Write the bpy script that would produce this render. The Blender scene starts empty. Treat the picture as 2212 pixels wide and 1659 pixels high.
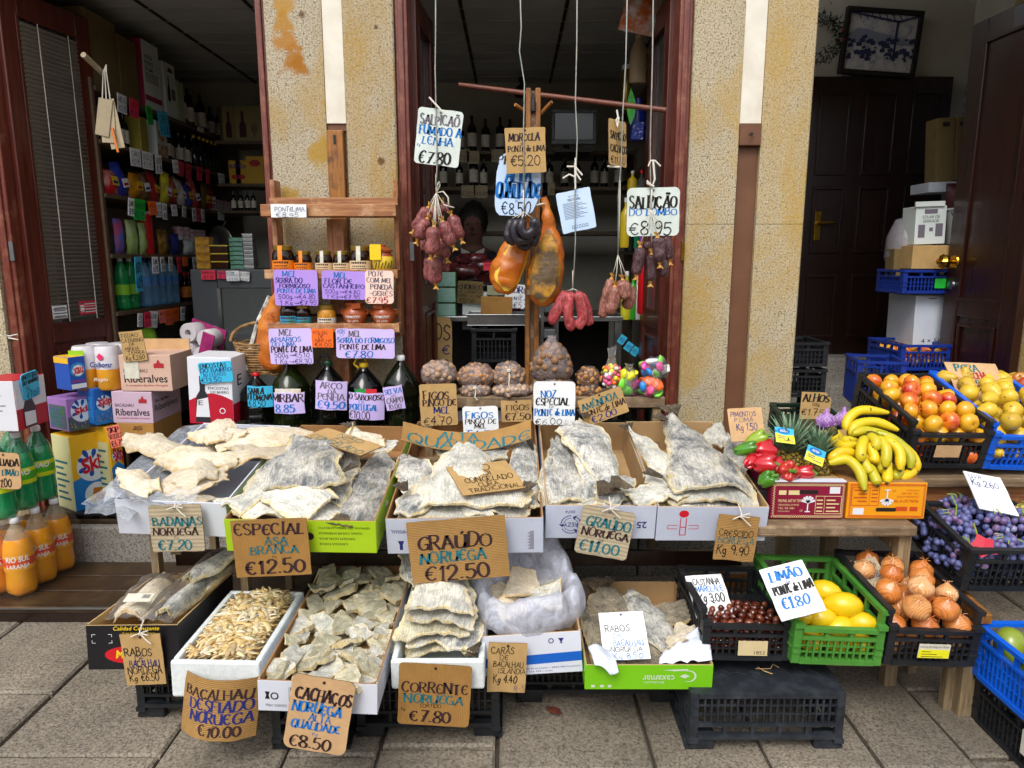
import bpy,math,random
from mathutils import Vector,Matrix,noise
R=math.radians
rnd=random.Random(11)
S=bpy.context.scene
COL=S.collection
V=Vector
# ------------------------------------------------------------------ camera, sky, sun, exposure
PITCH,CH,FPX=R(10.2),1.55,1517.5
cd=bpy.data.cameras.new('camera');cam=bpy.data.objects.new('camera',cd);COL.objects.link(cam)
cd.sensor_width=36;cd.lens=FPX/2212*36;cd.clip_end=400;cd.clip_start=0.05
cam.location=(0,0,CH);cam.rotation_euler=(R(90)-PITCH,0,0)
S.camera=cam
W=bpy.data.worlds.new('World');S.world=W;W.use_nodes=True
wn,wl=W.node_tree.nodes,W.node_tree.links
sky=wn.new('ShaderNodeTexSky');sky.sky_type='NISHITA';sky.sun_disc=False
SUN_EL,SUN_AZ=R(52),R(200)
sky.sun_elevation=SUN_EL;sky.sun_rotation=SUN_AZ;sky.dust_density=3.0;sky.air_density=1.0
hs=wn.new('ShaderNodeHueSaturation');hs.inputs['Saturation'].default_value=0.25
wl.new(sky.outputs[0],hs.inputs['Color']);wl.new(hs.outputs[0],wn['Background'].inputs[0])
wn['Background'].inputs[1].default_value=0.15
sd=bpy.data.lights.new('sun','SUN');sd.energy=0.8;sd.angle=R(25);sd.color=(1,.96,.9)
sun=bpy.data.objects.new('sun',sd);COL.objects.link(sun)
sdir=V((math.sin(SUN_AZ)*math.cos(SUN_EL),math.cos(SUN_AZ)*math.cos(SUN_EL),math.sin(SUN_EL)))
sun.rotation_euler=(sdir).to_track_quat('Z','Y').to_euler()
S.view_settings.view_transform='Standard';S.view_settings.look='None'
S.view_settings.exposure=0.8;S.view_settings.gamma=1
S.cycles.max_bounces=8;S.cycles.transparent_max_bounces=24
S.cycles.use_denoising=True
# ------------------------------------------------------------------ measuring
def ray(px,py):
 x=(px-1106)/FPX;y=(829.5-py)/FPX
 return V((x,math.cos(PITCH)+y*math.sin(PITCH),-math.sin(PITCH)+y*math.cos(PITCH)))
def at(px,py,Y):
 d=ray(px,py);return V((0,0,CH))+d*(Y/d.y)
def atz(px,py,z):
 d=ray(px,py);return V((0,0,CH))+d*((z-CH)/d.z)
def frame(o,x,y):
 """pose from an origin, an x axis and a rough y axis"""
 x=x.normalized();y=(y-x*y.dot(x)).normalized();z=x.cross(y)
 return Matrix(((x.x,y.x,z.x,o.x),(x.y,y.y,z.y,o.y),(x.z,y.z,z.z,o.z),(0,0,0,1)))
def eul(x,y,z):
 from mathutils import Euler
 return Euler((R(x),R(y),R(z))).to_matrix().to_4x4()
def TR(x,y,z):return Matrix.Translation((x,y,z))
def pn(p,s=1.0,o=0):return noise.noise(V((p[0]*s+o,p[1]*s-o*.7,p[2]*s+o*1.3)))
# ------------------------------------------------------------------ colours and materials
def c(h,k=1.0):
 h=h.lstrip('#');o=[]
 for i in(0,2,4):
  v=int(h[i:i+2],16)/255
  o.append((v/12.92 if v<=.04045 else((v+.055)/1.055)**2.4)*k)
 return(*o,1)
MATS={}
class N:
 def __init__(s,name):
  s.m=bpy.data.materials.new(name);s.m.use_nodes=True;s.t=s.m.node_tree
  s.n,s.l=s.t.nodes,s.t.links;s.p=s.n['Principled BSDF'];s.out=s.n['Material Output']
  s.tc=s.n.new('ShaderNodeTexCoord')
 def link(s,a,b):s.l.new(a,b)
 def coord(s,scale=(1,1,1),kind='Object',rot=(0,0,0)):
  mp=s.n.new('ShaderNodeMapping');mp.inputs['Scale'].default_value=scale;mp.inputs['Rotation'].default_value=rot
  s.link(s.tc.outputs[kind],mp.inputs[0]);return mp.outputs[0]
 def noise(s,co,sc,det=4,rough=.6,dist=0):
  t=s.n.new('ShaderNodeTexNoise');s.link(co,t.inputs['Vector']);t.inputs['Scale'].default_value=sc
  t.inputs['Detail'].default_value=det;t.inputs['Roughness'].default_value=rough;t.inputs['Distortion'].default_value=dist
  return t.outputs[0]
 def vor(s,co,sc,feat='F1',out=0):
  t=s.n.new('ShaderNodeTexVoronoi');t.feature=feat;s.link(co,t.inputs['Vector']);t.inputs['Scale'].default_value=sc
  return t.outputs[out]
 def wave(s,co,sc,dist=2,det=2,dsc=1,prof='SIN',dirn='X'):
  t=s.n.new('ShaderNodeTexWave');s.link(co,t.inputs['Vector']);t.inputs['Scale'].default_value=sc;t.wave_profile=prof
  t.bands_direction=dirn
  t.inputs['Distortion'].default_value=dist;t.inputs['Detail'].default_value=det;t.inputs['Detail Scale'].default_value=dsc
  return t.outputs['Fac']
 def ramp(s,f,stops,interp='LINEAR'):
  t=s.n.new('ShaderNodeValToRGB');s.link(f,t.inputs[0]);e=t.color_ramp.elements;t.color_ramp.interpolation=interp
  while len(e)<len(stops):e.new(.5)
  for i,(p,col)in enumerate(stops):
   e[i].position=p;e[i].color=col if isinstance(col,tuple)else(col,col,col,1)
  return t.outputs[0]
 def mix(s,f,a,b,mode='MIX'):
  t=s.n.new('ShaderNodeMix');t.data_type='RGBA';t.blend_type=mode
  for i,v in((0,f),(6,a),(7,b)):
   if hasattr(v,'node'):s.link(v,t.inputs[i])
   elif isinstance(v,(int,float))and i:t.inputs[i].default_value=(v,v,v,1)
   else:t.inputs[i].default_value=v
  return t.outputs[2]
 def math(s,op,a,b=0.0):
  t=s.n.new('ShaderNodeMath');t.operation=op
  for sock,v in((t.inputs[0],a),(t.inputs[1],b)):
   if isinstance(v,(int,float)):sock.default_value=v
   else:s.link(v,sock)
  return t.outputs[0]
 def bump(s,h,st=.3,d=.01):
  t=s.n.new('ShaderNodeBump');t.inputs['Strength'].default_value=st;t.inputs['Distance'].default_value=d
  s.link(h,t.inputs['Height']);s.link(t.outputs[0],s.p.inputs['Normal'])
 def attr(s,name):
  t=s.n.new('ShaderNodeAttribute');t.attribute_name=name;return t.outputs['Fac']
 def base(s,v):
  if isinstance(v,tuple):s.p.inputs['Base Color'].default_value=v
  else:s.link(v,s.p.inputs['Base Color'])
 def rough(s,v):
  if isinstance(v,(int,float)):s.p.inputs['Roughness'].default_value=v
  else:s.link(v,s.p.inputs['Roughness'])
 def rand(s):
  t=s.n.new('ShaderNodeObjectInfo');return t.outputs['Random']
def mat(name,c1,c2=None,sc=12,rough=.55,bump=0.0,bsc=60,bd=.004,stretch=(1,1,1),spec=.5,coat=0,metal=0,rnd_amt=0,lo=.35,hi=.65,tr=0,ior=1.45,alpha=1):
 if name in MATS:return MATS[name]
 n=N(name);co=n.coord(stretch)
 c1=c(c1)if isinstance(c1,str)else c1
 if c2 is not None:
  c2=c(c2)if isinstance(c2,str)else c2
  col=n.ramp(n.noise(co,sc,5),[(lo,c1),(hi,c2)])
 else:col=c1
 if rnd_amt:
  h=n.n.new('ShaderNodeHueSaturation');
  if isinstance(col,tuple):h.inputs['Color'].default_value=col
  else:n.link(col,h.inputs['Color'])
  r=n.rand()
  n.link(n.math('ADD',n.math('MULTIPLY',r,rnd_amt),1-rnd_amt/2),h.inputs['Value'])
  n.link(n.math('ADD',n.math('MULTIPLY',r,rnd_amt*.08),.5-rnd_amt*.04),h.inputs['Hue'])
  col=h.outputs[0]
 n.base(col);n.rough(rough)
 n.p.inputs['Specular IOR Level'].default_value=spec;n.p.inputs['Coat Weight'].default_value=coat;n.p.inputs['Metallic'].default_value=metal
 n.p.inputs['Transmission Weight'].default_value=tr;n.p.inputs['IOR'].default_value=ior;n.p.inputs['Alpha'].default_value=alpha
 if bump:n.bump(n.noise(co,bsc,4),bump,bd)
 MATS[name]=n.m;return n.m
def M_granite(name,light,dark,stain=None,stain_amt=.5,blobs=()):
 n=N(name);co=n.coord()
 f=n.noise(co,135,3,.75);g=n.vor(co,165,'F1',1)
 sp=n.ramp(f,[(.36,dark),(.47,light),(.6,tuple(min(1,x*1.25)for x in light[:3])+(1,))])
 bw=n.n.new('ShaderNodeRGBToBW');n.link(g,bw.inputs[0])
 sp=n.mix(n.ramp(bw.outputs[0],[(.06,.75),(.2,0.0)]),sp,dark)
 big=n.noise(co,2.2,4);sp=n.mix(n.ramp(big,[(.35,.35),(.7,0.0)]),sp,n.mix(.5,sp,dark))
 if stain:
  st=n.ramp(n.noise(n.coord((1,1,.55)),3.1,6,.62,.8),[(.5-.08*stain_amt,0.0),(.72-.1*stain_amt,.85)])
  grain=n.ramp(n.noise(co,60,3),[(.3,.35),(.6,1.0)])
  sp=n.mix(n.math('MULTIPLY',st,grain),sp,stain)
 for(bx,bz,br,bc)in blobs:
  t=n.n.new('ShaderNodeVectorMath');t.operation='DISTANCE';n.link(n.coord((1,0,1)),t.inputs[0]);t.inputs[1].default_value=(bx,0,bz)
  d=n.math('ADD',t.outputs['Value'],n.math('MULTIPLY',n.math('SUBTRACT',n.noise(co,13,5),.5),br*2.6));sp=n.mix(n.ramp(d,[(br*.55,.85),(br,0.0)]),sp,bc)
 n.base(sp);n.rough(.85);n.p.inputs['Specular IOR Level'].default_value=.25
 n.bump(n.noise(co,150,3),.55,.006);MATS[name]=n.m;return n.m
def M_wood(name,a,b,sc=7,rough=.5,axis='Z',wear=None,coat=0,bump=.25):
 n=N(name);st={'Z':(9,9,.5),'X':(.5,9,9),'Y':(9,.5,9)}[axis]
 co=n.coord(st);f=n.noise(co,sc,6,.6,1.2)
 col=n.ramp(f,[(.3,a),(.68,b)])
 co2=n.coord(tuple(x*3 for x in st));fine=n.noise(co2,sc*1.6,3)
 col=n.mix(n.ramp(fine,[(.4,0.5),(.62,0.0)]),col,n.mix(.5,col,(.01,.005,.002,1)))
 if wear:
  w=n.ramp(n.noise(n.coord((1,1,1)),9,6,.7),[(.5,0.0),(.66,.8)]);col=n.mix(w,col,wear)
 n.base(col);n.rough(n.ramp(f,[(.2,rough*.8),(.8,min(1,rough*1.2))]));n.p.inputs['Coat Weight'].default_value=coat
 n.bump(fine,bump,.004);MATS[name]=n.m;return n.m
def M_card(name,a,ribs=0,rdir='X'):
 n=N(name);co=n.coord()
 f=n.noise(co,14,5);dk=tuple(x*.78 for x in a[:3])+(1,)
 col=n.ramp(f,[(.3,dk),(.65,a)])
 col=n.mix(n.ramp(n.noise(n.coord((1,6,6)),40,3),[(.5,0.0),(.75,.35)]),col,tuple(min(1,x*1.25)for x in a[:3])+(1,))
 if ribs:
  w=n.wave(n.coord((1,1,1)),ribs,1.2,2,.6,'SIN',rdir)
  col=n.mix(n.ramp(w,[(.25,.34),(.6,0.0)]),col,tuple(x*.6 for x in a[:3])+(1,));n.bump(w,.45,.002)
 else:n.bump(n.noise(co,40,3),.12,.004)
 n.base(col);n.rough(.85);n.p.inputs['Specular IOR Level'].default_value=.2;MATS[name]=n.m;return n.m
def M_cod(name,skin,salt,edge,skin_amt=.5,seed=0,speck=.6,crack=.42):
 n=N(name);co=n.coord();mp=n.coord((1,1,1));
 e=n.attr('edge')
 f=n.noise(mp,9+seed*.3,6,.65,.6);fine=n.noise(co,95,4,.75);streak=n.noise(n.coord((3.5,1,1)),26,5,.7,1.0)
 base=n.mix(n.ramp(f,[(.44-.1*skin_amt,0.0),(.66-.1*skin_amt,1.0)]),skin,salt)
 base=n.mix(n.ramp(fine,[(.36,speck),(.47,0.0)]),base,tuple(x*.45 for x in skin[:3])+(1,))
 base=n.mix(n.ramp(streak,[(.52,0.0),(.68,.7)]),base,tuple(min(1,x*1.15)for x in salt[:3])+(1,))
 ef=n.ramp(n.math('ADD',e,n.math('MULTIPLY',n.math('SUBTRACT',f,.5),.5)),[(.8,0.0),(.94,1.0)])
 ecol=n.mix(n.ramp(n.noise(co,34,4),[(.4,0.0),(.66,1.0)]),edge,salt)
 ecol=n.mix(n.ramp(fine,[(.34,.4),(.44,0.0)]),ecol,tuple(x*.5 for x in edge[:3])+(1,))
 base=n.mix(ef,base,ecol)
 crk=n.noise(n.coord((5,.8,1)),15,4,.6,1.4);base=n.mix(n.ramp(crk,[(.455,0.0),(.49,crack),(.51,crack),(.545,0.0)]),base,tuple(x*.4 for x in skin[:3])+(1,))
 base=n.mix(n.ramp(n.noise(co,5.5,3),[(.55,0.0),(.75,.5)]),base,edge)
 h=n.n.new('ShaderNodeHueSaturation');n.link(base,h.inputs['Color'])
 n.link(n.math('ADD',n.math('MULTIPLY',n.rand(),.42),.74),h.inputs['Value'])
 n.base(h.outputs[0]);n.rough(.8);n.p.inputs['Specular IOR Level'].default_value=.3
 n.p.inputs['Sheen Weight'].default_value=.1
 n.bump(n.mix(crack,n.mix(.5,streak,fine),crk),.75,.012);MATS[name]=n.m;return n.m
def M_film(name,col,opac=.4,rough=.25,wr=.5,gl_=.9):
 """thin plastic: partly see-through, with a wet sheen"""
 n=N(name);n.n.remove(n.p)
 tb=n.n.new('ShaderNodeBsdfTransparent');df=n.n.new('ShaderNodeBsdfDiffuse');tl=n.n.new('ShaderNodeBsdfTranslucent');gl=n.n.new('ShaderNodeBsdfGlossy')
 df.inputs[0].default_value=col;tl.inputs[0].default_value=col;gl.inputs['Roughness'].default_value=rough
 m1=n.n.new('ShaderNodeMixShader');n.link(df.outputs[0],m1.inputs[1]);n.link(tl.outputs[0],m1.inputs[2]);m1.inputs[0].default_value=.18
 m2=n.n.new('ShaderNodeMixShader');n.link(tb.outputs[0],m2.inputs[1]);n.link(m1.outputs[0],m2.inputs[2])
 f=n.noise(n.coord(),18,5,.6,1.5);n.link(n.ramp(f,[(.3,opac*.6),(.7,min(1,opac*1.5))]),m2.inputs[0])
 fr=n.n.new('ShaderNodeFresnel');fr.inputs[0].default_value=1.35
 m3=n.n.new('ShaderNodeMixShader');n.link(m2.outputs[0],m3.inputs[1]);n.link(gl.outputs[0],m3.inputs[2]);n.link(n.math('ADD',n.math('MULTIPLY',fr.outputs[0],gl_),.02*gl_),m3.inputs[0])
 b=n.n.new('ShaderNodeBump');b.inputs['Strength'].default_value=wr;b.inputs['Distance'].default_value=.01;n.link(n.noise(n.coord((1,1,2.2)),30,5,.6,2),b.inputs['Height'])
 n.link(b.outputs[0],gl.inputs['Normal']);n.link(b.outputs[0],df.inputs['Normal'])
 n.link(m3.outputs[0],n.out.inputs[0]);MATS[name]=n.m;return n.m
# ------------------------------------------------------------------ mesh building
class MB:
 def __init__(s):s.v=[];s.f=[];s.m=[];s.e=None
 def add(s,vs,fs,mi=0,M=None):
  k=len(s.v)
  s.v+=[tuple(M@V(p))for p in vs]if M is not None else[tuple(p)for p in vs]
  s.f+=[tuple(i+k for i in f)for f in fs];s.m+=([mi]*len(fs)if isinstance(mi,int)else list(mi));return s
 def bx(s,x0,x1,y0,y1,z0,z1,mi=0,M=None):
  vs=[(x,y,z)for z in(z0,z1)for y in(y0,y1)for x in(x0,x1)]
  return s.add(vs,[(0,2,3,1),(4,5,7,6),(0,1,5,4),(1,3,7,5),(3,2,6,7),(2,0,4,6)],mi,M)
 def cb(s,cx,cy,cz,sx,sy,sz,mi=0,M=None):return s.bx(cx-sx/2,cx+sx/2,cy-sy/2,cy+sy/2,cz-sz/2,cz+sz/2,mi,M)
 def bar(s,a,b,w,h,mi=0,up=V((0,0,1)),M=None):
  a,b=V(a),V(b);d=(b-a).normalized();x=d.cross(up)
  if x.length<1e-4:x=d.cross(V((0,1,0)))
  x.normalize();y=x.cross(d)
  vs=[p+x*(i*w/2)+y*(j*h/2)for p in(a,b)for i,j in((-1,-1),(1,-1),(1,1),(-1,1))]
  return s.add(vs,[(0,1,2,3),(7,6,5,4),(0,4,5,1),(1,5,6,2),(2,6,7,3),(3,7,4,0)],mi,M)
 def tube(s,pts,r,n=8,mi=0,cap=True,M=None,sx=1.0,disp=None):
  pts=[V(p)for p in pts];k=len(pts);rs=r if isinstance(r,(list,tuple))else[r]*k
  vs=[];ref=None
  for i,p in enumerate(pts):
   d=(pts[min(i+1,k-1)]-pts[max(i-1,0)]).normalized()
   if ref is None:ref=V((0,0,1))if abs(d.z)<.9 else V((1,0,0))
   x=ref.cross(d)
   if x.length<1e-5:x=V((1,0,0)).cross(d)
   x.normalize();y=d.cross(x).normalized();ref=y
   for j in range(n):
    a=2*math.pi*j/n;q=p+x*(math.cos(a)*rs[i]*sx)+y*(math.sin(a)*rs[i])
    if disp:q=q+(q-p).normalized()*disp(q,i/(k-1))
    vs.append(q)
  fs=[(i*n+j,i*n+(j+1)%n,(i+1)*n+(j+1)%n,(i+1)*n+j)for i in range(k-1)for j in range(n)]
  if cap:fs+=[tuple(range(n))[::-1],tuple(range((k-1)*n,k*n))]
  return s.add(vs,fs,mi,M)
 def lathe(s,prof,n=16,mi=0,M=None,fn=None,mis=None):
  vs=[];k=len(prof)
  for i,(r,z)in enumerate(prof):
   for j in range(n):
    a=2*math.pi*j/n;p=V((math.cos(a)*r,math.sin(a)*r,z))
    vs.append(fn(p,a,i/(k-1))if fn else p)
  fs=[(i*n+j,i*n+(j+1)%n,(i+1)*n+(j+1)%n,(i+1)*n+j)for i in range(k-1)for j in range(n)]
  mm=[(mis[i]if mis else mi)for i in range(k-1)for j in range(n)]
  if prof[0][0]>1e-6:fs.append(tuple(range(n))[::-1]);mm.append(mis[0]if mis else mi)
  if prof[-1][0]>1e-6:fs.append(tuple(range((k-1)*n,k*n)));mm.append(mis[-1]if mis else mi)
  return s.add(vs,fs,mm,M)
 def grid(s,nu,nv,fn,mi=0,M=None,closed_u=False):
  vs=[fn(i/(nu if closed_u else nu-1),j/(nv-1))for i in range(nu)for j in range(nv)]
  fs=[(i*nv+j,((i+1)%nu)*nv+j,((i+1)%nu)*nv+j+1,i*nv+j+1)for i in range(nu if closed_u else nu-1)for j in range(nv-1)]
  return s.add(vs,fs,mi,M)
 def prism(s,out,z0,z1,mi=0,M=None,side=None):
  n=len(out);vs=[(x,y,z0)for x,y in out]+[(x,y,z1)for x,y in out]
  s.add(vs,[tuple(range(n))[::-1],tuple(range(n,2*n))],mi,M)
  k=len(s.v)-2*n
  for i in range(n):s.f.append((k+i,k+(i+1)%n,k+n+(i+1)%n,k+n+i));s.m.append(mi if side is None else side)
  return s
 def build(s,name,mats,parent=None,smooth=False,sharp=40,bevel=0,M=None,sub=0):
  me=bpy.data.meshes.new(name);me.from_pydata(s.v,[],s.f)
  if not isinstance(mats,(list,tuple)):mats=[mats]
  for m in mats:me.materials.append(m)
  if len(mats)>1:me.polygons.foreach_set('material_index',[min(i,len(mats)-1)for i in s.m])
  if s.e is not None:
   at_=me.attributes.new('edge','FLOAT','POINT');at_.data.foreach_set('value',s.e)
  if smooth:
   me.polygons.foreach_set('use_smooth',[True]*len(me.polygons))
   if sharp<180:me.set_sharp_from_angle(angle=R(sharp))
  me.update()
  o=bpy.data.objects.new(name,me);COL.objects.link(o)
  if parent is not None:o.parent=parent
  if M is not None:o.matrix_local=M
  if bevel:
   b=o.modifiers.new('bevel','BEVEL');b.width=bevel;b.segments=2;b.limit_method='ANGLE'
  if sub:
   b=o.modifiers.new('sub','SUBSURF');b.levels=b.render_levels=sub
  return o
def tag(o,label,cat,group=None):
 o['label']=label;o['category']=cat
 if group:o['group']=group
 return o
def T(name,label,cat,M=None,group=None):
 o=bpy.data.objects.new(name,None);COL.objects.link(o);o.empty_display_size=.05
 if M is not None:o.matrix_world=M if isinstance(M,Matrix)else Matrix.Translation(M)
 return tag(o,label,cat,group)
def struct(o):o['kind']='structure';return o
def dup(root,M,label=None,group=None):
 r=root.copy();COL.objects.link(r);r.matrix_world=M
 if label:r['label']=label
 if group:r['group']=group
 for ch in list(root.children):
  k=ch.copy();COL.objects.link(k);k.parent=r
  for g in ch.children:
   d=g.copy();COL.objects.link(d);d.parent=k
 return r
# ------------------------------------------------------------------ lettering: a hand-drawn stroke alphabet
GL={}
def _g(ch,w,*st):GL[ch]=(w,st)
_g('A',.8,"0,0 .4,1",".4,1 .8,0",".15,.36 .65,.36")
_g('B',.64,"0,0 0,1","~0,1 .42,.96 .5,.76 .38,.57 0,.53","~0,.53 .48,.5 .62,.27 .48,.04 0,0")
_g('C',.7,"~.68,.82 .45,1 .12,.84 0,.5 .12,.16 .45,0 .7,.17")
_g('D',.72,"0,0 0,1","~0,1 .4,.96 .68,.74 .7,.4 .45,.05 0,0")
_g('E',.6,"~.58,.85 .35,1 .1,.85 0,.5 .1,.15 .35,0 .6,.15",".02,.52 .45,.52")
_g('F',.55,"0,0 0,1","0,1 .55,1","0,.52 .42,.52")
_g('G',.74,"~.68,.82 .45,1 .12,.84 0,.5 .12,.16 .42,0 .72,.12",".42,.42 .72,.42",".72,.42 .72,.02")
_g('H',.7,"0,0 0,1",".7,0 .7,1","0,.5 .7,.5")
_g('I',.12,".06,0 .06,1")
_g('J',.45,"~.42,1 .42,.25 .25,0 0,.14")
_g('K',.65,"0,0 0,1",".6,1 .02,.45",".16,.56 .65,0")
_g('L',.52,"0,1 0,0","0,0 .52,0")
_g('M',.9,"0,0 .08,1",".08,1 .45,.2",".45,.2 .82,1",".82,1 .9,0")
_g('N',.74,"0,0 0,1","0,1 .72,0",".72,0 .72,1")
_g('O',.8,"~.4,1 .1,.85 0,.5 .1,.15 .4,0 .7,.15 .8,.5 .7,.85 .4,1")
_g('P',.6,"0,0 0,1","~0,1 .5,.95 .58,.73 .42,.5 0,.47")
_g('Q',.82,"~.4,1 .1,.85 0,.5 .1,.15 .4,0 .7,.15 .8,.5 .7,.85 .4,1",".48,.25 .84,-.08")
_g('R',.66,"0,0 0,1","~0,1 .5,.95 .58,.73 .42,.52 0,.48",".26,.48 .66,0")
_g('S',.58,"~.57,.84 .32,1 .06,.84 .13,.6 .45,.43 .58,.22 .3,0 0,.15")
_g('T',.7,".35,0 .35,1","0,1 .7,1")
_g('U',.72,"~0,1 0,.35 .1,.08 .33,0 .58,.1 .7,.4",".7,1 .7,0")
_g('V',.75,"0,1 .38,0",".38,0 .75,1")
_g('W',1.0,"0,1 .25,0",".25,0 .5,.8",".5,.8 .75,0",".75,0 1,1")
_g('X',.66,"0,1 .66,0",".66,1 0,0");_g('Y',.7,"0,1 .35,.5",".7,1 .35,.5",".35,.5 .35,0");_g('Z',.62,"0,1 .62,1",".62,1 0,0","0,0 .62,0")
_g('0',.62,"~.31,1 .06,.8 0,.5 .06,.2 .31,0 .56,.2 .62,.5 .56,.8 .31,1")
_g('1',.3,"0,.78 .2,1",".2,1 .2,0");_g('2',.6,"~.03,.75 .12,.95 .35,1 .55,.85 .5,.55 .0,0","0,.02 .62,.02")
_g('3',.56,"~.03,.85 .28,1 .52,.82 .42,.58 .2,.53","~.2,.53 .48,.48 .56,.25 .3,0 0,.13")
_g('4',.66,".45,1 0,.35","0,.35 .66,.35",".45,.75 .45,0");_g('5',.58,".08,1 .04,.55",".08,1 .55,1","~.04,.55 .35,.62 .57,.38 .42,.06 .2,0 0,.1")
_g('6',.58,"~.5,.95 .2,.8 .02,.4 .12,.06 .32,0 .56,.18 .5,.45 .28,.52 .04,.35");_g('7',.58,"0,1 .58,1",".58,1 .2,0",".14,.5 .52,.5")
_g('8',.58,"~.3,.52 .06,.7 .12,.94 .3,1 .5,.92 .54,.7 .3,.52 .02,.3 .08,.06 .3,0 .52,.06 .57,.3 .3,.52")
_g('9',.58,"~.54,.65 .3,.45 .04,.62 .1,.92 .32,1 .54,.8 .56,.4 .44,0")
_g('€',.68,"~.64,.86 .42,1 .16,.82 .08,.5 .16,.18 .42,0 .66,.14","-.04,.6 .46,.6","-.04,.42 .42,.42")
_g('.',.1,".05,.0 .05,.09");_g(',',.12,".08,.08 .02,-.12");_g('-',.4,"0,.45 .4,.45");_g(':',.1,".05,.0 .05,.1",".05,.5 .05,.6")
_g('>',.9,"~0,.5 .1,.38 .4,.4 .9,.4",".72,.55 .9,.4",".72,.25 .9,.4");_g(' ',.34);_g('/',.4,"0,0 .4,1");_g('!',.1,".05,.3 .05,1",".05,0 .05,.08");_g('%',.6,"0,0 .6,1","~.1,1 .02,.85 .1,.7 .18,.85 .1,1","~.5,.3 .42,.15 .5,0 .58,.15 .5,.3")
_g('a',.42,"~.4,.5 .15,.55 .02,.28 .15,0 .38,.2",".4,.55 .42,0");_g('b',.44,"0,1 0,0","~0,.4 .25,.55 .44,.3 .25,0 0,.1");_g('d',.44,".42,1 .42,0","~.42,.42 .2,.55 .0,.28 .18,0 .42,.15")
_g('e',.42,"~.02,.3 .4,.32 .25,.56 .04,.4 .05,.12 .22,0 .42,.1");_g('g',.44,"~.42,.5 .18,.55 .02,.28 .18,.05 .42,.2","~.42,.55 .42,-.1 .22,-.3 .02,-.2");_g('k',.4,"0,1 0,0",".36,.55 .03,.25",".1,.32 .4,0")
_g('l',.1,"~.02,1 .02,.1 .1,0");_g('o',.44,"~.22,.55 .03,.4 .03,.15 .22,0 .41,.15 .41,.4 .22,.55");_g('i',.08,".04,.55 .04,0",".04,.75 .04,.85");_g('c',.4,"~.38,.45 .2,.56 .02,.3 .18,0 .4,.1");_g('n',.42,"0,.55 0,0","~0,.38 .2,.56 .4,.4 .42,0");_g('r',.3,"0,.55 0,0","~0,.35 .14,.52 .3,.52");_g('s',.36,"~.34,.48 .16,.56 .04,.42 .3,.2 .2,.0 0,.08");_g('t',.3,".14,.85 .14,0","0,.55 .3,.55");_g('u',.42,"~0,.55 .02,.1 .2,0 .4,.2",".42,.55 .42,0");_g('m',.64,"0,.55 0,0","~0,.4 .16,.56 .3,.4 .32,0","~.32,.4 .48,.56 .62,.4 .64,0");_g('x',.36,"0,.55 .36,0",".36,.55 0,0");_g('p',.44,"0,.55 0,-.35","~0,.4 .25,.55 .44,.3 .25,0 0,.1");_g('f',.3,"~.3,.95 .14,.95 .12,.7 .12,0","0,.55 .28,.55");_g('h',.42,"0,1 0,0","~0,.38 .2,.56 .4,.4 .42,0");_g('v',.4,"0,.55 .2,0",".2,0 .4,.55")
for _b,_n,_a in(('A','Ã',"~.16,1.12 .3,1.26 .5,1.12 .64,1.26"),('O','Ó',".36,1.1 .56,1.28"),('U','Ú',".34,1.1 .54,1.28"),('E','É',".3,1.1 .48,1.28"),('E','È',".24,1.28 .42,1.1"),('E','Ê',".14,1.1 .3,1.26 .46,1.1"),('A','Á',".38,1.1 .58,1.28"),('O','Õ',"~.16,1.12 .3,1.26 .5,1.12 .64,1.26"),('C','Ç',"~.42,0 .48,-.1 .4,-.2 .28,-.18")):
 _g(_n,GL[_b][0],*GL[_b][1],_a)
_SP={}
def strokes(ch):
 if ch in _SP:return _SP[ch]
 w,st=GL.get(ch)or GL.get(ch.upper())or GL[' '];o=[]
 for s in st:
  sm=s[0]=='~';p=[tuple(map(float,q.split(',')))for q in s.lstrip('~').split()]
  if sm:
   q=[];cl=p[0]==p[-1]
   for i in range(len(p)-1):
    p0=p[i-1]if i else(p[-2]if cl else p[0]);p1,p2=p[i],p[i+1];p3=p[i+2]if i+2<len(p)else(p[1]if cl else p[-1])
    for k in range(4):
     t=k/4
     q.append(tuple(.5*(2*p1[d]+(p2[d]-p0[d])*t+(2*p0[d]-5*p1[d]+4*p2[d]-p3[d])*t*t+(3*p1[d]-p0[d]-3*p2[d]+p3[d])*t**3)for d in(0,1)))
   q.append(p[-1]);p=q
  o.append((sm,p))
 _SP[ch]=(w,o);return _SP[ch]
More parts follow.
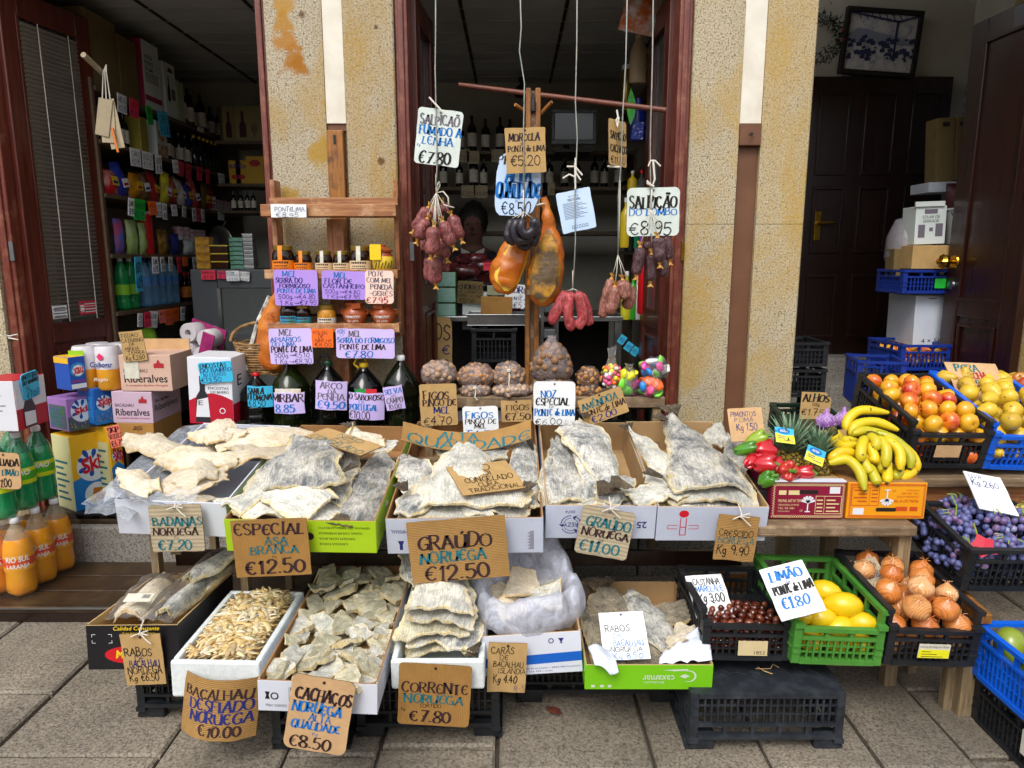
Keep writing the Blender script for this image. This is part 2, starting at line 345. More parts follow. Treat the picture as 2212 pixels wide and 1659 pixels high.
def stroke_text(mb,txt,x0,x1,y0,y1,z,mi,style='nib',bend=None,rr=rnd):
 """letters drawn as ink ribbons inside the rectangle x0..x1, y0..y1 (y up) of a plane at height z"""
 gap=.2;ws=[strokes(ch)[0]for ch in txt];tot=sum(ws)+gap*(len(txt)-1)+.12
 h=y1-y0;kx=(x1-x0)/tot;x=x0+.06*kx
 lw={'nib':.21 if h>.0165 else.15,'pen':.095,'thin':.05,'fat':.2}[style]*h
 def P(px,py):
  p=(px,py,z if bend is None else z+bend(px,py));return p
 for ch in txt:
  w,st=strokes(ch);jy=rr.uniform(-.06,.05)*h;js=rr.uniform(.88,1.08);sl=rr.uniform(-.05,.16)*h;lq=lw*rr.uniform(.8,1.2)
  for sm,p in st:
   q=[(x+a*kx+sl*b,y0+jy+b*h*js)for a,b in p]
   if not sm and len(q)==2 and bend is not None:q=[q[0],((q[0][0]+q[1][0])/2,(q[0][1]+q[1][1])/2),q[1]]
   n=len(q);vs=[]
   for i in range(n):
    a,b=q[max(0,i-1)],q[min(n-1,i+1)];dx,dy=b[0]-a[0],b[1]-a[1];L=math.hypot(dx,dy)or 1
    dx/=L;dy/=L
    wd=lq*((.36+.64*abs(dy)**1.5)if style in('nib','fat')else 1)/2
    vs+=[P(q[i][0]-dy*wd,q[i][1]+dx*wd),P(q[i][0]+dy*wd,q[i][1]-dx*wd)]
   mb.add(vs,[(2*i,2*i+1,2*i+3,2*i+2)for i in range(n-1)],mi)
   if style=='nib' and not sm:
    (ax,ay),(bx_,by_)=q[0],q[-1]
    if abs(by_-ay)>.5*h:
     for(ex,ey)in((ax,ay),(bx_,by_)):
      t=.028*h;u=.15*h
      mb.add([P(ex-u,ey-t),P(ex+u,ey-t),P(ex+u,ey+t),P(ex-u,ey+t)],[(0,1,2,3)],mi)
   elif style!='nib':
    for(ex,ey)in(q[0],q[-1]):
     u=lw*.5;mb.add([P(ex+u*math.cos(k*math.pi/3),ey+u*math.sin(k*math.pi/3))for k in range(6)],[tuple(range(6))],mi)
  x+=(w+gap)*kx
_FC={}
def print_text(mb,txt,x0,x1,y0,y1,z,mi,shear=0,bold=0,flip=False,M=None):
 """printed lettering set in the built-in face, scaled to fill the rectangle"""
 key=(txt,shear,bold)
 if key not in _FC:
  cu=bpy.data.curves.new('print','FONT');cu.body=txt;cu.shear=shear;cu.offset=bold;cu.resolution_u=3
  ob=bpy.data.objects.new('print',cu);COL.objects.link(ob)
  dg=bpy.context.evaluated_depsgraph_get();me=bpy.data.meshes.new_from_object(ob.evaluated_get(dg))
  _FC[key]=([tuple(v.co)for v in me.vertices],[tuple(p.vertices)for p in me.polygons])
  bpy.data.objects.remove(ob);bpy.data.curves.remove(cu);bpy.data.meshes.remove(me)
 vs,fs=_FC[key]
 if not vs:return
 ax,bx_=min(v[0]for v in vs),max(v[0]for v in vs);ay,by_=min(v[1]for v in vs),max(v[1]for v in vs)
 o=[]
 for v in vs:
  u,w=(v[0]-ax)/(bx_-ax or 1),(v[1]-ay)/(by_-ay or 1)
  if flip:u,w=1-u,1-w
  o.append((x0+u*(x1-x0),y0+w*(y1-y0),z))
 mb.add(o,fs,mi,M)
INK={'k':mat('ink_black','#17120f',rough=.6),'w':mat('ink_brown','#2a1519','#3a2226',sc=40,rough=.6),'b':mat('ink_blue','#0a63b8','#0b78c4',sc=50,rough=.5),'n':mat('ink_navy','#1a1f6e','#20286f',sc=50,rough=.6),'t':mat('ink_teal','#0d5a66','#12707a',sc=50,rough=.6),'r':mat('ink_red','#a5222a',rough=.6),'g':mat('ink_grey','#6b6470',rough=.6),'s':mat('ink_white','#e8e6e0',rough=.5)}
INKI={k:i for i,k in enumerate(INK)};INKM=list(INK.values())
CARD={'kraft':M_card('kraft_card',c('#b99763')),'kraft2':M_card('ribbed_card',c('#a8814c'),55,'Y'),'kraft3':M_card('ribbed_card_upright',c('#a47a42'),60,'X'),'tan':M_card('smooth_tan_card',c('#c9a377')),'grey':M_card('grey_card',c('#b3a488'),22,'Y'),'dark':M_card('dim_card',c('#7d6a45'),40,'Y'),'white':mat('white_board','#e6e9ea','#dcdfe0',sc=6,rough=.45),'offwhite':mat('stained_white_board','#d9e2dc','#c3cdc6',sc=9,rough=.5),'lilac':mat('lilac_card','#b08fe0','#a685d8',sc=5,rough=.45),'pale_lilac':mat('pale_lilac_card','#cdbcec','#c4b0e6',sc=5,rough=.4),'orange':mat('orange_card','#f06a1e',rough=.5),'pinkish':mat('pale_pink_card','#f2d3c6','#eac6b8',sc=6,rough=.45),'cyan':mat('cyan_card','#3fb6dc','#38acd4',sc=6,rough=.4),'red':mat('red_card','#d8304a',rough=.5),'green':mat('green_card','#22b83a',rough=.5),'salmon':mat('salmon_card','#ee7a66',rough=.5),'icewhite':mat('ice_white_card','#c7dcf6','#bcd3f2',sc=4,rough=.3)}
def sign(label,q,Y,key,lines,style='nib',rad=.06,bend=0,Yb=None,name='price_sign',hole=True,rim=None,thick=.004,cut=None,group=None,knot=None):
 """q: the four corners TL TR BR BL; Y the distance of the top edge, Yb of the lower edge"""
 Yb=Y if Yb is None else Yb
 a,b,d,e=(at(p[0],p[1],p[2]if len(p)>2 else y)for p,y in zip(q,(Y,Y,Yb,Yb)))
 o=(a+b+d+e)/4;M=frame(o,(b-a)+(d-e),(a-e)+(b-d));w=((b-a).length+(d-e).length)/2;h=((a-e).length+(b-d).length)/2
 t=T(name,label,'sign',M,group);mb=MB();rr=random.Random(label)
 bf=(lambda x,y:bend*(2*x/w)**2*abs(1))if bend else None
 if bend:
  nx=15
  def fr(u,v,z):
   x,y=(u-.5)*w,(v-.5)*h;j=pn((x,y,0),25,len(label))*.004 if u in(0,1)or v in(0,1)else 0;return(x+j,y+j,z+bf(x,y))
  mb.grid(nx,3,lambda u,v:fr(u,v,0),0);mb.grid(nx,3,lambda u,v:fr(1-u,v,-thick),0)
  for v in(0,1):mb.grid(nx,2,lambda u,k:fr(u if v else 1-u,v,-thick*k),1)
  for u in(0,1):mb.grid(3,2,lambda v,k:fr(u,1-v if u else v,-thick*k),1)
 else:
  r=rad*min(w,h);out=[]
  for cx,cy,a0 in((w/2-r,-h/2+r,-90),(w/2-r,h/2-r,0),(-w/2+r,h/2-r,90),(-w/2+r,-h/2+r,180)):
   for k in range(5):
    g=R(a0+k*22.5);out.append((cx+r*math.cos(g),cy+r*math.sin(g)))
  if cut:out=[(x*w,y*h)for x,y in cut]
  o2=[]
  for i in range(len(out)):
   p,p2=out[i],out[(i+1)%len(out)];L=math.hypot(p2[0]-p[0],p2[1]-p[1]);m=max(1,int(L/.03))
   for k in range(m):
    x,y=p[0]+(p2[0]-p[0])*k/m,p[1]+(p2[1]-p[1])*k/m;j=pn((x,y,0),30,len(label))*.0025;o2.append((x+j,y-j))
  mb.prism(o2,-thick,0,0,side=1)
 base=CARD[key];edge=MATS.get('card_edge')or mat('card_edge','#8a6f48','#6d5534',sc=120,rough=.9)
 em=rim or(edge if key.startswith(('kr','tan','grey','dark'))else base)
 mb.build('board',[base,em],t,smooth=bool(bend))
 tx=MB()
 for L in lines:
  txt,x0,x1,y0,y1,ck=L[:6];st=L[6]if len(L)>6 else style
  stroke_text(tx,txt,(x0-.5)*w,(x1-.5)*w,(.5-y1)*h,(.5-y0)*h,.0012,INKI[ck],st,bf,rr)
 if lines:tx.build('lettering',INKM,t)
 if hole and not bend:
  k=MB();hx=(hole if isinstance(hole,float)else.5);px_,py_=(hx-.5)*w,h*.44
  k.lathe([(.0045,0),(.0045,.0016),(.002,.0016)],10,0,TR(px_,py_,0));k.build('hole_ring',INK['w']if key.startswith(('kr','tan'))else INK['g'],t)
 return t,M,w,h
# ------------------------------------------------------------------ the place: paving, walls, pillars, doors
G_PAVE=None
def paving_mat():
 n=N('paving_granite');co=n.coord()
 f=n.noise(co,105,3,.75);a,d=c('#938878'),c('#585048')
 col=n.ramp(f,[(.34,d),(.5,a),(.66,c('#aba08e'))])
 col=n.mix(n.ramp(n.noise(co,1.7,5,.65),[(.32,.8),(.6,0.0)]),col,n.mix(.55,col,(.05,.045,.04,1)))
 col=n.mix(n.ramp(n.noise(co,.9,6,.7,.6),[(.5,0.0),(.68,.55)]),col,c('#4e4238'));col=n.mix(n.ramp(n.noise(co,7,4,.7),[(.62,0.0),(.72,.5)]),col,c('#3a332c'))
 h=n.n.new('ShaderNodeHueSaturation');n.link(col,h.inputs['Color']);
 v=n.vor(n.coord((2.2,.9,1)),1.0,'F1',1);bw=n.n.new('ShaderNodeRGBToBW');n.link(v,bw.inputs[0])
 n.link(n.math('ADD',n.math('MULTIPLY',bw.outputs[0],.3),.72),h.inputs['Value'])
 n.base(h.outputs[0]);n.rough(n.ramp(n.noise(co,3,3),[(.35,.4),(.65,.85)]));n.p.inputs['Specular IOR Level'].default_value=.3
 n.bump(n.noise(co,120,4),.6,.008);return n.m
PAVE=paving_mat()
SOIL=mat('joint_dirt','#332d26','#4a4238',sc=30,rough=.95)
STONE=M_granite('facade_granite',c('#b2a68e'),c('#4a4540'),c('#a8842f'),.85,[(at(x,y,3.42).x+.831,at(x,y,3.42).z-.25,r,c(k))for x,y,r,k in((608,10,.055,'#ad8236'),(612,50,.055,'#a97a2a'),(618,90,.06,'#a87222'),(630,128,.07,'#a06818'),(640,140,.05,'#9c6414'),(651,31,.018,'#5a3a1c'),(823,349,.02,'#5c3a18'),(700,330,.08,'#a8842f'),(812,60,.012,'#3a3028'),(625,420,.05,'#a88432'))])
STONE2=M_granite('right_pillar_granite',c('#b5a88c'),c('#50473c'),c('#b08e40'),1.0)
STONE3=M_granite('plinth_granite',c('#8f8a82'),c('#4a4640'))
WOOD_R=M_wood('red_brown_joinery',c('#3f150e'),c('#642a1c'),6,.38,'Z',None,.15)
WOOD_J=M_wood('worn_jamb_wood',c('#5a2018'),c('#824030'),6,.4,'Z',c('#8e5c44'),.1)
WOOD_D=M_wood('dark_door_wood',c('#150805'),c('#2a110a'),6,.35,'Z',None,.2)
WOOD_O=M_wood('old_orange_wood',c('#7c4a1c'),c('#b3762f'),8,.55,'Z',c('#4a2a12'))
WOOD_OX=M_wood('old_orange_plank',c('#6b3d1c'),c('#a06a38'),8,.6,'X',c('#b08a60'))
WOOD_G=M_wood('grey_bench_wood',c('#5d4a38'),c('#8f7759'),8,.7,'X',c('#a58d70'))
WOOD_GZ=M_wood('grey_leg_wood',c('#6d5d48'),c('#a48c66'),8,.7,'Z',c('#8b7a62'))
WOOD_STEP=M_wood('wet_step_wood',c('#1c130b'),c('#46321d'),8,.45,'X',c('#4a3a22'))
PLAST=mat('pale_plaster','#c2beb0','#b2aea0',sc=3,rough=.9)
CEIL=mat('ceiling_board','#b5b7b5','#a8aaa8',sc=2,rough=.9)
DARK=mat('dark_floor','#2a2522','#1c1917',sc=6,rough=.7)
WHITEP=mat('white_paint','#e4ded0','#cfc7b6',sc=5,rough=.6,bump=.15,bsc=30)
BROWNP=mat('brown_paint','#6f4a33','#634029',sc=5,rough=.6)
STEEL=mat('bright_steel','#b5b8ba','#9a9da0',sc=8,rough=.3,metal=1)
IRON=mat('black_iron','#171514','#241f1c',sc=30,rough=.6)
BRASS=mat('brass','#c9a23c','#a8812a',sc=20,rough=.25,metal=1)
GLASS=mat('window_glass','#9aa0a0',rough=.05,alpha=.14,spec=.6)
cols=[-9.2,-8.5,-7.9,-7.3,-6.7,-6.1,-5.6,-5.1,-4.6,-4.1,-3.6,-3.05,-2.5,-2.12,-1.66,-1.114,-.72,-.425,-.047,.445,.806,1.15,1.44,1.85,2.3,2.75,3.2,3.7,4.2,4.8,5.4,6,6.6,7.2,8,8.6,9.2]
pv=MB();r2=random.Random(5)
known={-.425:[2.02],-.047:[1.92],1.15:[1.915],1.44:[1.97,2.32],-1.66:[1.98,2.75],.445:[1.9],.806:[1.91],-2.12:[1.97,2.3],-1.114:[2.3]}
for a,b in zip(cols[:-1],cols[1:]):
 cuts=sorted(known.get(a,[]))
 y=-3.0+r2.random()*.6;ys=[-3.6]
 while y<3.5:
  if not any(abs(y-k)<.42 for k in cuts):ys.append(y)
  y+=r2.uniform(.55,.95)
 ys=sorted(ys+cuts+[3.5]);g=.0055
 for p,q in zip(ys[:-1],ys[1:]):
  dz=r2.uniform(-.005,.004);x0,x1,y0,y1=a+g+r2.uniform(-.003,.004),b-g-r2.uniform(-.003,.003),p+g+r2.uniform(-.003,.004),q-g;e=.008
  vs=[(x0,y0,-.05),(x1,y0,-.05),(x1,y1,-.05),(x0,y1,-.05),(x0,y0,dz-e),(x1,y0,dz-e),(x1,y1,dz-e),(x0,y1,dz-e),(x0+e,y0+e,dz),(x1-e,y0+e,dz),(x1-e,y1-e,dz),(x0+e,y1-e,dz)]
  pv.add(vs,[(0,1,5,4),(1,2,6,5),(2,3,7,6),(3,0,4,7),(4,5,9,8),(5,6,10,9),(6,7,11,10),(7,4,8,11),(8,9,10,11)])
struct(pv.build('pavement',PAVE))
gm=MB();gm.add([(-60,-80,-.022),(60,-80,-.022),(60,12,-.022),(-60,12,-.022)],[(0,1,2,3)]);struct(gm.build('ground',SOIL))
FY=3.42
def pillar(label,x0,x1,sx0,sx1,stone,brown_top):
 t=T('stone_pillar',label,'pillar',V(((x0+x1)/2,FY,.25)));cx=(x0+x1)/2;m=MB()
 zt=3.3;J=at(1600,484,FY).z-.25
 rec=.03
 for z0,z1 in(((0,J-.001),(J+.001,zt))if brown_top else((0,zt),)):
  out=[(x0-cx,.44),(x0-cx,.006),(x0-cx+.006,0),(sx0-cx,0),(sx0-cx,rec),(sx1-cx,rec),(sx1-cx,0),(x1-cx-.006,0),(x1-cx,.006),(x1-cx,.44)]
  m.prism(out,z0,z1)
 m.build('stone_shaft',stone,t)
 zb=at(1000,266,FY).z-.25
 MB().bx(sx0-cx+.002,sx1-cx-.002,.004,rec-.001,zb,zt).build('painted_strip',WHITEP,t)
 return t,cx,zb
t,cx,zb=pillar('granite pillar with rust stains carrying the honey rack',-1.124,-.538,-.862,-.768,STONE,0)
MB().bx(-.862-cx+.002,-.768-cx-.002,.012,.0285,zb-.032,zb-.001).build('post_cap',BROWNP,t)
p=MB();p.bx(-.858-cx,-.782-cx,-.022,.028,.9,zb-.034);p.build('wooden_post',WOOD_O,t,bevel=.003)
MB().cb(-.82-cx,-.024,zb-.075,.011,.004,.04).build('hook_slot',IRON,t)
t,cx,zb=pillar('yellowed granite pillar beside the dark right doorway',.828,1.386,1.055,1.158,STONE2,1)
MB().bx(1.057-cx,1.156-cx,-.012,.028,zb-.1,zb-.002).build('wooden_block',BROWNP,t,bevel=.003)
MB().bx(1.057-cx,1.156-cx,.0235,.029,0,zb-.102).build('brown_strip',BROWNP,t)
hk=MB();hk.tube([(1.11-cx,-.012,zb-.045),(1.11-cx,-.03,zb-.05),(1.1-cx,-.034,zb-.06),(1.092-cx,-.03,zb-.052)],.004,6);hk.build('iron_hook',IRON,t,smooth=True)
struct(MB().bx(-3.2,-2.47,FY,FY+.44,0,3.3).build('wall',STONE2))
w_=MB();w_.bx(-3.2,3.4,FY+.01,FY+.43,2.87,3.6);struct(w_.build('lintel_wall',STONE3))
w_=MB();w_.bx(2.56,5,FY,FY+.44,0,3.6);struct(w_.build('wall',STONE2))
w_=MB();xs=[-3,-2.3,-1.55,-1.1,-.35,.3,.62,1.2,1.9,2.6,3.4]
for a,b in zip(xs[:-1],xs[1:]):w_.bx(a+.004,b-.004,3.25+r2.uniform(0,.006),3.66,-.02,.25)
struct(w_.build('stone_plinth',STONE3,bevel=.006))
struct(MB().bx(-3.2,1.39,3.655,6.3,.0,.3).build('shop_floor',DARK))
t=T('wooden_step','dark wet wooden step in front of the left shop entrance','step',V((-1.95,3.0,0)))
m=MB()
for k in range(3):m.bx(-.95,1.02,-.21+k*.151,-.062+k*.151,.05,.08)
m.build('tread',WOOD_STEP,t,bevel=.004);MB().bx(-.94,1.01,-.2,-.17,0,.049).build('riser',WOOD_D,t)
MB().bx(-.955,1.025,-.22,-.211,.072,.081).build('nosing',STEEL,t)
struct(MB().bx(-2.37,-1.17,3.3,3.654,.252,.275).build('threshold_board',WOOD_STEP,bevel=.004))
ledge=MB();ledge.bx(-1.55,-1.125,3.3,3.8,.276,.605);tag(ledge.build('stone_ledge',STONE3,bevel=.006),'granite ledge block carrying the stacked cardboard cartons','stone block')
ob=MB();ob.bx(-30,30,-13,-11,0,4.6);struct(ob.build('unseen_street_block',mat('street_block_render','#a89c88','#8f8574',sc=.4,rough=.9)))  # unseen block across the street, added and sized to cut low sky light
struct(MB().bx(-3.2,1.3,6.1,6.25,.3,3.1).build('back_wall',PLAST));struct(MB().bx(-2.86,-2.7,3.86,6.1,.3,3.1).build('side_wall',PLAST))
struct(MB().bx(1.26,1.39,3.86,6.25,0,3.1).build('partition_wall',PLAST))
m=MB();m.bx(-3.2,1.3,3.43,6.2,2.96,3.05)
struct(m.build('shop_ceiling',CEIL));m=MB()
for k in range(10):m.bx(-2.7,1.26,3.9+k*.22,3.906+k*.22,2.952,2.9599)
for x in(-2.1,-1.5,-.9,-.3,.3,.9):m.bx(x,x+.02,3.87,6.09,2.953,2.9598,1)
struct(m.build('ceiling_trim',[mat('ceiling_strip','#9c9e9c',rough=.6),IRON]))
def jamb(label,xa,xb,Y0=3.44,Y1=3.56):
 t=T('door_jamb',label,'door jamb',V(((xa+xb)/2,Y0,.25)));w=(xb-xa)/2
 MB().bx(-w,w,0,Y1-Y0,0,2.62).build('upright',WOOD_J,t,bevel=.006)
 MB().bx(-w*.45,w*.45,-.012,-.0005,0,2.62).build('bead',WOOD_J,t,bevel=.005)
 MB().cb(w*.9,-.004,1.33,.02,.008,.09).build('hinge',BRASS if xa>0 else STEEL,t)
 return t
jamb('red brown jamb against the left side of the honey pillar',-1.17,-1.126);jamb('red brown jamb between honey pillar and sausages',-.536,-.478)
jamb('red brown jamb with brass hinge beside the yellowed pillar',.765,.826);jamb('worn orange jamb at the far end with a cord round it',-2.468,-2.4)
c_=MB();c_.tube([at(-12,722,3.42),at(20,726,3.425),at(38,722,3.43),at(40,734,3.43),at(18,730,3.42)],.0035,6)
tag(c_.build('cord',mat('white_cord','#d9d4c8',rough=.8),smooth=True),'white cord tied round the worn jamb at the left','cord')
def leaf(name,label,hinge,ang,w,h,wood,glass=True,z0=.28,blinds=False,stile=.095,both=1,gz=(.42,.95)):
 """a door leaf: local x runs from the hinge to the free edge"""
 t=T(name,label,'door',Matrix.Translation(hinge)@eul(0,0,ang));th=.045
 m=MB();m.bx(0,stile,-th/2,th/2,0,h);m.bx(w-stile,w,-th/2,th/2,0,h)
 zz=[0,.16,h*gz[0]-.1,h*gz[0],h-.12,h]
 for a,b in((0,.16),(zz[2],zz[3]),(h-.12,h)):m.bx(stile+.0005,w-stile-.0005,-th/2+.002,th/2-.002,a,b)
 m.build('frame',wood,t,bevel=.005)
 MB().bx(stile+.001,w-stile-.001,-.01,.01,.161,zz[2]-.001).build('lower_panel',wood,t)
 b=MB()
 for s in(-1,1):
  for(x0,x1,a,q)in((stile+.02,w-stile-.02,.2,zz[2]-.04),(stile-.012,w-stile+.012,zz[3]-.012,h-.108)):
   y0,y1=(.010,.024)if s>0 else(-.024,-.010)
   k=.016
   b.bx(x0,x1,y0,y1,a,a+k);b.bx(x0,x1,y0,y1,q-k,q);b.bx(x0,x0+k,y0,y1,a+k,q-k);b.bx(x1-k,x1,y0,y1,a+k,q-k)
 b.build('moulding',wood,t,bevel=.003)
 if glass:MB().bx(stile+.001,w-stile-.001,-.003,.003,zz[3]+.001,h-.121).build('glass',GLASS,t)
 else:MB().bx(stile+.001,w-stile-.001,-.01,.01,zz[3]+.001,h-.121).build('upper_panel',wood,t)
 if blinds:
  s=MB();z=zz[3]+.02;i=0
  while z<h-.14:
   s.add([(stile+.006,-.018,z),(w-stile-.006,-.018,z+pn((z*9,0,0))*.006),(w-stile-.006,-.03,z+.016),(stile+.006,-.03,z+.016)],[(0,1,2,3)]);z+=.021
  bl=s.build('blind',mat('blind_slat','#7c7468','#6c655b',sc=3,rough=.6),t)
  q=MB()
  for x in(w*.36,w*.7):q.tube([(x,-.034,zz[3]+.01),(x+.004,-.034,h*.7),(x,-.034,h-.13)],.0025,5)
  q.build('ladder_cord',mat('blind_cord','#b0aca0',rough=.7),bl)
 return t
hl=V((-2.39,3.5,.28))
t=leaf('glazed_door','glazed red brown door leaf with slatted blind and two stickers',hl,78,.54,2.52,WOOD_R,True,blinds=True,gz=(.37,.95))
for(x0,x1,z0,z1,mm,nm)in((.1,.19,.96,1.03,'white','notice_sticker'),(.27,.39,.97,1.04,'red','notice_sticker')):
 m=MB();m.bx(x0,x1,-.0265,-.0252,z0,z1,0)
 for k in range(4):m.bx(x0+(.04 if mm=='red' else.01),x1-.01,-.0272,-.0268,z0+.01+k*.014,z0+.015+k*.014,1)
 if mm=='red':m.bx(x0+.008,x0+.034,-.0272,-.0268,z0+.012,z0+.05,1)
 m.build(nm,[CARD[mm],INK['g']if mm=='white' else INK['s']],t)
leaf('glazed_door','half folded red brown door leaf behind the hanging smoked sausages',V((-.475,3.56,.28)),86,.46,2.5,WOOD_R,True,gz=(.45,.95),stile=.085)
leaf('glazed_door','half folded red brown door leaf behind the dark loin sausages',V((.765,3.56,.28)),91.5,.46,2.5,WOOD_R,True,gz=(.4,.95),stile=.09)
struct(MB().bx(1.39,3.6,3.43,5.4,3.75,3.85).build('hall_ceiling',PLAST));struct(MB().bx(1.39,3.6,5.1,5.25,0,3.75).build('hall_back_wall',PLAST));
HW=3.12
struct(MB().bx(HW,HW+.14,3.6,5.1,0,3.75).build('hall_side_wall',PLAST));struct(MB().bx(1.391,HW,3.66,5.1,.0,.27).build('hall_floor',DARK))
def tile_mat():
 n=N('blue_figured_tile');co=n.coord((1,1,1));v=n.vor(co,24,'DISTANCE_TO_EDGE');w=n.wave(n.coord(),30,9,2,2)
 n.base(n.mix(n.ramp(w,[(.4,0.0),(.6,1.0)]),c('#c9ccd2'),c('#45598f')));n.rough(.25);return n.m
struct(MB().bx(HW-.012,HW-.0005,3.62,5.098,.27,at(2060,185,5.1).z).build('tiled_dado_wall',tile_mat()))
st=MB()
for k,(y0,z1)in enumerate(((3.95,.42),(4.25,.57),(4.55,.72),(4.85,.86))):st.bx(1.392,HW-.013,y0,5.09,.271+k*.0005,z1)
struct(st.build('stone_steps',STONE3,bevel=.008))
t=T('panelled_door','dark panelled double door with brass lever at the back of the hall','door',V((2.25,5.06,.86)));x0,x1=at(1733,500,5.06).x-2.25,at(2058,170,5.06).x-2.25;hz=at(1900,166,5.06).z-.86
m=MB();m.bx(x0+.003,x1,-.01,.03,0,hz);m.build('leaf',WOOD_D,t)
m=MB();n_=3;pw=(x1-x0)/n_
for k in range(n_):
 for za,zc in((.12,hz*.3),(hz*.38,hz*.62),(hz*.66,hz*.95)):
  a,b=x0+k*pw+.05,x0+(k+1)*pw-.05
  for q in((a,b,za,za+.02),(a,b,zc-.02,zc),(a,a+.02,za+.02,zc-.02),(b-.02,b,za+.02,zc-.02)):m.bx(q[0],q[1],-.024,-.0105,q[2],q[3])
m.build('moulding',WOOD_D,t,bevel=.003)
lx,lz=at(1766,490,5.04).x-2.25,at(1766,488,5.04).z-.86
MB().cb(lx,-.016,lz,.045,.01,.2).build('lock_plate',BRASS,t,bevel=.003);m=MB();m.tube([(lx,-.02,lz+.02),(lx,-.06,lz+.02),(lx+.1,-.062,lz+.02)],.009,8);m.build('lever',BRASS,t,smooth=True)
t=leaf('entrance_door','tall dark mahogany door leaf with a gold knob at the hall entrance',V((2.53,3.5,.28)),93,.56,2.5,M_wood('mahogany_leaf',c('#1e0b07'),c('#34140c'),5,.3,'Z',None,.25),False,stile=.12)
kz=at(2090,565,4.0).z-.28
k=MB();k.lathe([(.012,0),(.012,.03),(.034,.045),(.04,.065),(.03,.085),(0,.09)],16,0,Matrix.Translation((.5,.023,kz))@eul(-90,0,0),lambda p,a,i:p*(1+.06*math.cos(a*12))if.2<i<.95 else p);k.lathe([(.038,0),(.034,.008),(0,.009)],16,0,Matrix.Translation((.5,.023,kz))@eul(-90,0,0));k.build('knob',BRASS,t,smooth=True)
k=MB();k.lathe([(.026,0),(.024,.012),(.012,.016),(0,.016)],16,0,Matrix.Translation((.5,.023,kz-.13))@eul(-90,0,0));k.build('lock',STEEL,t,smooth=True)
def pic():
 a,b,d,e=(at(*q,5.04)for q in((1833,14),(2002,28),(1972,168),(1802,158)))
 o=(a+b+d+e)/4;M=frame(o,(b-a)+(d-e),(a-e)+(b-d));w=(b-a).length*.98;h=(a-e).length
 t=T('framed_picture','crooked black framed tile picture of a vine arbour above the hall door','picture',M);m=MB();f=.03
 m.bx(-w/2,w/2,-h/2,-h/2+f,-.02,.02);m.bx(-w/2,w/2,h/2-f,h/2,-.02,.02);m.bx(-w/2,-w/2+f,-h/2+f,h/2-f,-.02,.02);m.bx(w/2-f,w/2,-h/2+f,h/2-f,-.02,.02)
 m.build('frame',IRON,t,bevel=.004)
 n=N('painted_tile');co=n.coord();nz=n.noise(co,16,6,.7,.6)
 n.base(n.ramp(nz,[(.3,c('#6d7390')),(.48,c('#c4c4c8')),(.7,c('#d8d6d2'))]));n.rough(.25)
 p=MB();p.bx(-w/2+f+.001,w/2-f-.001,-h/2+f+.001,h/2-f-.001,-.012,0);p.build('tile_panel',n.m,t)
 d_=MB();rr=random.Random(3)
 hill=lambda x:h*(.1+.1*math.exp(-(x/w+.18)**2*30)+.04*pn((x*9,0,0)))
 for i in range(24):
  x=-w/2+f+.01+i*(w-2*f-.02)/24;d_.add([(x,-.02*h,.002),(x+w/26,-.02*h,.002),(x+w/26,hill(x+w/26),.002),(x,hill(x),.002)],[(0,1,2,3)],1)
 for i in range(60):
  x,y=rr.uniform(-.44,.44)*w,rr.uniform(-.3,.05)*h;s=rr.uniform(.008,.02)*2;d_.add([(x,y,.003+i*2e-5),(x+s,y+s*.2,.003+i*2e-5),(x+s*.7,y+s,.003+i*2e-5),(x-s*.2,y+s*.6,.003+i*2e-5)],[(0,1,2,3)],0)
 d_.bx(.17*w,.2*w,-.22*h,.34*h,.0045,.0055,0)
 d_.bar((-.44*w,.42*h,.005),(.2*w,.32*h,.005),.012,.001,0);d_.bar((.2*w,.32*h,.0062),(.44*w,.42*h,.0062),.012,.001,0)
 for i in range(7):d_.bar((-.3*w+i*.09*w,.33*h,.0065),(-.36*w+i*.09*w,.44*h,.0065),.006,.001,0)
 d_.build('drawing',[mat('blue_glaze','#343c5e',rough=.3),mat('pale_blue_glaze','#9399ad',rough=.3)],t)
pic()
t=T('wreath','dark evergreen wreath with red berries beside the tile picture','wreath',at(1772,82,5.02));m=MB();rr=random.Random(8)
for i in range(420):
 a=rr.uniform(0,6.283);r_=.13+rr.gauss(0,.022);y=rr.gauss(0,.02);p=V((math.cos(a)*r_,y,math.sin(a)*r_));d=V((rr.gauss(0,1),rr.gauss(0,.6),rr.gauss(0,1))).normalized()*.04
 q=d.cross(V((0,1,0))).normalized()*.004;m.add([p-q,p+q,p+d],[(0,1,2)])
m.build('needles',mat('dark_needles','#16210f','#22301a',sc=20,rough=.8),t)
for a in(.3,-.2,2.5):MB().lathe([(0,-.012),(.01,-.006),(.012,0),(.01,.006),(0,.012)],10,0,TR(math.cos(a)*.13,-.05,math.sin(a)*.13)).build('berry',mat('red_berry','#8a1414',rough=.3),t,smooth=True)
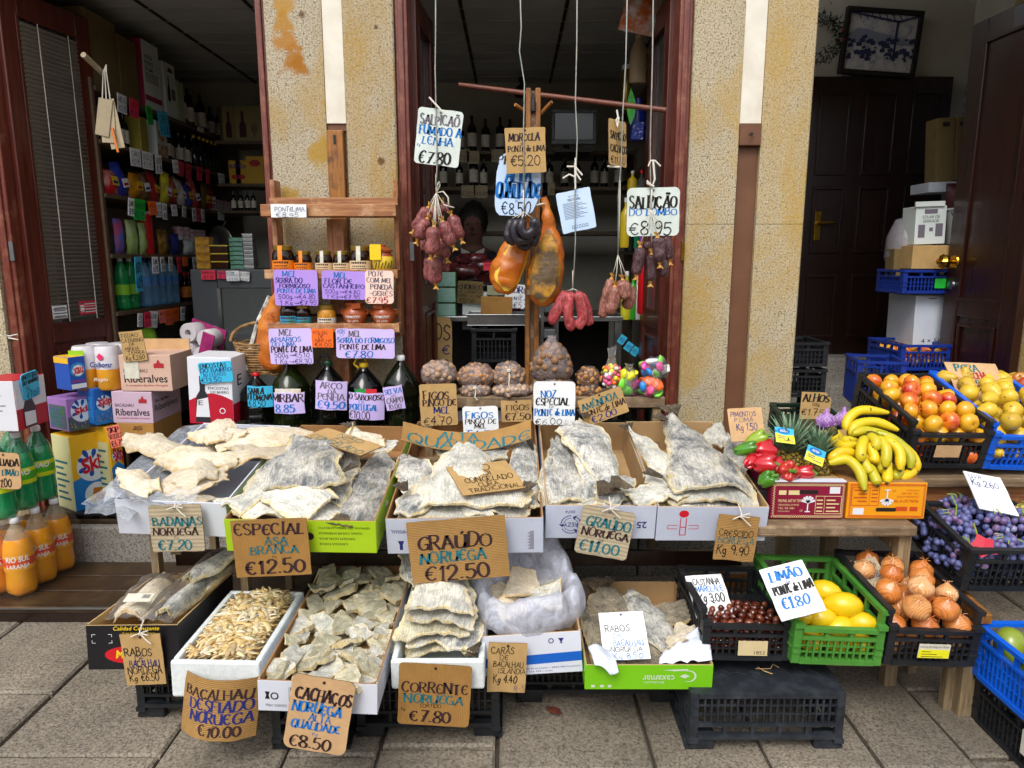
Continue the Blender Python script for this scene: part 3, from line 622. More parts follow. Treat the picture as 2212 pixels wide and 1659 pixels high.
# ------------------------------------------------------------------ inside the shop
BOTG=mat('dark_bottle_glass','#0d1410',rough=.08,spec=.6);BOTR=mat('dark_red_bottle_glass','#1a0d0c',rough=.08,spec=.6)
GOLDF=mat('gold_foil','#c9a032',rough=.3,metal=.8);PAPER=mat('paper_label','#d5d2c4','#c5c0ae',sc=30,rough=.7)
CAPW=mat('white_cap','#e6e8ea',rough=.4);CLEARB=mat('clear_blue_plastic','#6fa3cc',rough=.08,alpha=.45);REDP=mat('red_plastic','#c01820',rough=.3)
BLUEP=mat('navy_plastic','#1b2a86',rough=.3);CREAMP=mat('cream_plastic','#d8bf9a',rough=.35);BLK=mat('black_plastic','#131416','#1a1b1d',sc=30,rough=.42,bump=.08,bsc=90)
def bottle(name,label,cat,M,h,r,body,cap,lab=PAPER,prof=None,group=None,labz=(.15,.5),n=14,neck=.3):
 t=T(name,label,cat,M,group)
 prof=prof or[(r*.9,0),(r,.01),(r,h*.6),(r*.9,h*.67),(r*neck*1.2,h*.76),(r*neck,h*.8),(r*neck,h*.93)]
 MB().lathe(prof,n).build('body',body,t,smooth=True)
 zt=prof[-1][1];MB().lathe([(prof[-1][0]*1.12,zt-h*.06),(prof[-1][0]*1.15,zt+h*.015),(prof[-1][0]*1.1,zt+h*.03),(0,zt+h*.03)],12).build('cap',cap,t,smooth=True)
 if lab:
  m=MB();m.lathe([(r*1.012,h*labz[0]),(r*1.012,h*labz[1])],n);m.m=m.m[:];
  m.f=m.f[:-2];m.m=m.m[:-2];m.build('label',lab,t,smooth=True)
 return t
def carton(name,label,cat,M,w,d,h,mats,group=None,deco=None,bevel=.003):
 """closed box: local x width, y depth (front at y=0), z up; mats: front, sides, top"""
 t=T(name,label,cat,M,group);m=MB();m.bx(-w/2,w/2,0,d,0,h);m.m=[1,2,0,1,1,1]
 m.build('carton',mats,t,bevel=bevel)
 if deco:
  q=MB();ms=deco(q,w,d,h);q.build('print',ms,t)
 return t
FP=Matrix(((1,0,0,0),(0,0,-1,0),(0,1,0,0),(0,0,0,1)))
before=set(bpy.data.objects)
SX=-2.12;SHZ=[2.46,2.185,1.9,1.57,1.245,.91]
WOODSH=M_wood('shelf_board',c('#4a3c2c'),c('#6d5a42'),6,.6,'Y')
t=T('shelf_unit','tall wooden shelf unit packed with groceries along the side wall','shelves',V((-2.3,4.5,.3)))
for z in SHZ:MB().bx(-.26,.18,-.8,1.2,z-.3-.022,z-.3).build('shelf',WOODSH,t)
for y in(-.82,1.2):MB().bx(-.26,.17,y,y+.02,0,2.2).build('side_panel',WOODSH,t)
FX=lambda x,y,z,a=90:Matrix.Translation((x,y,z))@eul(0,0,a)
KR=CARD['dark'];WB=mat('white_carton','#d3dbd8','#c5cdca',sc=4,rough=.5);PINKP=mat('wine_red_print','#8e1f45',rough=.5)
def dec_wine(q,w,d,h):
 for k,s in enumerate(('ADEGA','PONTE','DE LIMA')):print_text(q,s,-.38*w,.1*w,h*(.74-.09*k),h*(.8-.09*k),.001,0,bold=.01,M=FP)
 q.add([(-w/2,h*.12,.001),(w/2,h*.12,.001),(w/2,h*.2,.001),(-w/2,h*.2,.001)],[(0,1,2,3)],1,FP)
 for k in range(5):q.add([(-.4*w,h*(.4+k*.03),.001),(.38*w,h*(.4+k*.03),.001),(.38*w,h*(.412+k*.03),.001),(-.4*w,h*(.412+k*.03),.001)],[(0,1,2,3)],0,FP)
 return[INK['w'],PINKP]
def dec_bottle(q,w,d,h):
 q.add([(x*w,y*h,.001)for x,y in((-.3,.3),(-.05,.3),(-.05,.52),(-.12,.6),(-.12,.75),(-.22,.75),(-.22,.6),(-.3,.52))],[tuple(range(8))],0,FP)
 q.add([(.05*w,.35*h,.001),(.4*w,.35*h,.001),(.4*w,.55*h,.001),(.05*w,.55*h,.001)],[(0,1,2,3)],1,FP)
 q.add([(x*w,y*h,.001)for x,y in((-.2,.84),(.25,.84),(.3,.88),(.15,.92),(-.1,.92))],[tuple(range(5))],0,FP)
 return[INK['w'],INK['g']]
carton('wine_carton','big brown carton nearest the door on the top shelf','carton',FX(-2.15,3.86,SHZ[0]),.3,.24,.4,[KR,KR,KR])
carton('wine_carton','second big brown carton with flaps on the top shelf','carton',FX(-2.15,4.13,SHZ[0]),.2,.24,.36,[KR,KR,KR])
carton('wine_carton','pale wine carton with a wine red band on the top shelf','carton',FX(-2.13,4.36,SHZ[0]),.21,.22,.4,[WB,PINKP,WB],None,dec_wine)
carton('wine_carton','slim white carton with a printed bottle on the top shelf','carton',FX(-2.13,4.6,SHZ[0]),.15,.2,.34,[WB,WB,WB],None,dec_bottle)
carton('wine_carton','pale green carton beside the top shelf bottles','carton',FX(-2.13,4.74,SHZ[0]),.1,.2,.26,[mat('pale_green_carton','#aab79a',rough=.5)]*3)
b0=bottle('wine_bottle','dark wine bottle with a pale label on the side shelves','bottle',V((-2.19,4.86,SHZ[0])),.3,.038,BOTG,BOTR,group='wine bottles on the side shelves')
rr=random.Random(21)
for i in range(6):dup(b0,Matrix.Translation((-2.18-rr.random()*.06,4.98+i*.105,SHZ[0]))@Matrix.Scale(rr.uniform(.75,1.02),4))
for i in range(9):dup(b0,Matrix.Translation((-2.18-rr.random()*.04,4.5+i*.095,SHZ[1]))@Matrix.Scale(.75,4))
for i in range(5):dup(b0,Matrix.Translation((-2.19,3.98+i*.05+(.0 if i<3 else.3),SHZ[1]if i<3 else SHZ[1]))@Matrix.Scale(.72,4))
g0=bottle('sparkling_bottle','dark bottle with a gold foil neck on the side shelves','bottle',V((-2.17,4.98,SHZ[1])),.24,.034,BOTG,GOLDF,None,group='gold necked bottles on the side shelves',prof=[(.03,0),(.034,.01),(.034,.12),(.014,.17),(.013,.225)])
for i in range(5):dup(g0,Matrix.Translation((-2.16,5.05+i*.07,SHZ[1])))
YB=mat('yellow_bottle_box','#a89a3c','#8a7c30',sc=6,rough=.5)
carton('gift_box','narrow yellow bottle box on the second shelf','box',FX(-2.14,4.22,SHZ[1]),.09,.09,.21,[YB]*3)
def dec_food(q,w,d,h):
 q.lathe([(.0,0),(w*.3,0),(w*.3,.001)],14,0,FP@TR(0,h*.62,.0005));q.add([(-w/2,0,.001),(w/2,0,.001),(w/2,h*.36,.001),(-w/2,h*.36,.001)],[(0,1,2,3)],1,FP);return[mat('fruit_print','#b5502c','#d8a24a',sc=40),mat('brown_print','#7a3a1c','#c8bca0',sc=25)]
carton('food_box','white box with a fruit picture on the second shelf','box',FX(-2.13,4.42,SHZ[1]),.13,.1,.22,[WB]*3,None,dec_food)
YEL_=mat('yellow_patch','#d8b828',rough=.4)
BAGC=['#b81c24','#2a3aa0','#c98a1c','#7a5a2a','#b02a30','#d8cc3a','#9a1c22','#e0dcd8','#3a4aa8','#c03038','#6a4a28','#a02028']
def bag_mesh(w,h,d,seed):
 m=MB()
 def f(u,v,s):
  x,z=(u-.5)*w*(1-.1*math.sin(v*3.14)),v*h;e=math.sin(u*3.14159)**.6*math.sin(v*3.14159)**.6
  return(x,s*d/2*e+pn((x,z,s),40,seed)*.008,z)
 m.grid(9,9,lambda u,v:f(u,v,-1));m.grid(9,9,lambda u,v:f(1-u,v,1));return m
for i in range(12):
 nm='snack_bag';m=bag_mesh(rr.uniform(.1,.15),rr.uniform(.14,.2),.06,i)
 o=m.build(nm,mat('foil_'+BAGC[i][1:],BAGC[i],'#d0c8b8' if i%3==0 else '#201818',sc=18,rough=.25,lo=.45,hi=.85),smooth=True,sharp=180)
 o.matrix_world=FX(-2.15,3.82+i*.12,SHZ[2])@eul(rr.uniform(-15,5),rr.uniform(-14,14),0)
 col_w=['red','blue','amber','brown','red','yellow','dark red','white','blue','red','brown','dark red'][i]
 q=MB();q.bx(-.03,.034,-.0345,-.033,.05,.1);q.bx(-.022,.026,-.0352,-.0346,.06,.075,1);q.build('label',[CARD['white']if i%2 else YEL_,INK['r']if i%3 else INK['n']],o);tag(o,f'shiny {col_w} snack bag standing among the bags of the middle shelf','snack bag',f'{col_w} snack bags on the middle shelf')
GRN=mat('pale_green_pack','#7fae2e','#c9d6b0',sc=6,rough=.4)
for i,(y,w,h,mm,lb)in enumerate(((3.84,.1,.2,mat('blue_red_pack','#2464b8','#b02a30',sc=14),'blue and red pack nearest the door on the fourth shelf'),(3.98,.13,.2,GRN,'wide pale green pack on the fourth shelf'),(4.1,.08,.19,GRN,'narrow pale green pack beside the red tube'),(4.35,.12,.16,mat('gold_wrap','#b58a34','#4a2a14',sc=25,rough=.25),'brown and gold wrapped cake pack on the fourth shelf'),(4.52,.11,.14,mat('navy_pack','#1c2468','#2a3488',sc=8),'dark blue sweets pack on the fourth shelf'),(4.72,.16,.1,WB,'white paper napkin pack on the fourth shelf'))):
 m=bag_mesh(w,h,.05,i+30);o=m.build('grocery_pack',mm,smooth=True,sharp=180);o.matrix_world=FX(-2.15,y,SHZ[3]);tag(o,lb,'pack')
t=T('crisp_tube','red crisp tube on the fourth shelf','tube',V((-2.17,4.2,SHZ[3])));MB().lathe([(.036,0),(.038,.005),(.038,.25),(.034,.25)],16).build('tube',REDP,t,smooth=True);MB().lathe([(.0385,.245),(.0395,.262),(0,.262)],16).build('lid',mat('clear_lid','#a09a98',rough=.2),t,smooth=True)
CAN=mat('printed_can','#9a3a3a','#c8ccd6',sc=22,rough=.3)
t0=T('food_can','printed food can in the stack on the fourth shelf','can',V((-2.18,4.74,SHZ[3]+.101)),'stacked food cans');MB().lathe([(.034,0),(.036,.003),(.036,.085),(.034,.088),(0,.088)],14).build('can',CAN,t0,smooth=True);MB().lathe([(.037,.0),(.037,.005)],14).build('rim',STEEL,t0)
for k,(y,z)in enumerate(((4.83,0),(4.83,.09),(4.92,0),(4.92,.09),(5.0,0),(5.0,.09),(4.65,.101))):dup(t0,Matrix.Translation((-2.18,y,SHZ[3]+z)))
for i in range(16):dup(t0,Matrix.Translation((-2.17-(i%2)*.05,5.12+i*.035,SHZ[2+i%2])))
for i in range(10):dup(b0,Matrix.Translation((-2.2,5.2+i*.05,SHZ[4]))@Matrix.Scale(.6,4),'small dark bottle at the far end of the fifth shelf','small bottles on the fifth shelf')
for i in range(6):dup(b0,Matrix.Translation((-2.2,3.8+i*.05,SHZ[1]))@Matrix.Scale(.7,4))
pw=[(.03,0),(.042,.012),(.042,.06),(.039,.07),(.042,.08),(.042,.13),(.039,.14),(.042,.15),(.042,.2),(.03,.25),(.013,.285),(.013,.3)]
w0=bottle('water_bottle','clear blue water bottle in the shrink wrapped pack','bottle',V((-2.17,4.12,SHZ[4])),.31,.042,CLEARB,BLUEP,mat('blue_water_label','#3f7fbe','#b9493a',sc=18,lo=.55,hi=.75),pw,'water bottles on the fifth shelf',(.42,.6),12)
for i in range(1,6):dup(w0,Matrix.Translation((-2.17-(i%2)*.09,4.12+(i//2)*.09+(i%2)*.02,SHZ[4])))
for i in range(2):dup(w0,Matrix.Translation((-2.17,4.39+i*.09,SHZ[4])))
GB=mat('green_plastic','#1f8a4a',rough=.1,alpha=.75)
g1=bottle('soda_bottle','green soda bottle on the fifth shelf beside the water','bottle',V((-2.17,3.86,SHZ[4])),.3,.042,GB,CAPW,mat('lime_label','#7cb82a',rough=.4),pw,'green soda bottles on the fifth shelf',(.3,.5),12);dup(g1,Matrix.Translation((-2.17,3.96,SHZ[4])))
k0=bottle('cola_bottle','small dark cola bottle with a red and yellow label','bottle',V((-2.17,4.66,SHZ[4])),.21,.03,BOTR,REDP,mat('cola_label','#b3281c','#d2a02a',sc=25),None,'cola bottles on the fifth shelf')
for i in range(1,5):dup(k0,Matrix.Translation((-2.17,4.66+i*.068,SHZ[4])))
m=bag_mesh(.2,.22,.12,51);o=m.build('green_bag',mat('lime_bag','#7cab2c','#5c8420',sc=9,rough=.4),smooth=True);o.matrix_world=FX(-2.1,3.95,SHZ[5]);tag(o,'lime green plastic bag on the lowest shelf','bag')
t=T('toilet_roll_pack','pink wrapped pack of toilet rolls leaning at the lowest shelf','toilet paper',Matrix.Translation((-1.9,4.05,.84))@eul(0,18,-12))
for i in range(3):
 for j in range(2):m=MB();m.lathe([(.02,0),(.055,0),(.058,.004),(.058,.1),(.055,.104),(.02,.104),(.02,0)],16,0,Matrix.Translation((j*.118,0,.06+i*.108))@eul(90,0,0));m.build('roll',mat('tissue','#d9d2d6',rough=.9),t,smooth=True)
m=MB();m.bx(-.06,.18,.0,.012,0,.34,0);m.bx(.1,.18,-.11,-.105,.03,.32,0);m.build('wrapper',mat('pink_wrap','#b13a78','#8e2a60',sc=12,rough=.2),t)
t=T('tub','round tub with black and yellow lettering by the toilet rolls','tub',V((-1.88,4.45,.83)));MB().lathe([(.1,0),(.12,.01),(.125,.2),(.128,.21),(.128,.235),(0,.235)],20).build('tub',mat('pale_tub','#b9bcc6',rough=.3),t,smooth=True)
m=MB();m.lathe([(.1265,.09),(.1275,.19)],20);m.f=m.f[:-2];m.m=m.m[:-2];m.build('band',mat('tub_band','#14141c','#d4b42a',sc=18,lo=.6,hi=.7),t,smooth=True)
def shelf_tag(z,y,w,h,key,x=SX+.064):
 M=Matrix.Translation((x,y,z-.015))@eul(90+rr.uniform(-3,6),rr.uniform(-6,6),90+rr.uniform(-8,8))
 t=T('price_tag',f'small {key} price tag on the edge of the side shelves','price tag',M,f'{key} price tags on the side shelves');m=MB();m.bx(-w/2,w/2,-h,0,-.001,.001);m.build('card',CARD[key],t)
 q=MB();L=rr.choice(['ARROZ','MASSA','MILHO','CAFE','LEITE','SUMO','VINHO','BOLO']);stroke_text(q,L,-w*.42,w*.42,-h*.45,-h*.15,.0016,INKI['k'],'pen');stroke_text(q,rr.choice(['€1.15','€0.95','€2.30','€3.00','€0.75']),-w*.42,w*.42,-h*.9,-h*.58,.0016,INKI['n'],'pen');q.build('lettering',INKM,t)
for(z,y,w,h,k)in((SHZ[0],3.84,.1,.1,'white'),(SHZ[0],3.97,.09,.1,'red'),(SHZ[0],4.13,.08,.11,'green'),(SHZ[0],4.3,.13,.15,'cyan'),(SHZ[0],4.85,.12,.03,'white'),(SHZ[1],3.93,.1,.1,'white'),(SHZ[1],4.07,.12,.1,'white'),(SHZ[1],4.2,.07,.11,'white'),(SHZ[1],4.42,.06,.08,'white'),(SHZ[1],4.5,.09,.09,'red'),(SHZ[1],4.62,.09,.1,'red'),(SHZ[1],4.78,.07,.09,'red'),(SHZ[1],4.92,.09,.1,'red'),(SHZ[1],5.15,.09,.08,'white'),(SHZ[2],3.84,.05,.1,'white'),(SHZ[2],3.93,.11,.12,'green'),(SHZ[2],4.07,.08,.08,'orange'),(SHZ[2],4.15,.06,.09,'white'),(SHZ[2],4.23,.05,.1,'white'),(SHZ[2],4.35,.07,.07,'white'),(SHZ[2],4.5,.06,.07,'white'),(SHZ[2],4.64,.07,.09,'white'),(SHZ[2],4.71,.05,.09,'red'),(SHZ[2],4.78,.07,.09,'white'),(SHZ[2],5.1,.12,.06,'white'),(SHZ[3],3.85,.08,.2,'cyan'),(SHZ[3],4.05,.06,.1,'white'),(SHZ[3],4.14,.07,.09,'white'),(SHZ[3],4.25,.06,.09,'white'),(SHZ[3],4.36,.06,.1,'red'),(SHZ[3],4.45,.07,.06,'orange'),(SHZ[3],4.6,.08,.12,'white'),(SHZ[3],4.7,.08,.1,'white'),(SHZ[3],4.85,.06,.08,'white'),(SHZ[3],4.93,.06,.08,'white'),(SHZ[4],3.82,.06,.08,'white'),(SHZ[4],3.9,.07,.09,'red'),(SHZ[4],3.98,.08,.1,'white'),(SHZ[4],4.08,.07,.08,'salmon'),(SHZ[4],4.17,.09,.1,'orange'),(SHZ[4],4.26,.09,.09,'orange'),(SHZ[4],4.36,.05,.09,'white'),(SHZ[4],4.72,.06,.1,'orange'),(SHZ[4],4.8,.06,.1,'red'),(SHZ[4],4.88,.06,.07,'red')):
 shelf_tag(z,y,w,h,k)
for o in set(bpy.data.objects)-before:
 if o.parent is None:o.location=o.location+V((-.12,.3,0))
t=T('tag_bundle','bundle of white shelf tags hanging on strings inside the left door','tags',at(232,215,3.75));m=MB()
for i,a in enumerate((-8,2,12)):m.bx(-.035,.035,-.004-i*.006,-.002-i*.006,-.24+i*.03,0,0,eul(0,a,0))
m.build('card',CARD['grey'],t);m=MB()
for dx in(-.02,0,.02):m.tube([(dx,-.01,0),(dx*.4,0,.13),(0,.02,.17)],.003,5)
m.build('string',mat('pale_string','#cfc9ba',rough=.8),t);m=MB();m.tube([(.02,-.02,-.14),(.045,-.03,-.26)],.006,6,0);m.build('pencil',mat('orange_pencil','#d8782a',rough=.4),t)
m=MB();m.tube([at(180,118,3.62)-at(232,215,3.75),at(222,158,3.78)-at(232,215,3.75)],.014,8);m.build('rod',CARD['grey'],t,smooth=True)
fx0,fx1=at(415,650,4.55).x,-1.0;zt=at(500,582,4.55).z
t=T('display_fridge','dark grey glass fronted display fridge under the slicer','fridge',V((0,4.55,.3)));GREY=mat('fridge_grey','#4a4f53','#42474b',sc=4,rough=.5)
gx=at(472,650,4.55).x;m=MB();m.bx(fx0,gx,0,.6,0,zt-.3);m.bx(gx,fx1,0,.6,zt-.42,zt-.3);m.bx(gx,fx1,0,.6,0,.25);m.bx(gx,fx1,.55,.6,.2501,zt-.4201);m.build('cabinet',GREY,t,bevel=.006)
MB().bx(gx-.001,gx+.02,-.012,.01,.2,zt-.42).build('frame',STEEL,t);MB().bx(gx+.021,fx1,.0,.005,.2501,zt-.4201).build('glass',GLASS,t);MB().bx(gx+.02,fx1,.1,.5,zt-.72,zt-.71).build('shelf',GLASS,t)
for i,(lb,k)in enumerate((('white tubs',0),('green packs',1))):
 for j in range(3):
  if k==0:o=T('food_tub','white tub behind the fridge glass','tub',V((gx+.09+j*.085,4.7,zt-.405-.3+.0)),'tubs in the fridge');MB().lathe([(.03,0),(.037,.1),(.039,.105),(0,.106)],12).build('tub',CAPW,o,smooth=True)
  else:o=T('food_pack','green food pack behind the fridge glass','pack',V((gx+.36+j*.1,4.72,zt-.405-.3)),'packs in the fridge');MB().bx(-.045,.045,0,.05,0,.08+j*.01).build('pack',mat('leaf_green_pack','#3c9a3a','#c8d8b8',sc=14,rough=.3),o,bevel=.003)
def stack(name,label,cat,px,Y,n,w,d,h,mm,grp,gap=.001,z0=None):
 p=at(px,575,Y);z=zt+.002 if z0 is None else z0
 for i in range(n):
  t=T(name,label,cat,Matrix.Translation((p.x,Y,z+i*(h+gap)))@eul(0,0,rr.uniform(-3,3)),grp);MB().bx(-w/2,w/2,0,d,0,h*.86).build('tin',mm[0],t,bevel=.003);MB().bx(-w/2-.002,w/2+.002,-.002,d+.002,h*.862,h).build('lid',mm[1],t)
stack('butter_box','yellow and brown margarine box on the fridge, stacked','box',440,4.62,4,.09,.07,.05,[mat('margarine_print','#c89a2a','#6a3412',sc=16,rough=.4)]*2,'margarine boxes on the fridge')
stack('marmalade_tub','dark brown marmalade tub with yellow rim, stacked on the fridge','tub',475,4.6,3,.11,.09,.05,[mat('marmalade','#2a1408','#3a1c0c',sc=8,rough=.2),mat('yellow_rim','#c8b02a',rough=.4)],'marmalade tubs on the fridge')
stack('green_tin','flat green tin in a tall stack on the fridge','tin',512,4.6,7,.085,.07,.028,[mat('tin_green','#2c7a3a','#9ab8c8',sc=20,rough=.3),mat('tin_green_dark','#14401e',rough=.3)],'green tins on the fridge')
stack('silver_tin','flat silver tin in a tall stack on the fridge','tin',538,4.6,9,.065,.07,.024,[STEEL,STEEL],'silver tins on the fridge')
t=T('meat_slicer','steel meat slicer behind the stacked tins','slicer',at(497,560,4.95));m=MB();m.bx(-.1,.16,-.1,.12,-.06,.02);m.bx(-.02,.16,-.04,.08,.02,.12);m.build('housing',STEEL,t,bevel=.02);m=MB();m.lathe([(0,0),(.12,0),(.125,.004),(.12,.008),(0,.008)],24,0,TR(-.03,-.06,.1)@eul(90,0,-30));m.build('blade',STEEL,t,smooth=True);m=MB();m.tube([(-.12,-.02,.02),(-.02,.02,.26)],.008,8);m.build('handle',BLK,t)
sign('pink card reading marmelada on the fridge edge',[(433,583),(465,584),(465,604),(435,604)],4.53,'red',[('MARMELADA',.08,.92,.14,.36,'k','pen'),('€1.95',.2,.9,.6,.92,'k','pen')],hole=False,name='price_sign')
sign('pink and violet card next to the marmelada card',[(468,586),(492,586),(490,603),(470,601)],4.53,'red',[('MARMELADA',.08,.92,.14,.4,'n','pen'),('€1.10',.2,.9,.55,.92,'n','pen')],hole=False)
sign('white card for general tuna in oil on the fridge edge',[(488,585),(518,585),(516,607),(489,607)],4.52,'white',[('ATUM',.05,.6,.08,.28,'t','nib'),('GENERAL',.05,.95,.33,.5,'t','nib'),('€1.15',.15,.9,.7,.95,'n','nib')],hole=False)
sign('narrow white tuna card at the end of the fridge edge',[(516,586),(540,588),(538,608),(517,606)],4.53,'white',[('ATUM',.1,.95,.08,.28,'k','nib'),('POSTA',.1,.95,.33,.5,'k','nib'),('€0.77',.1,.9,.7,.95,'k','nib')],hole=False)
zb1,zb2=at(530,305,5.4).z,at(530,372,5.4).z;zb0=at(530,455,5.4).z
t=T('back_shelf','dark shelf at the back of the left room with yellow starch boxes','shelves',V((0,5.5,0)))
for z in(zb1,at(530,397,5.4).z,zb0):MB().bx(at(465,300,5.4).x,-.95,-.12,.2,z-.02,z).build('shelf',WOODSH,t)
YEL=mat('yellow_print_box','#c8a01c','#b88a18',sc=5,rough=.5);GIFT=mat('beige_gift_box','#8f8358','#827650',sc=5,rough=.6)
for i,(px,w,lb)in enumerate(((508,.1,'yellow corn starch box with dark print'),(522,.1,'yellow corn starch box at the end of the shelf'),(552,.14,'larger yellow cake mix box with a red oval'))):
 z=at(530,397,5.4).z
 def dec(q,w_,d,h,i=i):
  if i<2:print_text(q,'MAIZENA',-.42*w_,.42*w_,h*.66,h*.84,.001,0,bold=.02,M=FP)
  q.lathe([(0,.0),(w_*.32,0),(w_*.32,.001)],16,1,FP@TR(0,h*(.3 if i<2 else.75),.0006)@Matrix.Diagonal((1,.6,1,1)));return[INK['n'],INK['r']]
 carton('starch_box',lb,'box',V((at(px,380,5.42).x,5.42,z)),w-.01,.08,.17 if i<2 else.2,[YEL]*3,None,dec)
def dec_gift(q,w,d,h):
 q.add([(x*w,y*h,.001)for x,y in((-.35,.12),(-.08,.12),(-.08,.48),(-.16,.58),(-.16,.85),(-.27,.85),(-.27,.58),(-.35,.48))],[tuple(range(8))],0,FP)
 q.add([(x*w,y*h,.001)for x,y in((.1,.3),(.16,.24),(.3,.24),(.36,.3),(.36,.42),(.3,.52),(.16,.52),(.1,.42))],[tuple(range(8))],1,FP);q.add([(x*w,y*h,.001)for x,y in((.21,.13),(.25,.13),(.25,.24),(.21,.24))],[(0,1,2,3)],0,FP);return[INK['w'],mat('dim_glass_print','#6a5a38',rough=.4)]
carton('gift_box','beige wine gift box with a bottle and a glass drawn on it','box',V((at(538,300,5.42).x,5.42,zb1)),.19,.09,.25,[GIFT]*3,None,dec_gift)
carton('gift_box','turned beige wine gift box beside the drawn bottle box','box',Matrix.Translation((at(502,300,5.42).x,5.45,zb1))@eul(0,0,35),.15,.09,.25,[GIFT]*3,None,dec_gift)
for px in(505,520,535,548):dup(b0,Matrix.Translation((at(px,440,5.44).x,5.44,zb0))@Matrix.Scale(.5,4),'small clear bottle on the lowest back shelf','small bottles on the back shelf')
t=T('wine_shelf','dark wall shelves full of wine bottles behind the hanging signs','shelves',V((.0,5.5,0)));zs=[at(1000,y,5.42).z for y in(328,405,500)]
for z in zs:MB().bx(at(900,330,5.4).x,.9,-.14,.24,z-.025,z).build('shelf',WOODSH,t)
for x in(-.72,.1,.9):MB().bx(x,x+.02,-.13,.24,.3,zs[0]+.01).build('upright',WOODSH,t)
for j,z in enumerate(zs[:2]):
 for i in range(15):
  x=-.6+i*.1+rr.uniform(-.02,.02)
  if j==0 and.2<x:continue
  dup(b0,Matrix.Translation((x,5.46,z))@Matrix.Scale(rr.uniform(.72,.95),4),'wine bottle on the dark back wall shelves','wine bottles on the back wall')
for px,y in((1000,336),(1022,340),(1075,336),(1185,408),(1170,408),(1010,414),(1040,414)):
 p=at(px,y,5.33);t=T('price_tag','dim paper price tag on the dark back wall shelves','price tag',p,'price tags on the back wall');MB().bx(-.045,.045,0,.002,-.045,.045).build('card',CARD['grey'],t);q=MB();stroke_text(q,'€3.20',-.04,.04,-.03,.0,.001,INKI['k'],'pen');q.build('lettering',INKM,t,M=FP)
a,b=at(1192,236,4.9),at(1288,312,4.9)
t=T('television','old grey television on a bracket at the back of the shop','television',V(((a.x+b.x)/2,4.9,b.z)));w,h=b.x-a.x,a.z-b.z
m=MB();f=.022;m.bx(-w/2,w/2,0,.04,0,f+.01);m.bx(-w/2,w/2,0,.04,h-f,h);m.bx(-w/2,-w/2+f,0,.04,f+.0105,h-f-.0005);m.bx(w/2-f,w/2,0,.04,f+.0105,h-f-.0005);m.bx(-w/2+.03,w/2-.03,.0405,.22,.03,h-.03);m.build('casing',mat('tv_grey','#5a5e60',rough=.5),t,bevel=.006)
MB().bx(-w/2+f+.001,w/2-f-.001,.008,.02,f+.011,h-f-.001).build('screen',mat('tv_screen','#0c1012',rough=.1),t);m=MB();m.bx(-w*.4,w*.4,-.02,.3,-.05,-.03);m.bar((0,.3,-.04),(0,.75,.1),.04,.04);m.build('bracket',IRON,t)
t=T('wall_lamp','dark lamp fixed high on the back wall near the ceiling strips','lamp',at(1127,200,5.7));m=MB();m.lathe([(.0,-.04),(.05,-.03),(.06,.0),(.04,.04),(.015,.06),(.015,.1)],14);m.build('shade',IRON,t,smooth=True);MB().cb(0,.03,.1,.05,.05,.03).build('bracket',IRON,t)
cz=at(1080,690,3.95).z;
t=T('counter','low steel topped counter inside the middle doorway','counter',V((0,4.25,.3)));cx0,cx1=at(950,690,4.25).x,at(1340,690,4.25).x
MB().bx(cx0,cx1,-.1,.45,cz-.33,cz-.3).build('top',STEEL,t,bevel=.003);
for x in(cx0+.03,(cx0+cx1)/2,cx1-.03):
 for y in(-.07,.42):MB().bx(x-.015,x+.015,y-.015,y+.015,0,cz-.331).build('leg',STEEL,t)
MB().bx(cx0+.02,cx1-.02,.35,.4,.0,cz-.34).build('back_panel',DARK,t)
a,b=at(1008,682,3.98),at(1142,706,3.98);t=T('metal_tray','shallow steel tray with rounded rim on the counter','tray',V(((a.x+b.x)/2,4.15,b.z+.004)));w=(b.x-a.x)/2;m=MB()
m.bx(-w,w,-.14,.14,0,.004);m.bx(-w,w,-.14,-.135,.0045,a.z-b.z);m.bx(-w,w,.135,.14,.0045,a.z-b.z);m.bx(-w,-w+.005,-.134,.134,.0045,a.z-b.z);m.bx(w-.005,w,-.134,.134,.0045,a.z-b.z);m.build('pan',STEEL,t,bevel=.002);m=MB();m.bx(-w-.008,w+.008,-.15,-.141,a.z-b.z-.006,a.z-b.z+.002);m.build('rim',STEEL,t,bevel=.002)
def quadbox(name,label,cat,q,Y,depth,mats,deco=None,bevel=.003,group=None,level=False):
 """carton whose front face fills the four measured corners at distance Y"""
 a,b,d,e=(at(*p,Y)for p in q)
 if level:Yr=Y+.8*(d-e).length;b,d=at(*q[1],Yr),at(*q[2],Yr)
 xx=((b-a)+(d-e)).normalized();up=((a-e)+(b-d))
 if level:xx.z=0;xx.normalize();up=V((0,0,1))
 up=(up-xx*up.dot(xx)).normalized();yy=-xx.cross(up)
 M=Matrix(((xx.x,yy.x,up.x,0),(xx.y,yy.y,up.y,0),(xx.z,yy.z,up.z,0),(0,0,0,1)));M.translation=(d+e)/2
 w=((b-a).length+(d-e).length)/2;h=((a-e).length+(b-d).length)/2
 return carton(name,label,cat,M,w,depth,h,mats,group,deco,bevel),M,w,h
def dec_lour(q,w,d,h):print_text(q,'LOUREIRO',-.2*w,.42*w,h*.78,h*.86,.001,0,M=FP);return[INK['k']]
quadbox('wine_carton','white carton printed loureiro behind the metal tray','carton',[(999,632),(1052,632),(1052,712),(999,712)],4.32,.2,[WB]*3,dec_lour)
quadbox('cardboard_flap','brown cardboard piece standing in the metal tray','cardboard',[(1036,640),(1105,642),(1106,684),(1038,682)],4.12,.03,[CARD['kraft3']]*3)
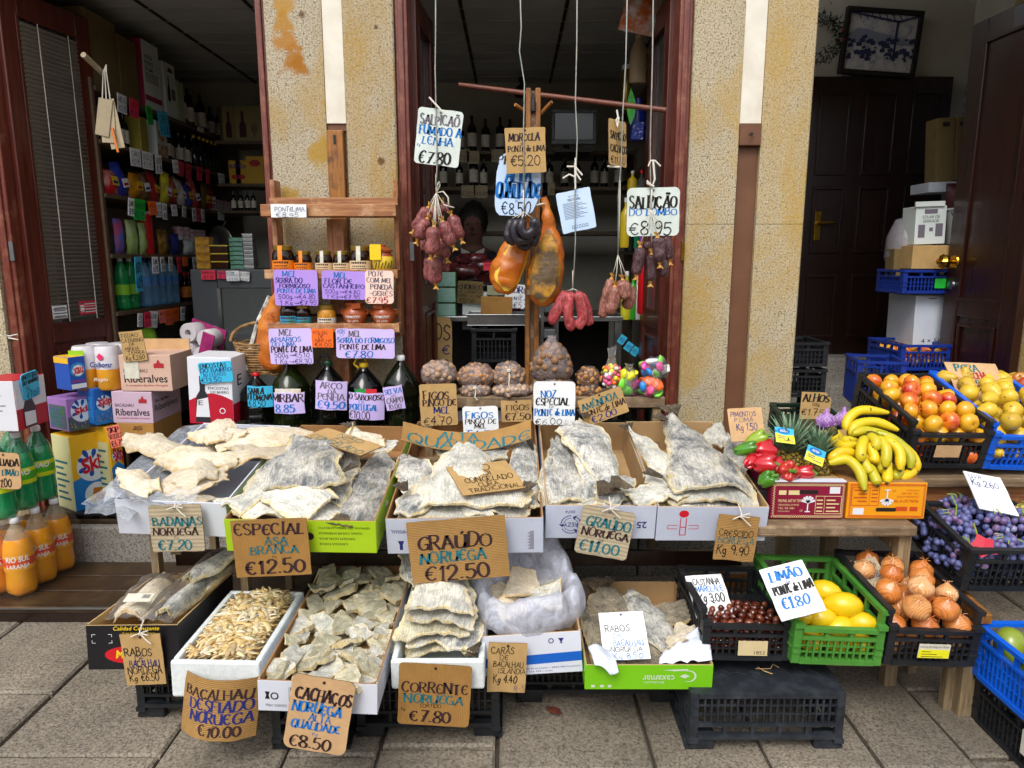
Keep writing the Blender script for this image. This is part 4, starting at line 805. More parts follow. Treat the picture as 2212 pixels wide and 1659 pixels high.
sign('dim card for chourico leaning behind the cardboard piece',[(990,606),(1044,609),(1042,657),(986,654)],4.3,'dark',[('CHOIRIÇO',.02,.98,.16,.36,'k','nib'),('DE CARNE DE',.05,.98,.42,.54,'k','nib'),('PONTE DE LIMA',.05,.98,.6,.72,'k','nib'),('€12.50',.1,.7,.78,.96,'k','nib')],hole=False)
sign('white morcela card leaning behind the wooden post',[(1092,613),(1142,616),(1140,668),(1088,664)],4.2,'white',[('MORC',.06,1.0,.08,.36,'n','nib'),('de',.6,.76,.4,.5,'n','pen'),('NTE de',.4,.98,.52,.66,'n','nib'),('€5.2',.4,.98,.76,1.0,'n','pen')],hole=False)
sign('tall rounded kraft sign with big black letters by the door leaf',[(930,684),(975,684),(978,800),(930,800)],3.98,'kraft',[('OS',.1,.92,.14,.42,'k','pen'),('€',.5,.9,.52,.7,'n','pen'),('G',.4,.9,.8,.98,'k','pen')],rad=.3,hole=False)
quadbox('leaflet','yellowish leaflet with a face printed on it pinned at the counter','leaflet',[(1052,616),(1088,617),(1088,638),(1052,638)],4.34,.01,[mat('leaflet_print','#a8a468','#8c98a0',sc=20)]*3)
for i in range(3):quadbox('tea_box','pale green tea box stacked by the sausages','box',[(943,588+i*34),(984,588+i*34),(984,619+i*34),(943,619+i*34)],4.25+i*.002,.1,[mat('tea_box_print','#7db89a','#a9c6c0',sc=14),mat('tea_box_edge','#4f9a3a',rough=.5),mat('tea_box_edge','#4f9a3a')],group='tea boxes on the counter')
for i,(px,py,s)in enumerate(((1000,585,1.2),(1040,575,1.0),(1070,600,1.1),(1020,560,.9),(1095,665,.7),(1200,660,.8))):
 m=MB();
 m.lathe([(0,-.05),(.06,-.04),(.09,0),(.06,.04),(0,.05)],14,0,None,lambda p,a,u,i=i:V((p.x*1.5,p.y,p.z))*(1+.35*pn(p,16,i)))
 o=m.build('cured_meat_pack',mat('wrapped_cured_meat','#2c1212','#6a2c30',sc=20,rough=.15),smooth=True,sharp=180);o.matrix_world=TR(*at(px,py,4.42))@Matrix.Scale(s,4);tag(o,'dark shrink wrapped cured meat lying on the counter','cured meat','wrapped cured meats on the counter')
quadbox('meat_tray','white styrofoam tray under the wrapped meats','tray',[(1005,602),(1085,602),(1085,617),(1005,617)],4.4,.15,[CAPW]*3)
sign('pink card among the wrapped cured meats',[(1045,567),(1068,567),(1067,585),(1044,584)],4.28,'red',[('FRES',.1,.9,.2,.5,'k','pen')],hole=False)
t=T('metal_rack','grey metal rack to the right of the wooden post','rack',V((0,4.05,.3)));x0,x1=at(1172,640,4.05).x,at(1204,640,4.05).x;
for x in(x0,x1):
 for y in(0,.25):MB().bx(x-.008,x+.008,y-.008,y+.008,0,at(1180,600,4.05).z-.3).build('upright',STEEL,t)
for yy in(610,656,712):z=at(1190,yy,4.05).z-.3;MB().bx(x0+.009,x1-.009,0,.25,z-.05,z).build('drawer',mat('dull_metal','#6f7476','#5c6062',sc=9,rough=.45,metal=.6),t,bevel=.003)
t=T('corner_shelf','dark shelf with cleaning goods beside the right door leaf','shelves',V((1.0,4.5,.3)))
RZ=[at(1380,y,4.55).z for y in(180,352,540,690)]
for z in RZ:MB().bx(-.17,.25,-.35,1.1,z-.325,z-.3).build('shelf',WOODSH,t)
def jug(name,label,px,py,Y,s,mm,cap):
 p=at(px,py,Y);t=T(name,label,'bottle',TR(p.x,p.y,p.z)@Matrix.Scale(s,4));m=MB()
 m.lathe([(.045,0),(.05,.01),(.05,.14),(.042,.19),(.02,.225),(.02,.24)],14,0,None,lambda p,a,u:V((p.x,p.y*.6,p.z)));m.build('body',mm,t,smooth=True);m=MB();m.lathe([(.022,.235),(.022,.27),(0,.272)],12);m.build('cap',cap,t,smooth=True)
 m=MB();m.tube([(.04,0,.17),(.062,0,.16),(.064,0,.1),(.048,0,.08)],.008,6);m.build('handle',mm,t,smooth=True)
jug('detergent_bottle','cream softener bottle high on the corner shelf',1378,180,4.4,1.05,CREAMP,CREAMP);jug('detergent_bottle','navy bleach bottle with a warning label on the corner shelf',1377,305,4.2,.85,BLUEP,BLUEP)
quadbox('hazard_label','printed back label of the navy bleach bottle','label',[(1364,262),(1390,264),(1388,302),(1364,300)],4.16,.004,[mat('hazard_print','#2c3f9c','#c9cde6',sc=60,lo=.55,hi=.6)]*3)
bottle('spray_can','gold spray can with a white cap on the corner shelf','can',at(1352,240,4.45),.3,.032,mat('gold_can','#8a7430',rough=.3,metal=.6),CAPW,None,[(.03,0),(.032,.004),(.032,.2),(.028,.215),(.028,.25)])
t=T('leaf_ornament','bright green leaf shaped air freshener behind the pole','ornament',at(1363,230,4.1));m=MB();n_=12
m.add([(math.sin(i/n_*3.14159)*.03-.005*(i/n_),0,-.1+.2*i/n_)for i in range(n_+1)]+[(-math.sin(i/n_*3.14159)*.022,.003,-.1+.2*i/n_)for i in range(n_-1,0,-1)],[tuple(range(2*n_))]);m.build('leaf',mat('leaf_green','#1f9a2c','#46c23e',sc=30,rough=.4),t)
bottle('sauce_bottle','clear bottle with a red cap on the corner shelf','bottle',at(1384,440,4.3),.2,.03,GLASS,REDP,None);bottle('sauce_bottle','yellow bottle with a white cap on the corner shelf','bottle',at(1365,430,4.35),.17,.03,mat('mustard','#c9a81c',rough=.3),CAPW,None)
for i,(px,py,h,cl,lb)in enumerate(((1350,535,.3,'#c9b02a','yellow'),(1362,545,.26,'#101418','black'),(1372,540,.28,'#12704a','green'),(1388,545,.3,'#8a3aa8','violet'),(1352,690,.3,'#c8c230','olive yellow'),(1366,690,.28,'#3a9a2a','bright green'),(1376,690,.27,'#d0c8c8','white'),(1392,690,.3,'#b01c24','red'))):
 bottle('cleaner_bottle',f'{lb} cleaning bottle on the corner shelf behind the dark sausages' if i<4 else f'{lb} bottle low on the corner shelf behind the pink sausages','bottle',at(px,py,4.25),h,.034,mat('cleaner_'+cl[1:],cl,rough=.25),BLK if i%2 else CAPW,None,n=12)
for i,(px,py)in enumerate(((1338,720),(1352,735),(1366,745))):sign('blue shelf tag low on the corner shelf',[(px,py),(px+12,py+8),(px+12,py+28),(px,py+20)],4.05,'cyan',[('€1.5',.1,.9,.3,.7,'n','pen')],hole=False,name='price_tag',group='blue tags on the corner shelf')
t=T('fire_extinguisher','red cylinder low behind the right door leaf','extinguisher',at(1398,640,4.0));MB().lathe([(.05,-.1),(.055,-.09),(.055,.18),(.035,.23),(.015,.24),(.015,.27)],16).build('cylinder',REDP,t,smooth=True);MB().cb(0,-.01,.285,.03,.07,.03).build('valve',IRON,t,bevel=.004)
m=bag_mesh(.24,.4,.1,77);o=m.build('snack_bag',mat('corn_snack_foil','#b0561c','#c8ccc8',sc=7,rough=.25,lo=.42,hi=.58),smooth=True,sharp=180);o.matrix_world=TR(*at(1382,74,3.9))@eul(6,8,10);tag(o,'big orange and silver snack bag hanging at the top of the opening','snack bag')
def person(label,P,M):
 t=T('person',label,'person',M);me=bpy.data.meshes.new('body')
 J=[((0,0,.95),.13),((0,0,1.12),.125),((0,0,1.3),.15),((0,0,1.44),.1),((0,-.01,1.52),.055),((0,-.025,1.6),.085),((0,-.03,1.69),.088),((0,-.02,1.76),.05),((.17,0,1.41),.06),((.22,.01,1.2),.048),((.2,-.14,1.02),.038),((.17,-.25,.99),.028),((-.17,0,1.41),.06),((-.22,.01,1.2),.048),((-.2,-.14,1.02),.038),((-.17,-.25,.99),.028),((.1,0,.88),.1),((.1,-.01,.5),.07),((.1,0,.08),.05),((-.1,0,.88),.1),((-.1,-.01,.5),.07),((-.1,0,.08),.05)]
 E=[(0,1),(1,2),(2,3),(3,4),(4,5),(5,6),(6,7),(3,8),(8,9),(9,10),(10,11),(3,12),(12,13),(13,14),(14,15),(0,16),(16,17),(17,18),(0,19),(19,20),(20,21)]
 for s,b in((1,11),(-1,15)):
  for k,(dx,L)in enumerate(((-.024,.06),(-.008,.07),(.008,.066),(.022,.052))):
   J.append(((s*.17+dx,-.3,.985),.009));J.append(((s*.17+dx,-.3-L,.97),.007));E+=[(b,len(J)-2),(len(J)-2,len(J)-1)]
  J.append(((s*.17-s*.035,-.285,.985),.009));E.append((b,len(J)-1))
 me.from_pydata([p for p,r in J],E,[]);o=bpy.data.objects.new('body',me);COL.objects.link(o);o.parent=t
 sk=o.modifiers.new('skin','SKIN')
 for i,(p,r)in enumerate(J):me.skin_vertices[0].data[i].radius=(r,r)
 me.skin_vertices[0].data[0].use_root=True
 o.modifiers.new('sub','SUBSURF').render_levels=2
 n=N('clothed_figure');sep=n.n.new('ShaderNodeSeparateXYZ');n.link(n.tc.outputs['Object'],sep.inputs[0]);z=sep.outputs[2];
 sk_=n.math('GREATER_THAN',z,1.475);hand=n.math('LESS_THAN',sep.outputs[1],-.22);f=n.math('MAXIMUM',sk_,hand)
 n.base(n.mix(f,c('#14151b'),c('#5c3a2c')));n.rough(.7);me.materials.append(n.m)
 m=MB();m.lathe([(.092,1.62),(.108,1.68),(.1,1.75),(.06,1.8),(0,1.81)],18,0,TR(0,-.012,0),lambda p,a,u:V((p.x,p.y+.02,p.z+.03*math.sin(a))));m.build('hair',mat('dark_hair','#15100d',rough=.6),t,smooth=True)
 F=MB()
 for s in(-1,1):F.lathe([(0,-.004),(.008,-.002),(.01,0),(.008,.002),(0,.004)],8,0,TR(s*.031,-.106,1.665))
 F.build('eye',mat('dark_eye','#1a1210',rough=.3),t,smooth=True)
 F=MB();F.tube([(0,-.11,1.665),(0,-.128,1.635),(0,-.112,1.622)],[.006,.013,.009],8);F.build('nose',mat('skin_tone','#5c3a2c',rough=.6),t,smooth=True)
 F=MB();F.tube([(-.024,-.1,1.595),(0,-.108,1.593),(.024,-.1,1.595)],[.002,.006,.002],8);F.build('mouth',mat('lip_tone','#4a2622',rough=.6),t,smooth=True)
 F=MB()
 for s in(-1,1):F.add([(s*.02,-.085,1.47),(s*.085,-.08,1.5),(s*.07,-.12,1.42),(s*.012,-.125,1.4)],[(0,1,2,3)])
 F.build('collar',mat('white_collar','#b0aca4',rough=.7),t)
hp=at(1022,486,5.1);person('person with dark hair in a dark jacket standing in the shade behind the counter',hp,TR(hp.x,5.1,hp.z-1.66))
# ------------------------------------------------------------------ honey rack, oil, cartons
PINE=M_wood('honey_rack_wood',c('#8a5230'),c('#b98252'),7,.55,'X',c('#c9a27a'))
PINEZ=M_wood('honey_rack_post',c('#7c4428'),c('#a86e44'),7,.55,'Z',c('#b88a62'))
RY=3.2
x0,x1=at(588,500,RY+.1).x,at(862,500,RY+.1).x;zr=[at(700,y,RY).z for y in(467,602,718)];ztop=at(600,388,RY+.1).z
t=T('honey_rack','three tiered wooden rack of honey jars fixed to the left pillar','rack',V(((x0+x1)/2,RY,0)));cx=(x0+x1)/2
for s,a,b in((-1,x0,x0+.022),(1,x1-.022,x1)):MB().bx(a-cx,b-cx,.1,.19,zr[2]-.03,ztop).build('upright',PINEZ,t,bevel=.003)
for i,z in enumerate(zr):
 hf=.052 if i==0 else.04
 MB().bx(x0-cx-.014,x1-cx+.004,0,.016,z,z+hf).build('front_board',PINE,t,bevel=.002)
 MB().bx(x0-cx,x1-cx,.084,.098,z,z+hf+.035*(i==0)).build('back_board',PINE,t,bevel=.002)
 MB().bx(x0-cx-.012,x1-cx+.002,.0165,.0835,z-.003,z+.008).build('tray_floor',PINE,t)
 for xa in(x0-cx-.014,x1-cx-.008):MB().bx(xa,xa+.012,.0165,.0835,z+.0085,z+hf).build('end_board',PINE,t,bevel=.002)
MB().bx(-.858-cx,-.782-cx,.13,.188,.72,zr[0]-.005).build('post',PINEZ,t)
MB().bx(x0-cx+.023,x1-cx-.023,.11,.18,zr[2]+.065,zr[2]+.075).build('cross_board',WOOD_D,t)
HONEY=mat('dark_honey','#170a04','#2a1206',sc=5,rough=.06,spec=.6);GOLDL=mat('gold_lid','#a08438',rough=.3,metal=.7);AMBER=mat('pollen','#a86a18','#d0962c',sc=80,rough=.4)
def jar(name,label,px,py,Y,h,r,lab,seal=None,body=HONEY,lid=GOLDL,group=None):
 p=at(px,py,Y);t=T(name,label,'jar',p,group);k=r/.04
 MB().lathe([(r*.9,0),(r,.006),(r,h*.45),(r*1.0,h*.6),(r*.95,h*.72),(r*.8,h*.8),(r*.8,h*.84)],20).build('glass',body,t,smooth=True)
 MB().lathe([(r*.86,h*.82),(r*.88,h*.835),(r*.88,h*.98),(r*.82,h),(0,h)],20).build('lid',lid,t,smooth=True)
 m=MB();m.lathe([(r*1.02,h*.05),(r*1.02,h*.46)],24);m.f=m.f[:-2];m.m=m.m[:-2]
 q=m.build('label',lab,t,smooth=True)
 q2=MB()
 for i,(a,b)in enumerate(((.35,.42),(.24,.28),(.16,.19),(.1,.13))):
  n_=7;wv=.75-.12*(i%2)
  for j in range(n_):
   a0,a1=(-.5+j/n_)*wv*2-1.5708+.0,(-.5+(j+.75)/n_)*wv*2-1.5708;R_=r*1.03
   q2.add([(math.cos(a0)*R_,math.sin(a0)*R_,h*a),(math.cos(a1)*R_,math.sin(a1)*R_,h*a),(math.cos(a1)*R_,math.sin(a1)*R_,h*b),(math.cos(a0)*R_,math.sin(a0)*R_,h*b)],[(0,1,2,3)])
 q2.build('print',INK['w'],t)
 if seal:
  m=MB();s=.2*r/.04*.04
  m.add([(-s,-r*1.03,h*.45),(s,-r*1.03,h*.45),(s,-r*.99,h*.7),(-s,-r*.99,h*.7),(-s,-r*.9,h*.99),(s,-r*.9,h*.99),(-s,-r*.4,h*1.004),(s,-r*.4,h*1.004)],[(0,1,2,3),(3,2,5,4),(4,5,7,6)]);m.build('seal',seal,t)
 return t
OL=mat('orange_label','#e8841a','#e0780f',sc=6,rough=.4);CL=mat('cream_label','#dcc3a0','#d2b58c',sc=8,rough=.5);BL_=mat('blue_picture_label','#2c8fc8','#3e7a4a',sc=16,rough=.4);WL=mat('white_label','#d8d6d4','#c8b898',sc=30,rough=.4)
Yj=RY+.05
jar('honey_jar','larger honey jar with an orange label, leftmost on the middle tier',614,589,Yj,.122,.05,OL,OL);jar('honey_jar','smaller honey jar with an orange label beside the larger one',656,589,Yj,.098,.04,OL,OL)
jar('honey_jar','small cream labelled honey jar next to the orange labelled jars',701,590,Yj,.1,.039,CL,PAPER);jar('honey_jar','small cream labelled honey jar in front of the wooden post',739,590,Yj,.1,.039,CL,PAPER);jar('honey_jar','larger cream labelled honey jar beside the yellow painted pot',780,590,Yj,.122,.049,CL,PAPER)
TERRA=mat('terracotta','#8e3e18','#a8501f',sc=9,rough=.35,coat=.3);YPOT=mat('yellow_glaze','#d8b62a','#e0c23a',sc=8,rough=.3)
p=at(829,590,Yj);t=T('honey_pot','yellow painted clay honey pot with a yellow paper tag','pot',p);m=MB()
m.lathe([(.032,0),(.046,.02),(.05,.045),(.048,.062),(.044,.075),(.036,.09),(.034,.097)],22,0,None,None,[0,0,0,0,1,1]);m.build('pot',[YPOT,TERRA],t,smooth=True);m=MB();m.lathe([(.042,.096),(.043,.104),(.02,.112),(.012,.118),(.014,.126),(0,.13)],20);m.build('lid',TERRA,t,smooth=True)
m=MB();m.bx(-.05,.0,-.056,-.0545,.06,.128);m.build('paper_tag',mat('yellow_tag','#f2c51a',rough=.5),t);m=MB()
for i in range(6):a=-2.2+i*.28;m.tube([(math.cos(a)*.051,math.sin(a)*.051,.02),(math.cos(a+.1)*.053,math.sin(a+.1)*.053,.035),(math.cos(a+.2)*.052,math.sin(a+.2)*.052,.048+.008*(i%2))],.0018,5)
m.build('painting',INK['w'],t)
jar('honey_jar','honey jar in black netting with a blue label on the lowest tier',628,707,Yj,.12,.045,BL_,None,HONEY,BLK);jar('honey_jar','honey jar with a blue label and gold lid on the lowest tier',656,707,Yj,.108,.037,BL_)
jar('pollen_jar','jar of bee pollen with a white label on the lowest tier',707,708,Yj,.106,.042,WL,None,AMBER)
for i,(px,lb)in enumerate(((768,'terracotta honey pot with white writing beside the pollen jar'),(830,'terracotta honey pot with white writing at the end of the lowest tier'))):
 t=T('honey_pot',lb,'pot',at(px,708,Yj));m=MB();m.lathe([(.032,0),(.045,.025),(.056,.055),(.054,.075),(.04,.092),(.036,.098),(.042,.106),(.044,.11),(.0,.112)],22);m.build('pot',TERRA,t,smooth=True);m=MB();m.lathe([(.044,.1105),(.046,.116),(.02,.122),(.012,.128),(0,.13)],18);m.build('lid',TERRA,t,smooth=True)
 for s in(-1,1):m=MB();m.tube([(s*.045,0,.085),(s*.06,0,.082),(s*.058,0,.066),(s*.05,0,.062)],.006,6);m.build('handle',TERRA,t,smooth=True)
 m=MB();q=MB();print_text(q,'MEL',-.02,.014,.068,.077,0,0,M=FP);print_text(q,'FORMIGOSO',-.036,.036,.048,.06,0,0,bold=.01,M=FP);print_text(q,'DE LIMA',-.026,.026,.03,.041,0,0,M=FP)
 for v in q.v:
  rad=.058-abs(v[2]-.055)*.35;a=-1.5708+v[0]/rad;m.v.append((math.cos(a)*rad,math.sin(a)*rad,v[2]))
 m.f=q.f;m.m=q.m;m.build('writing',INK['s'],t)
 m=MB();m.bx(-.052 if i else.01,-.01 if i else.05,-.05,-.047,.088,.112,0,eul(0,8 if i else-8,0));m.build('cork_tag',TERRA,t)
L=lambda s,y0,y1,ck,x0=.05,x1=.95,st='nib':(s,x0,x1,y0,y1,ck,st)
HS=RY-.014
sign('lilac sign for Serra do Formigoso honey under the middle tier',[(591,583),(684,583),(688,661),(594,659)],HS,'lilac',[L('MEL',.03,.19,'b',.2,.52),L('SERRA DO',.22,.36,'n',.03,.65),L('FORMIGOSO',.38,.5,'n',.12,.82),L('PONTE DE LIMA',.52,.64,'b',.06,.96),L('500g.>€4.80',.68,.81,'n',.08,.94,'pen'),L('1 Kg.>€7.95',.85,.98,'n',.12,.96,'pen')],hole=False)
sign('lilac sign for chestnut flower honey under the middle tier',[(695,585),(790,586),(788,649),(696,645)],HS,'lilac',[L('MEL',.04,.24,'b',.28,.58),L('FLOR DE',.27,.43,'n',.06,.7),L('CASTANHEIRO',.45,.6,'n',.02,.98),L('500g.>€4.80',.65,.79,'n',.06,.88,'pen'),L('1 Kg>€7.95',.83,.97,'n',.1,.88,'pen')],hole=False)
sign('pale pink sign for the Peneda Geres honey pot',[(791,584),(850,585),(850,657),(787,655)],HS-.004,'pinkish',[L('POTE',.03,.17,'g',.12,.64,'nib'),L('COM MEL',.22,.36,'g',.05,.95,'nib'),L('PENEDA',.41,.56,'g',.18,.96,'nib'),L('-GERÈS',.61,.76,'g',.14,.96,'nib'),L('€7.95',.81,.98,'r',.02,.8,'nib')],rad=.12,hole=False)
sign('pale lilac sign for Apiarios do Lima honey under the lowest tier',[(580,710),(673,709),(676,786),(584,787)],HS,'pale_lilac',[L('MEL',.03,.2,'g',.24,.56),L('APIARIOS',.24,.37,'b',.03,.74),L('DO LIMA',.38,.49,'b',.06,.62),L('PONTE DE LIMA',.5,.66,'w',.04,.98),L('500g.>€5.10',.68,.81,'n',.1,.92,'pen'),L('1 Kg.>€8.30',.85,.99,'n',.1,.97,'pen')],hole=False)
sign('orange bee pollen sign under the lowest tier',[(673,711),(718,710),(721,752),(674,749)],HS-.002,'orange',[L('PÓLEN',.12,.3,'w',.06,.72,'pen'),L('DE',.34,.5,'w',.3,.55,'pen'),L('ABELHA',.54,.7,'w',.12,.94,'pen'),L('€8.00',.74,.93,'w',.12,.92,'pen')],rad=.01,hole=False)
sign('wide pale lilac sign for potted Serra do Formigoso honey',[(724,709),(853,712),(852,774),(728,774)],HS,'pale_lilac',[L('POTE',.03,.16,'b',.03,.16,'pen'),L('c/',.18,.26,'b',.07,.14,'pen'),L('MEL',.06,.26,'g',.22,.43),L('SERRA DO FORMIGOSO',.3,.47,'b',.02,.99),L('PONTE DE LIMA',.52,.7,'w',.06,.84),L('€7.80',.74,.97,'b',.14,.62,'nib')],hole=False,rad=.1)
sign('white paper for Ponte de Lima honey folded over the top tier',[(585,441),(662,441),(661,470),(584,469)],HS-.002,'white',[L('PONTELIMA',.22,.55,'n',.12,.96,'pen'),L('€8.95',.66,.97,'n',.14,.78,'pen')],rad=.02,hole=False)
zb_=at(750,917,3.28).z
t=T('bottle_shelf','plain board on trestle legs under the big oil containers','shelf',V((-.75,3.2,0)));MB().bx(-.55,.36,0,.21,zb_-.022,zb_).build('board',WOOD_G,t,bevel=.003)
for x in(-.5,.3):MB().bx(x,x+.04,.1,.14,.252,zb_-.0225).build('leg',WOOD_GZ,t)
OILG=mat('dark_olive_oil','#0b1008','#141a0c',sc=3,rough=.08,spec=.6);OILB=mat('black_oil','#060708',rough=.06,spec=.6);OILO=mat('olive_green_oil','#1c2608','#0e1408',sc=4,rough=.08)
def oil(label,px,py,Y,h,r,body,cap,ribs=3,handle=None,sq=1.0,zz=None,group=None,tilt=0):
 p=at(px,py,Y);t=T('oil_container',label,'oil container',TR(*p)@eul(0,0,8)@eul(tilt,0,0));pr=[(r*.88,0),(r*.98,h*.02)]
 for k in range(14):
  z=h*(.04+.54*k/13);pr.append((r*(1 if(k%4)or not ribs else.955),z))
 pr+=[(r*.97,h*.62),(r*.86,h*.69),(r*.6,h*.78),(r*.36,h*.86),(r*.22,h*.9),(r*.2,h*.95)]
 fn=(lambda q,a,u:V((q.x*(1+.06*math.cos(4*a)),q.y*(1+.06*math.cos(4*a)),q.z))if u<.75 else q)if sq else None
 MB().lathe(pr,32,0,None,fn).build('body',body,t,smooth=True,sharp=70)
 MB().lathe([(r*.25,h*.93),(r*.26,h*.935),(r*.26,h*.985),(r*.22,h),(0,h)],16).build('cap',cap,t,smooth=True)
 if handle:m=MB();m.tube([(-r*.3,0,h*.91),(-r*.55,0,h*.98),(-r*.4,0,h*1.07),(0,0,h*1.09),(r*.12,0,h*1.02)],.006,8);m.build('handle',handle,t,smooth=True)
 return t
DG=mat('dark_green_cap','#0e3a22',rough=.35);YC=mat('yellow_cap','#d8b010',rough=.35);RC=mat('red_cap','#c0141c',rough=.35)
oil('short black oil container with a red cap leaning beside the wine carton',556,915,3.22,.24,.072,OILB,RC,2,None,1,tilt=-8)
oil('dark olive oil container partly hidden behind the mirbar card',632,916,3.26,.31,.086,OILO,OILG,3)
oil('tall black oil container with a dark green cap and handle',714,914,3.25,.3,.08,OILB,DG,2,BLK)
oil('black oil container with a yellow cap and handle',791,916,3.24,.295,.082,OILB,YC,2,YC)
oil('dark green oil container with a white cap, rightmost of the row',869,916,3.25,.33,.08,OILG,CAPW,4)
BS=3.16
sign('cyan card reading Santa Filomena on the leaning oil container',[(540,837),(590,836),(582,880),(523,877)],BS-.02,'cyan',[L('SANTA',.06,.36,'k',.05,.7),L('FILOMENA',.38,.64,'k',.02,.98),L('€8.50',.66,.96,'k',.05,.75,'pen')],bend=-.018)
sign('lilac card ending in irbar on the dark olive oil container',[(590,849),(656,849),(656,894),(590,894)],BS-.01,'pale_lilac',[L('MIRBAR',.06,.42,'w',-.06,.98,'fat'),L('8.85',.54,.92,'b',.05,.7)],bend=-.012)
quadbox('printed_label','printed white label above the irbar card','label',[(594,840),(650,840),(650,851),(594,851)],BS-.004,.004,[WL,WL,WL])
sign('tall lilac card reading Arco da Penha',[(682,823),(749,826),(746,888),(676,884)],BS-.02,'pale_lilac',[L('ARCO',.03,.24,'g',.16,.86),L('DA',.27,.42,'g',.42,.7),L('PENHA',.43,.65,'g',.08,.94),L('€9.50',.69,.95,'b',.06,.94)],bend=-.02)
sign('lilac card reading Saboroso de Portugal',[(752,849),(829,850),(828,909),(751,906)],BS-.02,'pale_lilac',[L('O SABOROSO',.06,.26,'w',.0,1.0),L('DE',.28,.4,'b',.3,.5),L('PORTUGAL',.42,.64,'b',.02,.84),L('€10.00',.68,.97,'w',.0,.62,'pen')],bend=-.024)
m=MB();m.bx(-.05,0,0,.003,0,.02,0);m.bx(0,.05,0,.003,0,.02,1);o=m.build('flag_label',[mat('flag_green','#1f8a3a',rough=.5),mat('flag_red','#c8242c',rough=.5)]);o.matrix_world=TR(*at(790,850,BS-.012));tag(o,'green and red flag strip above the Saboroso card','label')
sign('tilted lilac card reading Selva do Campo on the green container',[(829,838),(867,832),(876,882),(832,889)],BS-.02,'pale_lilac',[L('SELVA',.08,.3,'b',.05,.96),L('DO',.34,.46,'g',.35,.6),L('CAMPO',.48,.7,'g',.08,.92),L('10.00',.74,.95,'g',.12,.8)],bend=-.006)
CRIM=mat('crimson_print','#b8152f','#a8122a',sc=6,rough=.4);WHT=mat('gloss_white_carton','#dcdde2','#d2d3da',sc=4,rough=.35)
def dec_enc(q,w,d,h):
 n_=12;q.add([(-w/2,0,.001)]+[(w/2,0,.001)]+[(w/2-i/n_*w,h*(.36+.1*math.sin(3.3*i/n_))*(1),.001)for i in range(n_+1)],[tuple(range(n_+3))],0,FP)
 q.add([(x*w,y*h,.0016)for x,y in((-.36,.02),(-.02,.02),(-.06,.42),(-.12,.5),(-.12,.72),(-.24,.72),(-.24,.5),(-.32,.42))],[tuple(range(8))],1,FP);q.add([(x*w,y*h,.002)for x,y in((-.35,.1),(-.03,.1),(-.06,.4),(-.3,.36))],[(0,1,2,3)],2,FP)
 q.lathe([(.0,0),(w*.07,0),(w*.07,.0005)],16,2,FP@TR(w*.26,h*.2,.0015));q.lathe([(.0,0),(w*.05,0),(w*.05,.0005)],16,0,FP@TR(w*.26,h*.2,.0022))
 print_text(q,'ENCOSTAS',-.05*w,.42*w,h*.52,h*.56,.001,3,M=FP);print_text(q,'DO BAIRRO',.0,.42*w,h*.46,h*.5,.001,3,M=FP)
 print_text(q,'E',-.28*w,-.18*w,h*.28,h*.35,.0025,3,M=FP);return[CRIM,mat('bottle_print','#2a2a30',rough=.3),WHT,INK['k']]
tt,M,w,h=quadbox('wine_carton','white and crimson ten litre wine carton beside the wicker basket','carton',[(421,772),(517,775),(505,916),(411,914)],3.12,.22,[WHT,WHT,WHT],dec_enc)
m=MB();m.bx(w/2+.0003,w/2+.0012,.002,.218,.002,h*.3);m.build('side_band',CRIM,tt);q=MB();print_text(q,'E',.06,.11,h*.55,h*.72,0,0);q.build('side_letter',INK['k'],tt,M=Matrix(((0,0,1,w/2+.0015),(1,0,0,0),(0,1,0,0),(0,0,0,1))))
sign('cyan card reading Encostas do Bairro ten litres',[(431,783),(503,781),(500,822),(430,831)],3.108,'cyan',[L('ENCOSTAS',.06,.26,'k',.04,.84),L('DO BAIRRO',.3,.48,'n',.04,.98),L('10 LITROS',.52,.68,'n',.1,.8),L('€13.50',.72,.96,'n',.02,.64,'pen')],hole=False,rad=.12)
WICK=mat('wicker','#5f4426','#a07a48',sc=40,rough=.7,bump=.5,bsc=60)
bp=at(565,812,3.24);t=T('wicker_basket','wicker basket behind the oil containers holding the leaning ham','basket',TR(bp.x,3.36,bp.z));m=MB()
for k in range(13):m.tube([(math.cos(a*.3)*(.12+k*.0035),math.sin(a*.3)*(.075+k*.002),k*.012+.004*math.sin(a*4+k*3.14))for a in range(22)],.006,6,cap=False)
m.build('weave',WICK,t,smooth=True);m=MB();m.lathe([(0,0),(.12,0),(.12,.004)],20,0,Matrix.Diagonal((1,.62,1,1)));m.build('base',WICK,t);m=MB();m.tube([(.16*math.cos(a*.21),.02,.15+.09*math.sin(a*.21))for a in range(16)],.008,7,0,True,TR(-.02,-.02,0));m.build('handle',WICK,t,smooth=True)
HAMS=mat('ham_rind','#a04c14','#cc7a1e',sc=9,rough=.42,bump=.6,bsc=30,bd=.012);HAMF=mat('ham_fat','#d3a21c','#e6c044',sc=16,rough=.4,bump=.4,bsc=40);HAMM=mat('ham_meat','#4a2c22','#8a5c30',sc=16,rough=.5,bump=.6,bsc=35,bd=.008,stretch=(1,1,.6));HAMC=mat('ham_mould','#5c4a34','#c08a26',sc=11,rough=.55,bump=.6,bsc=30,bd=.01,lo=.42,hi=.6)
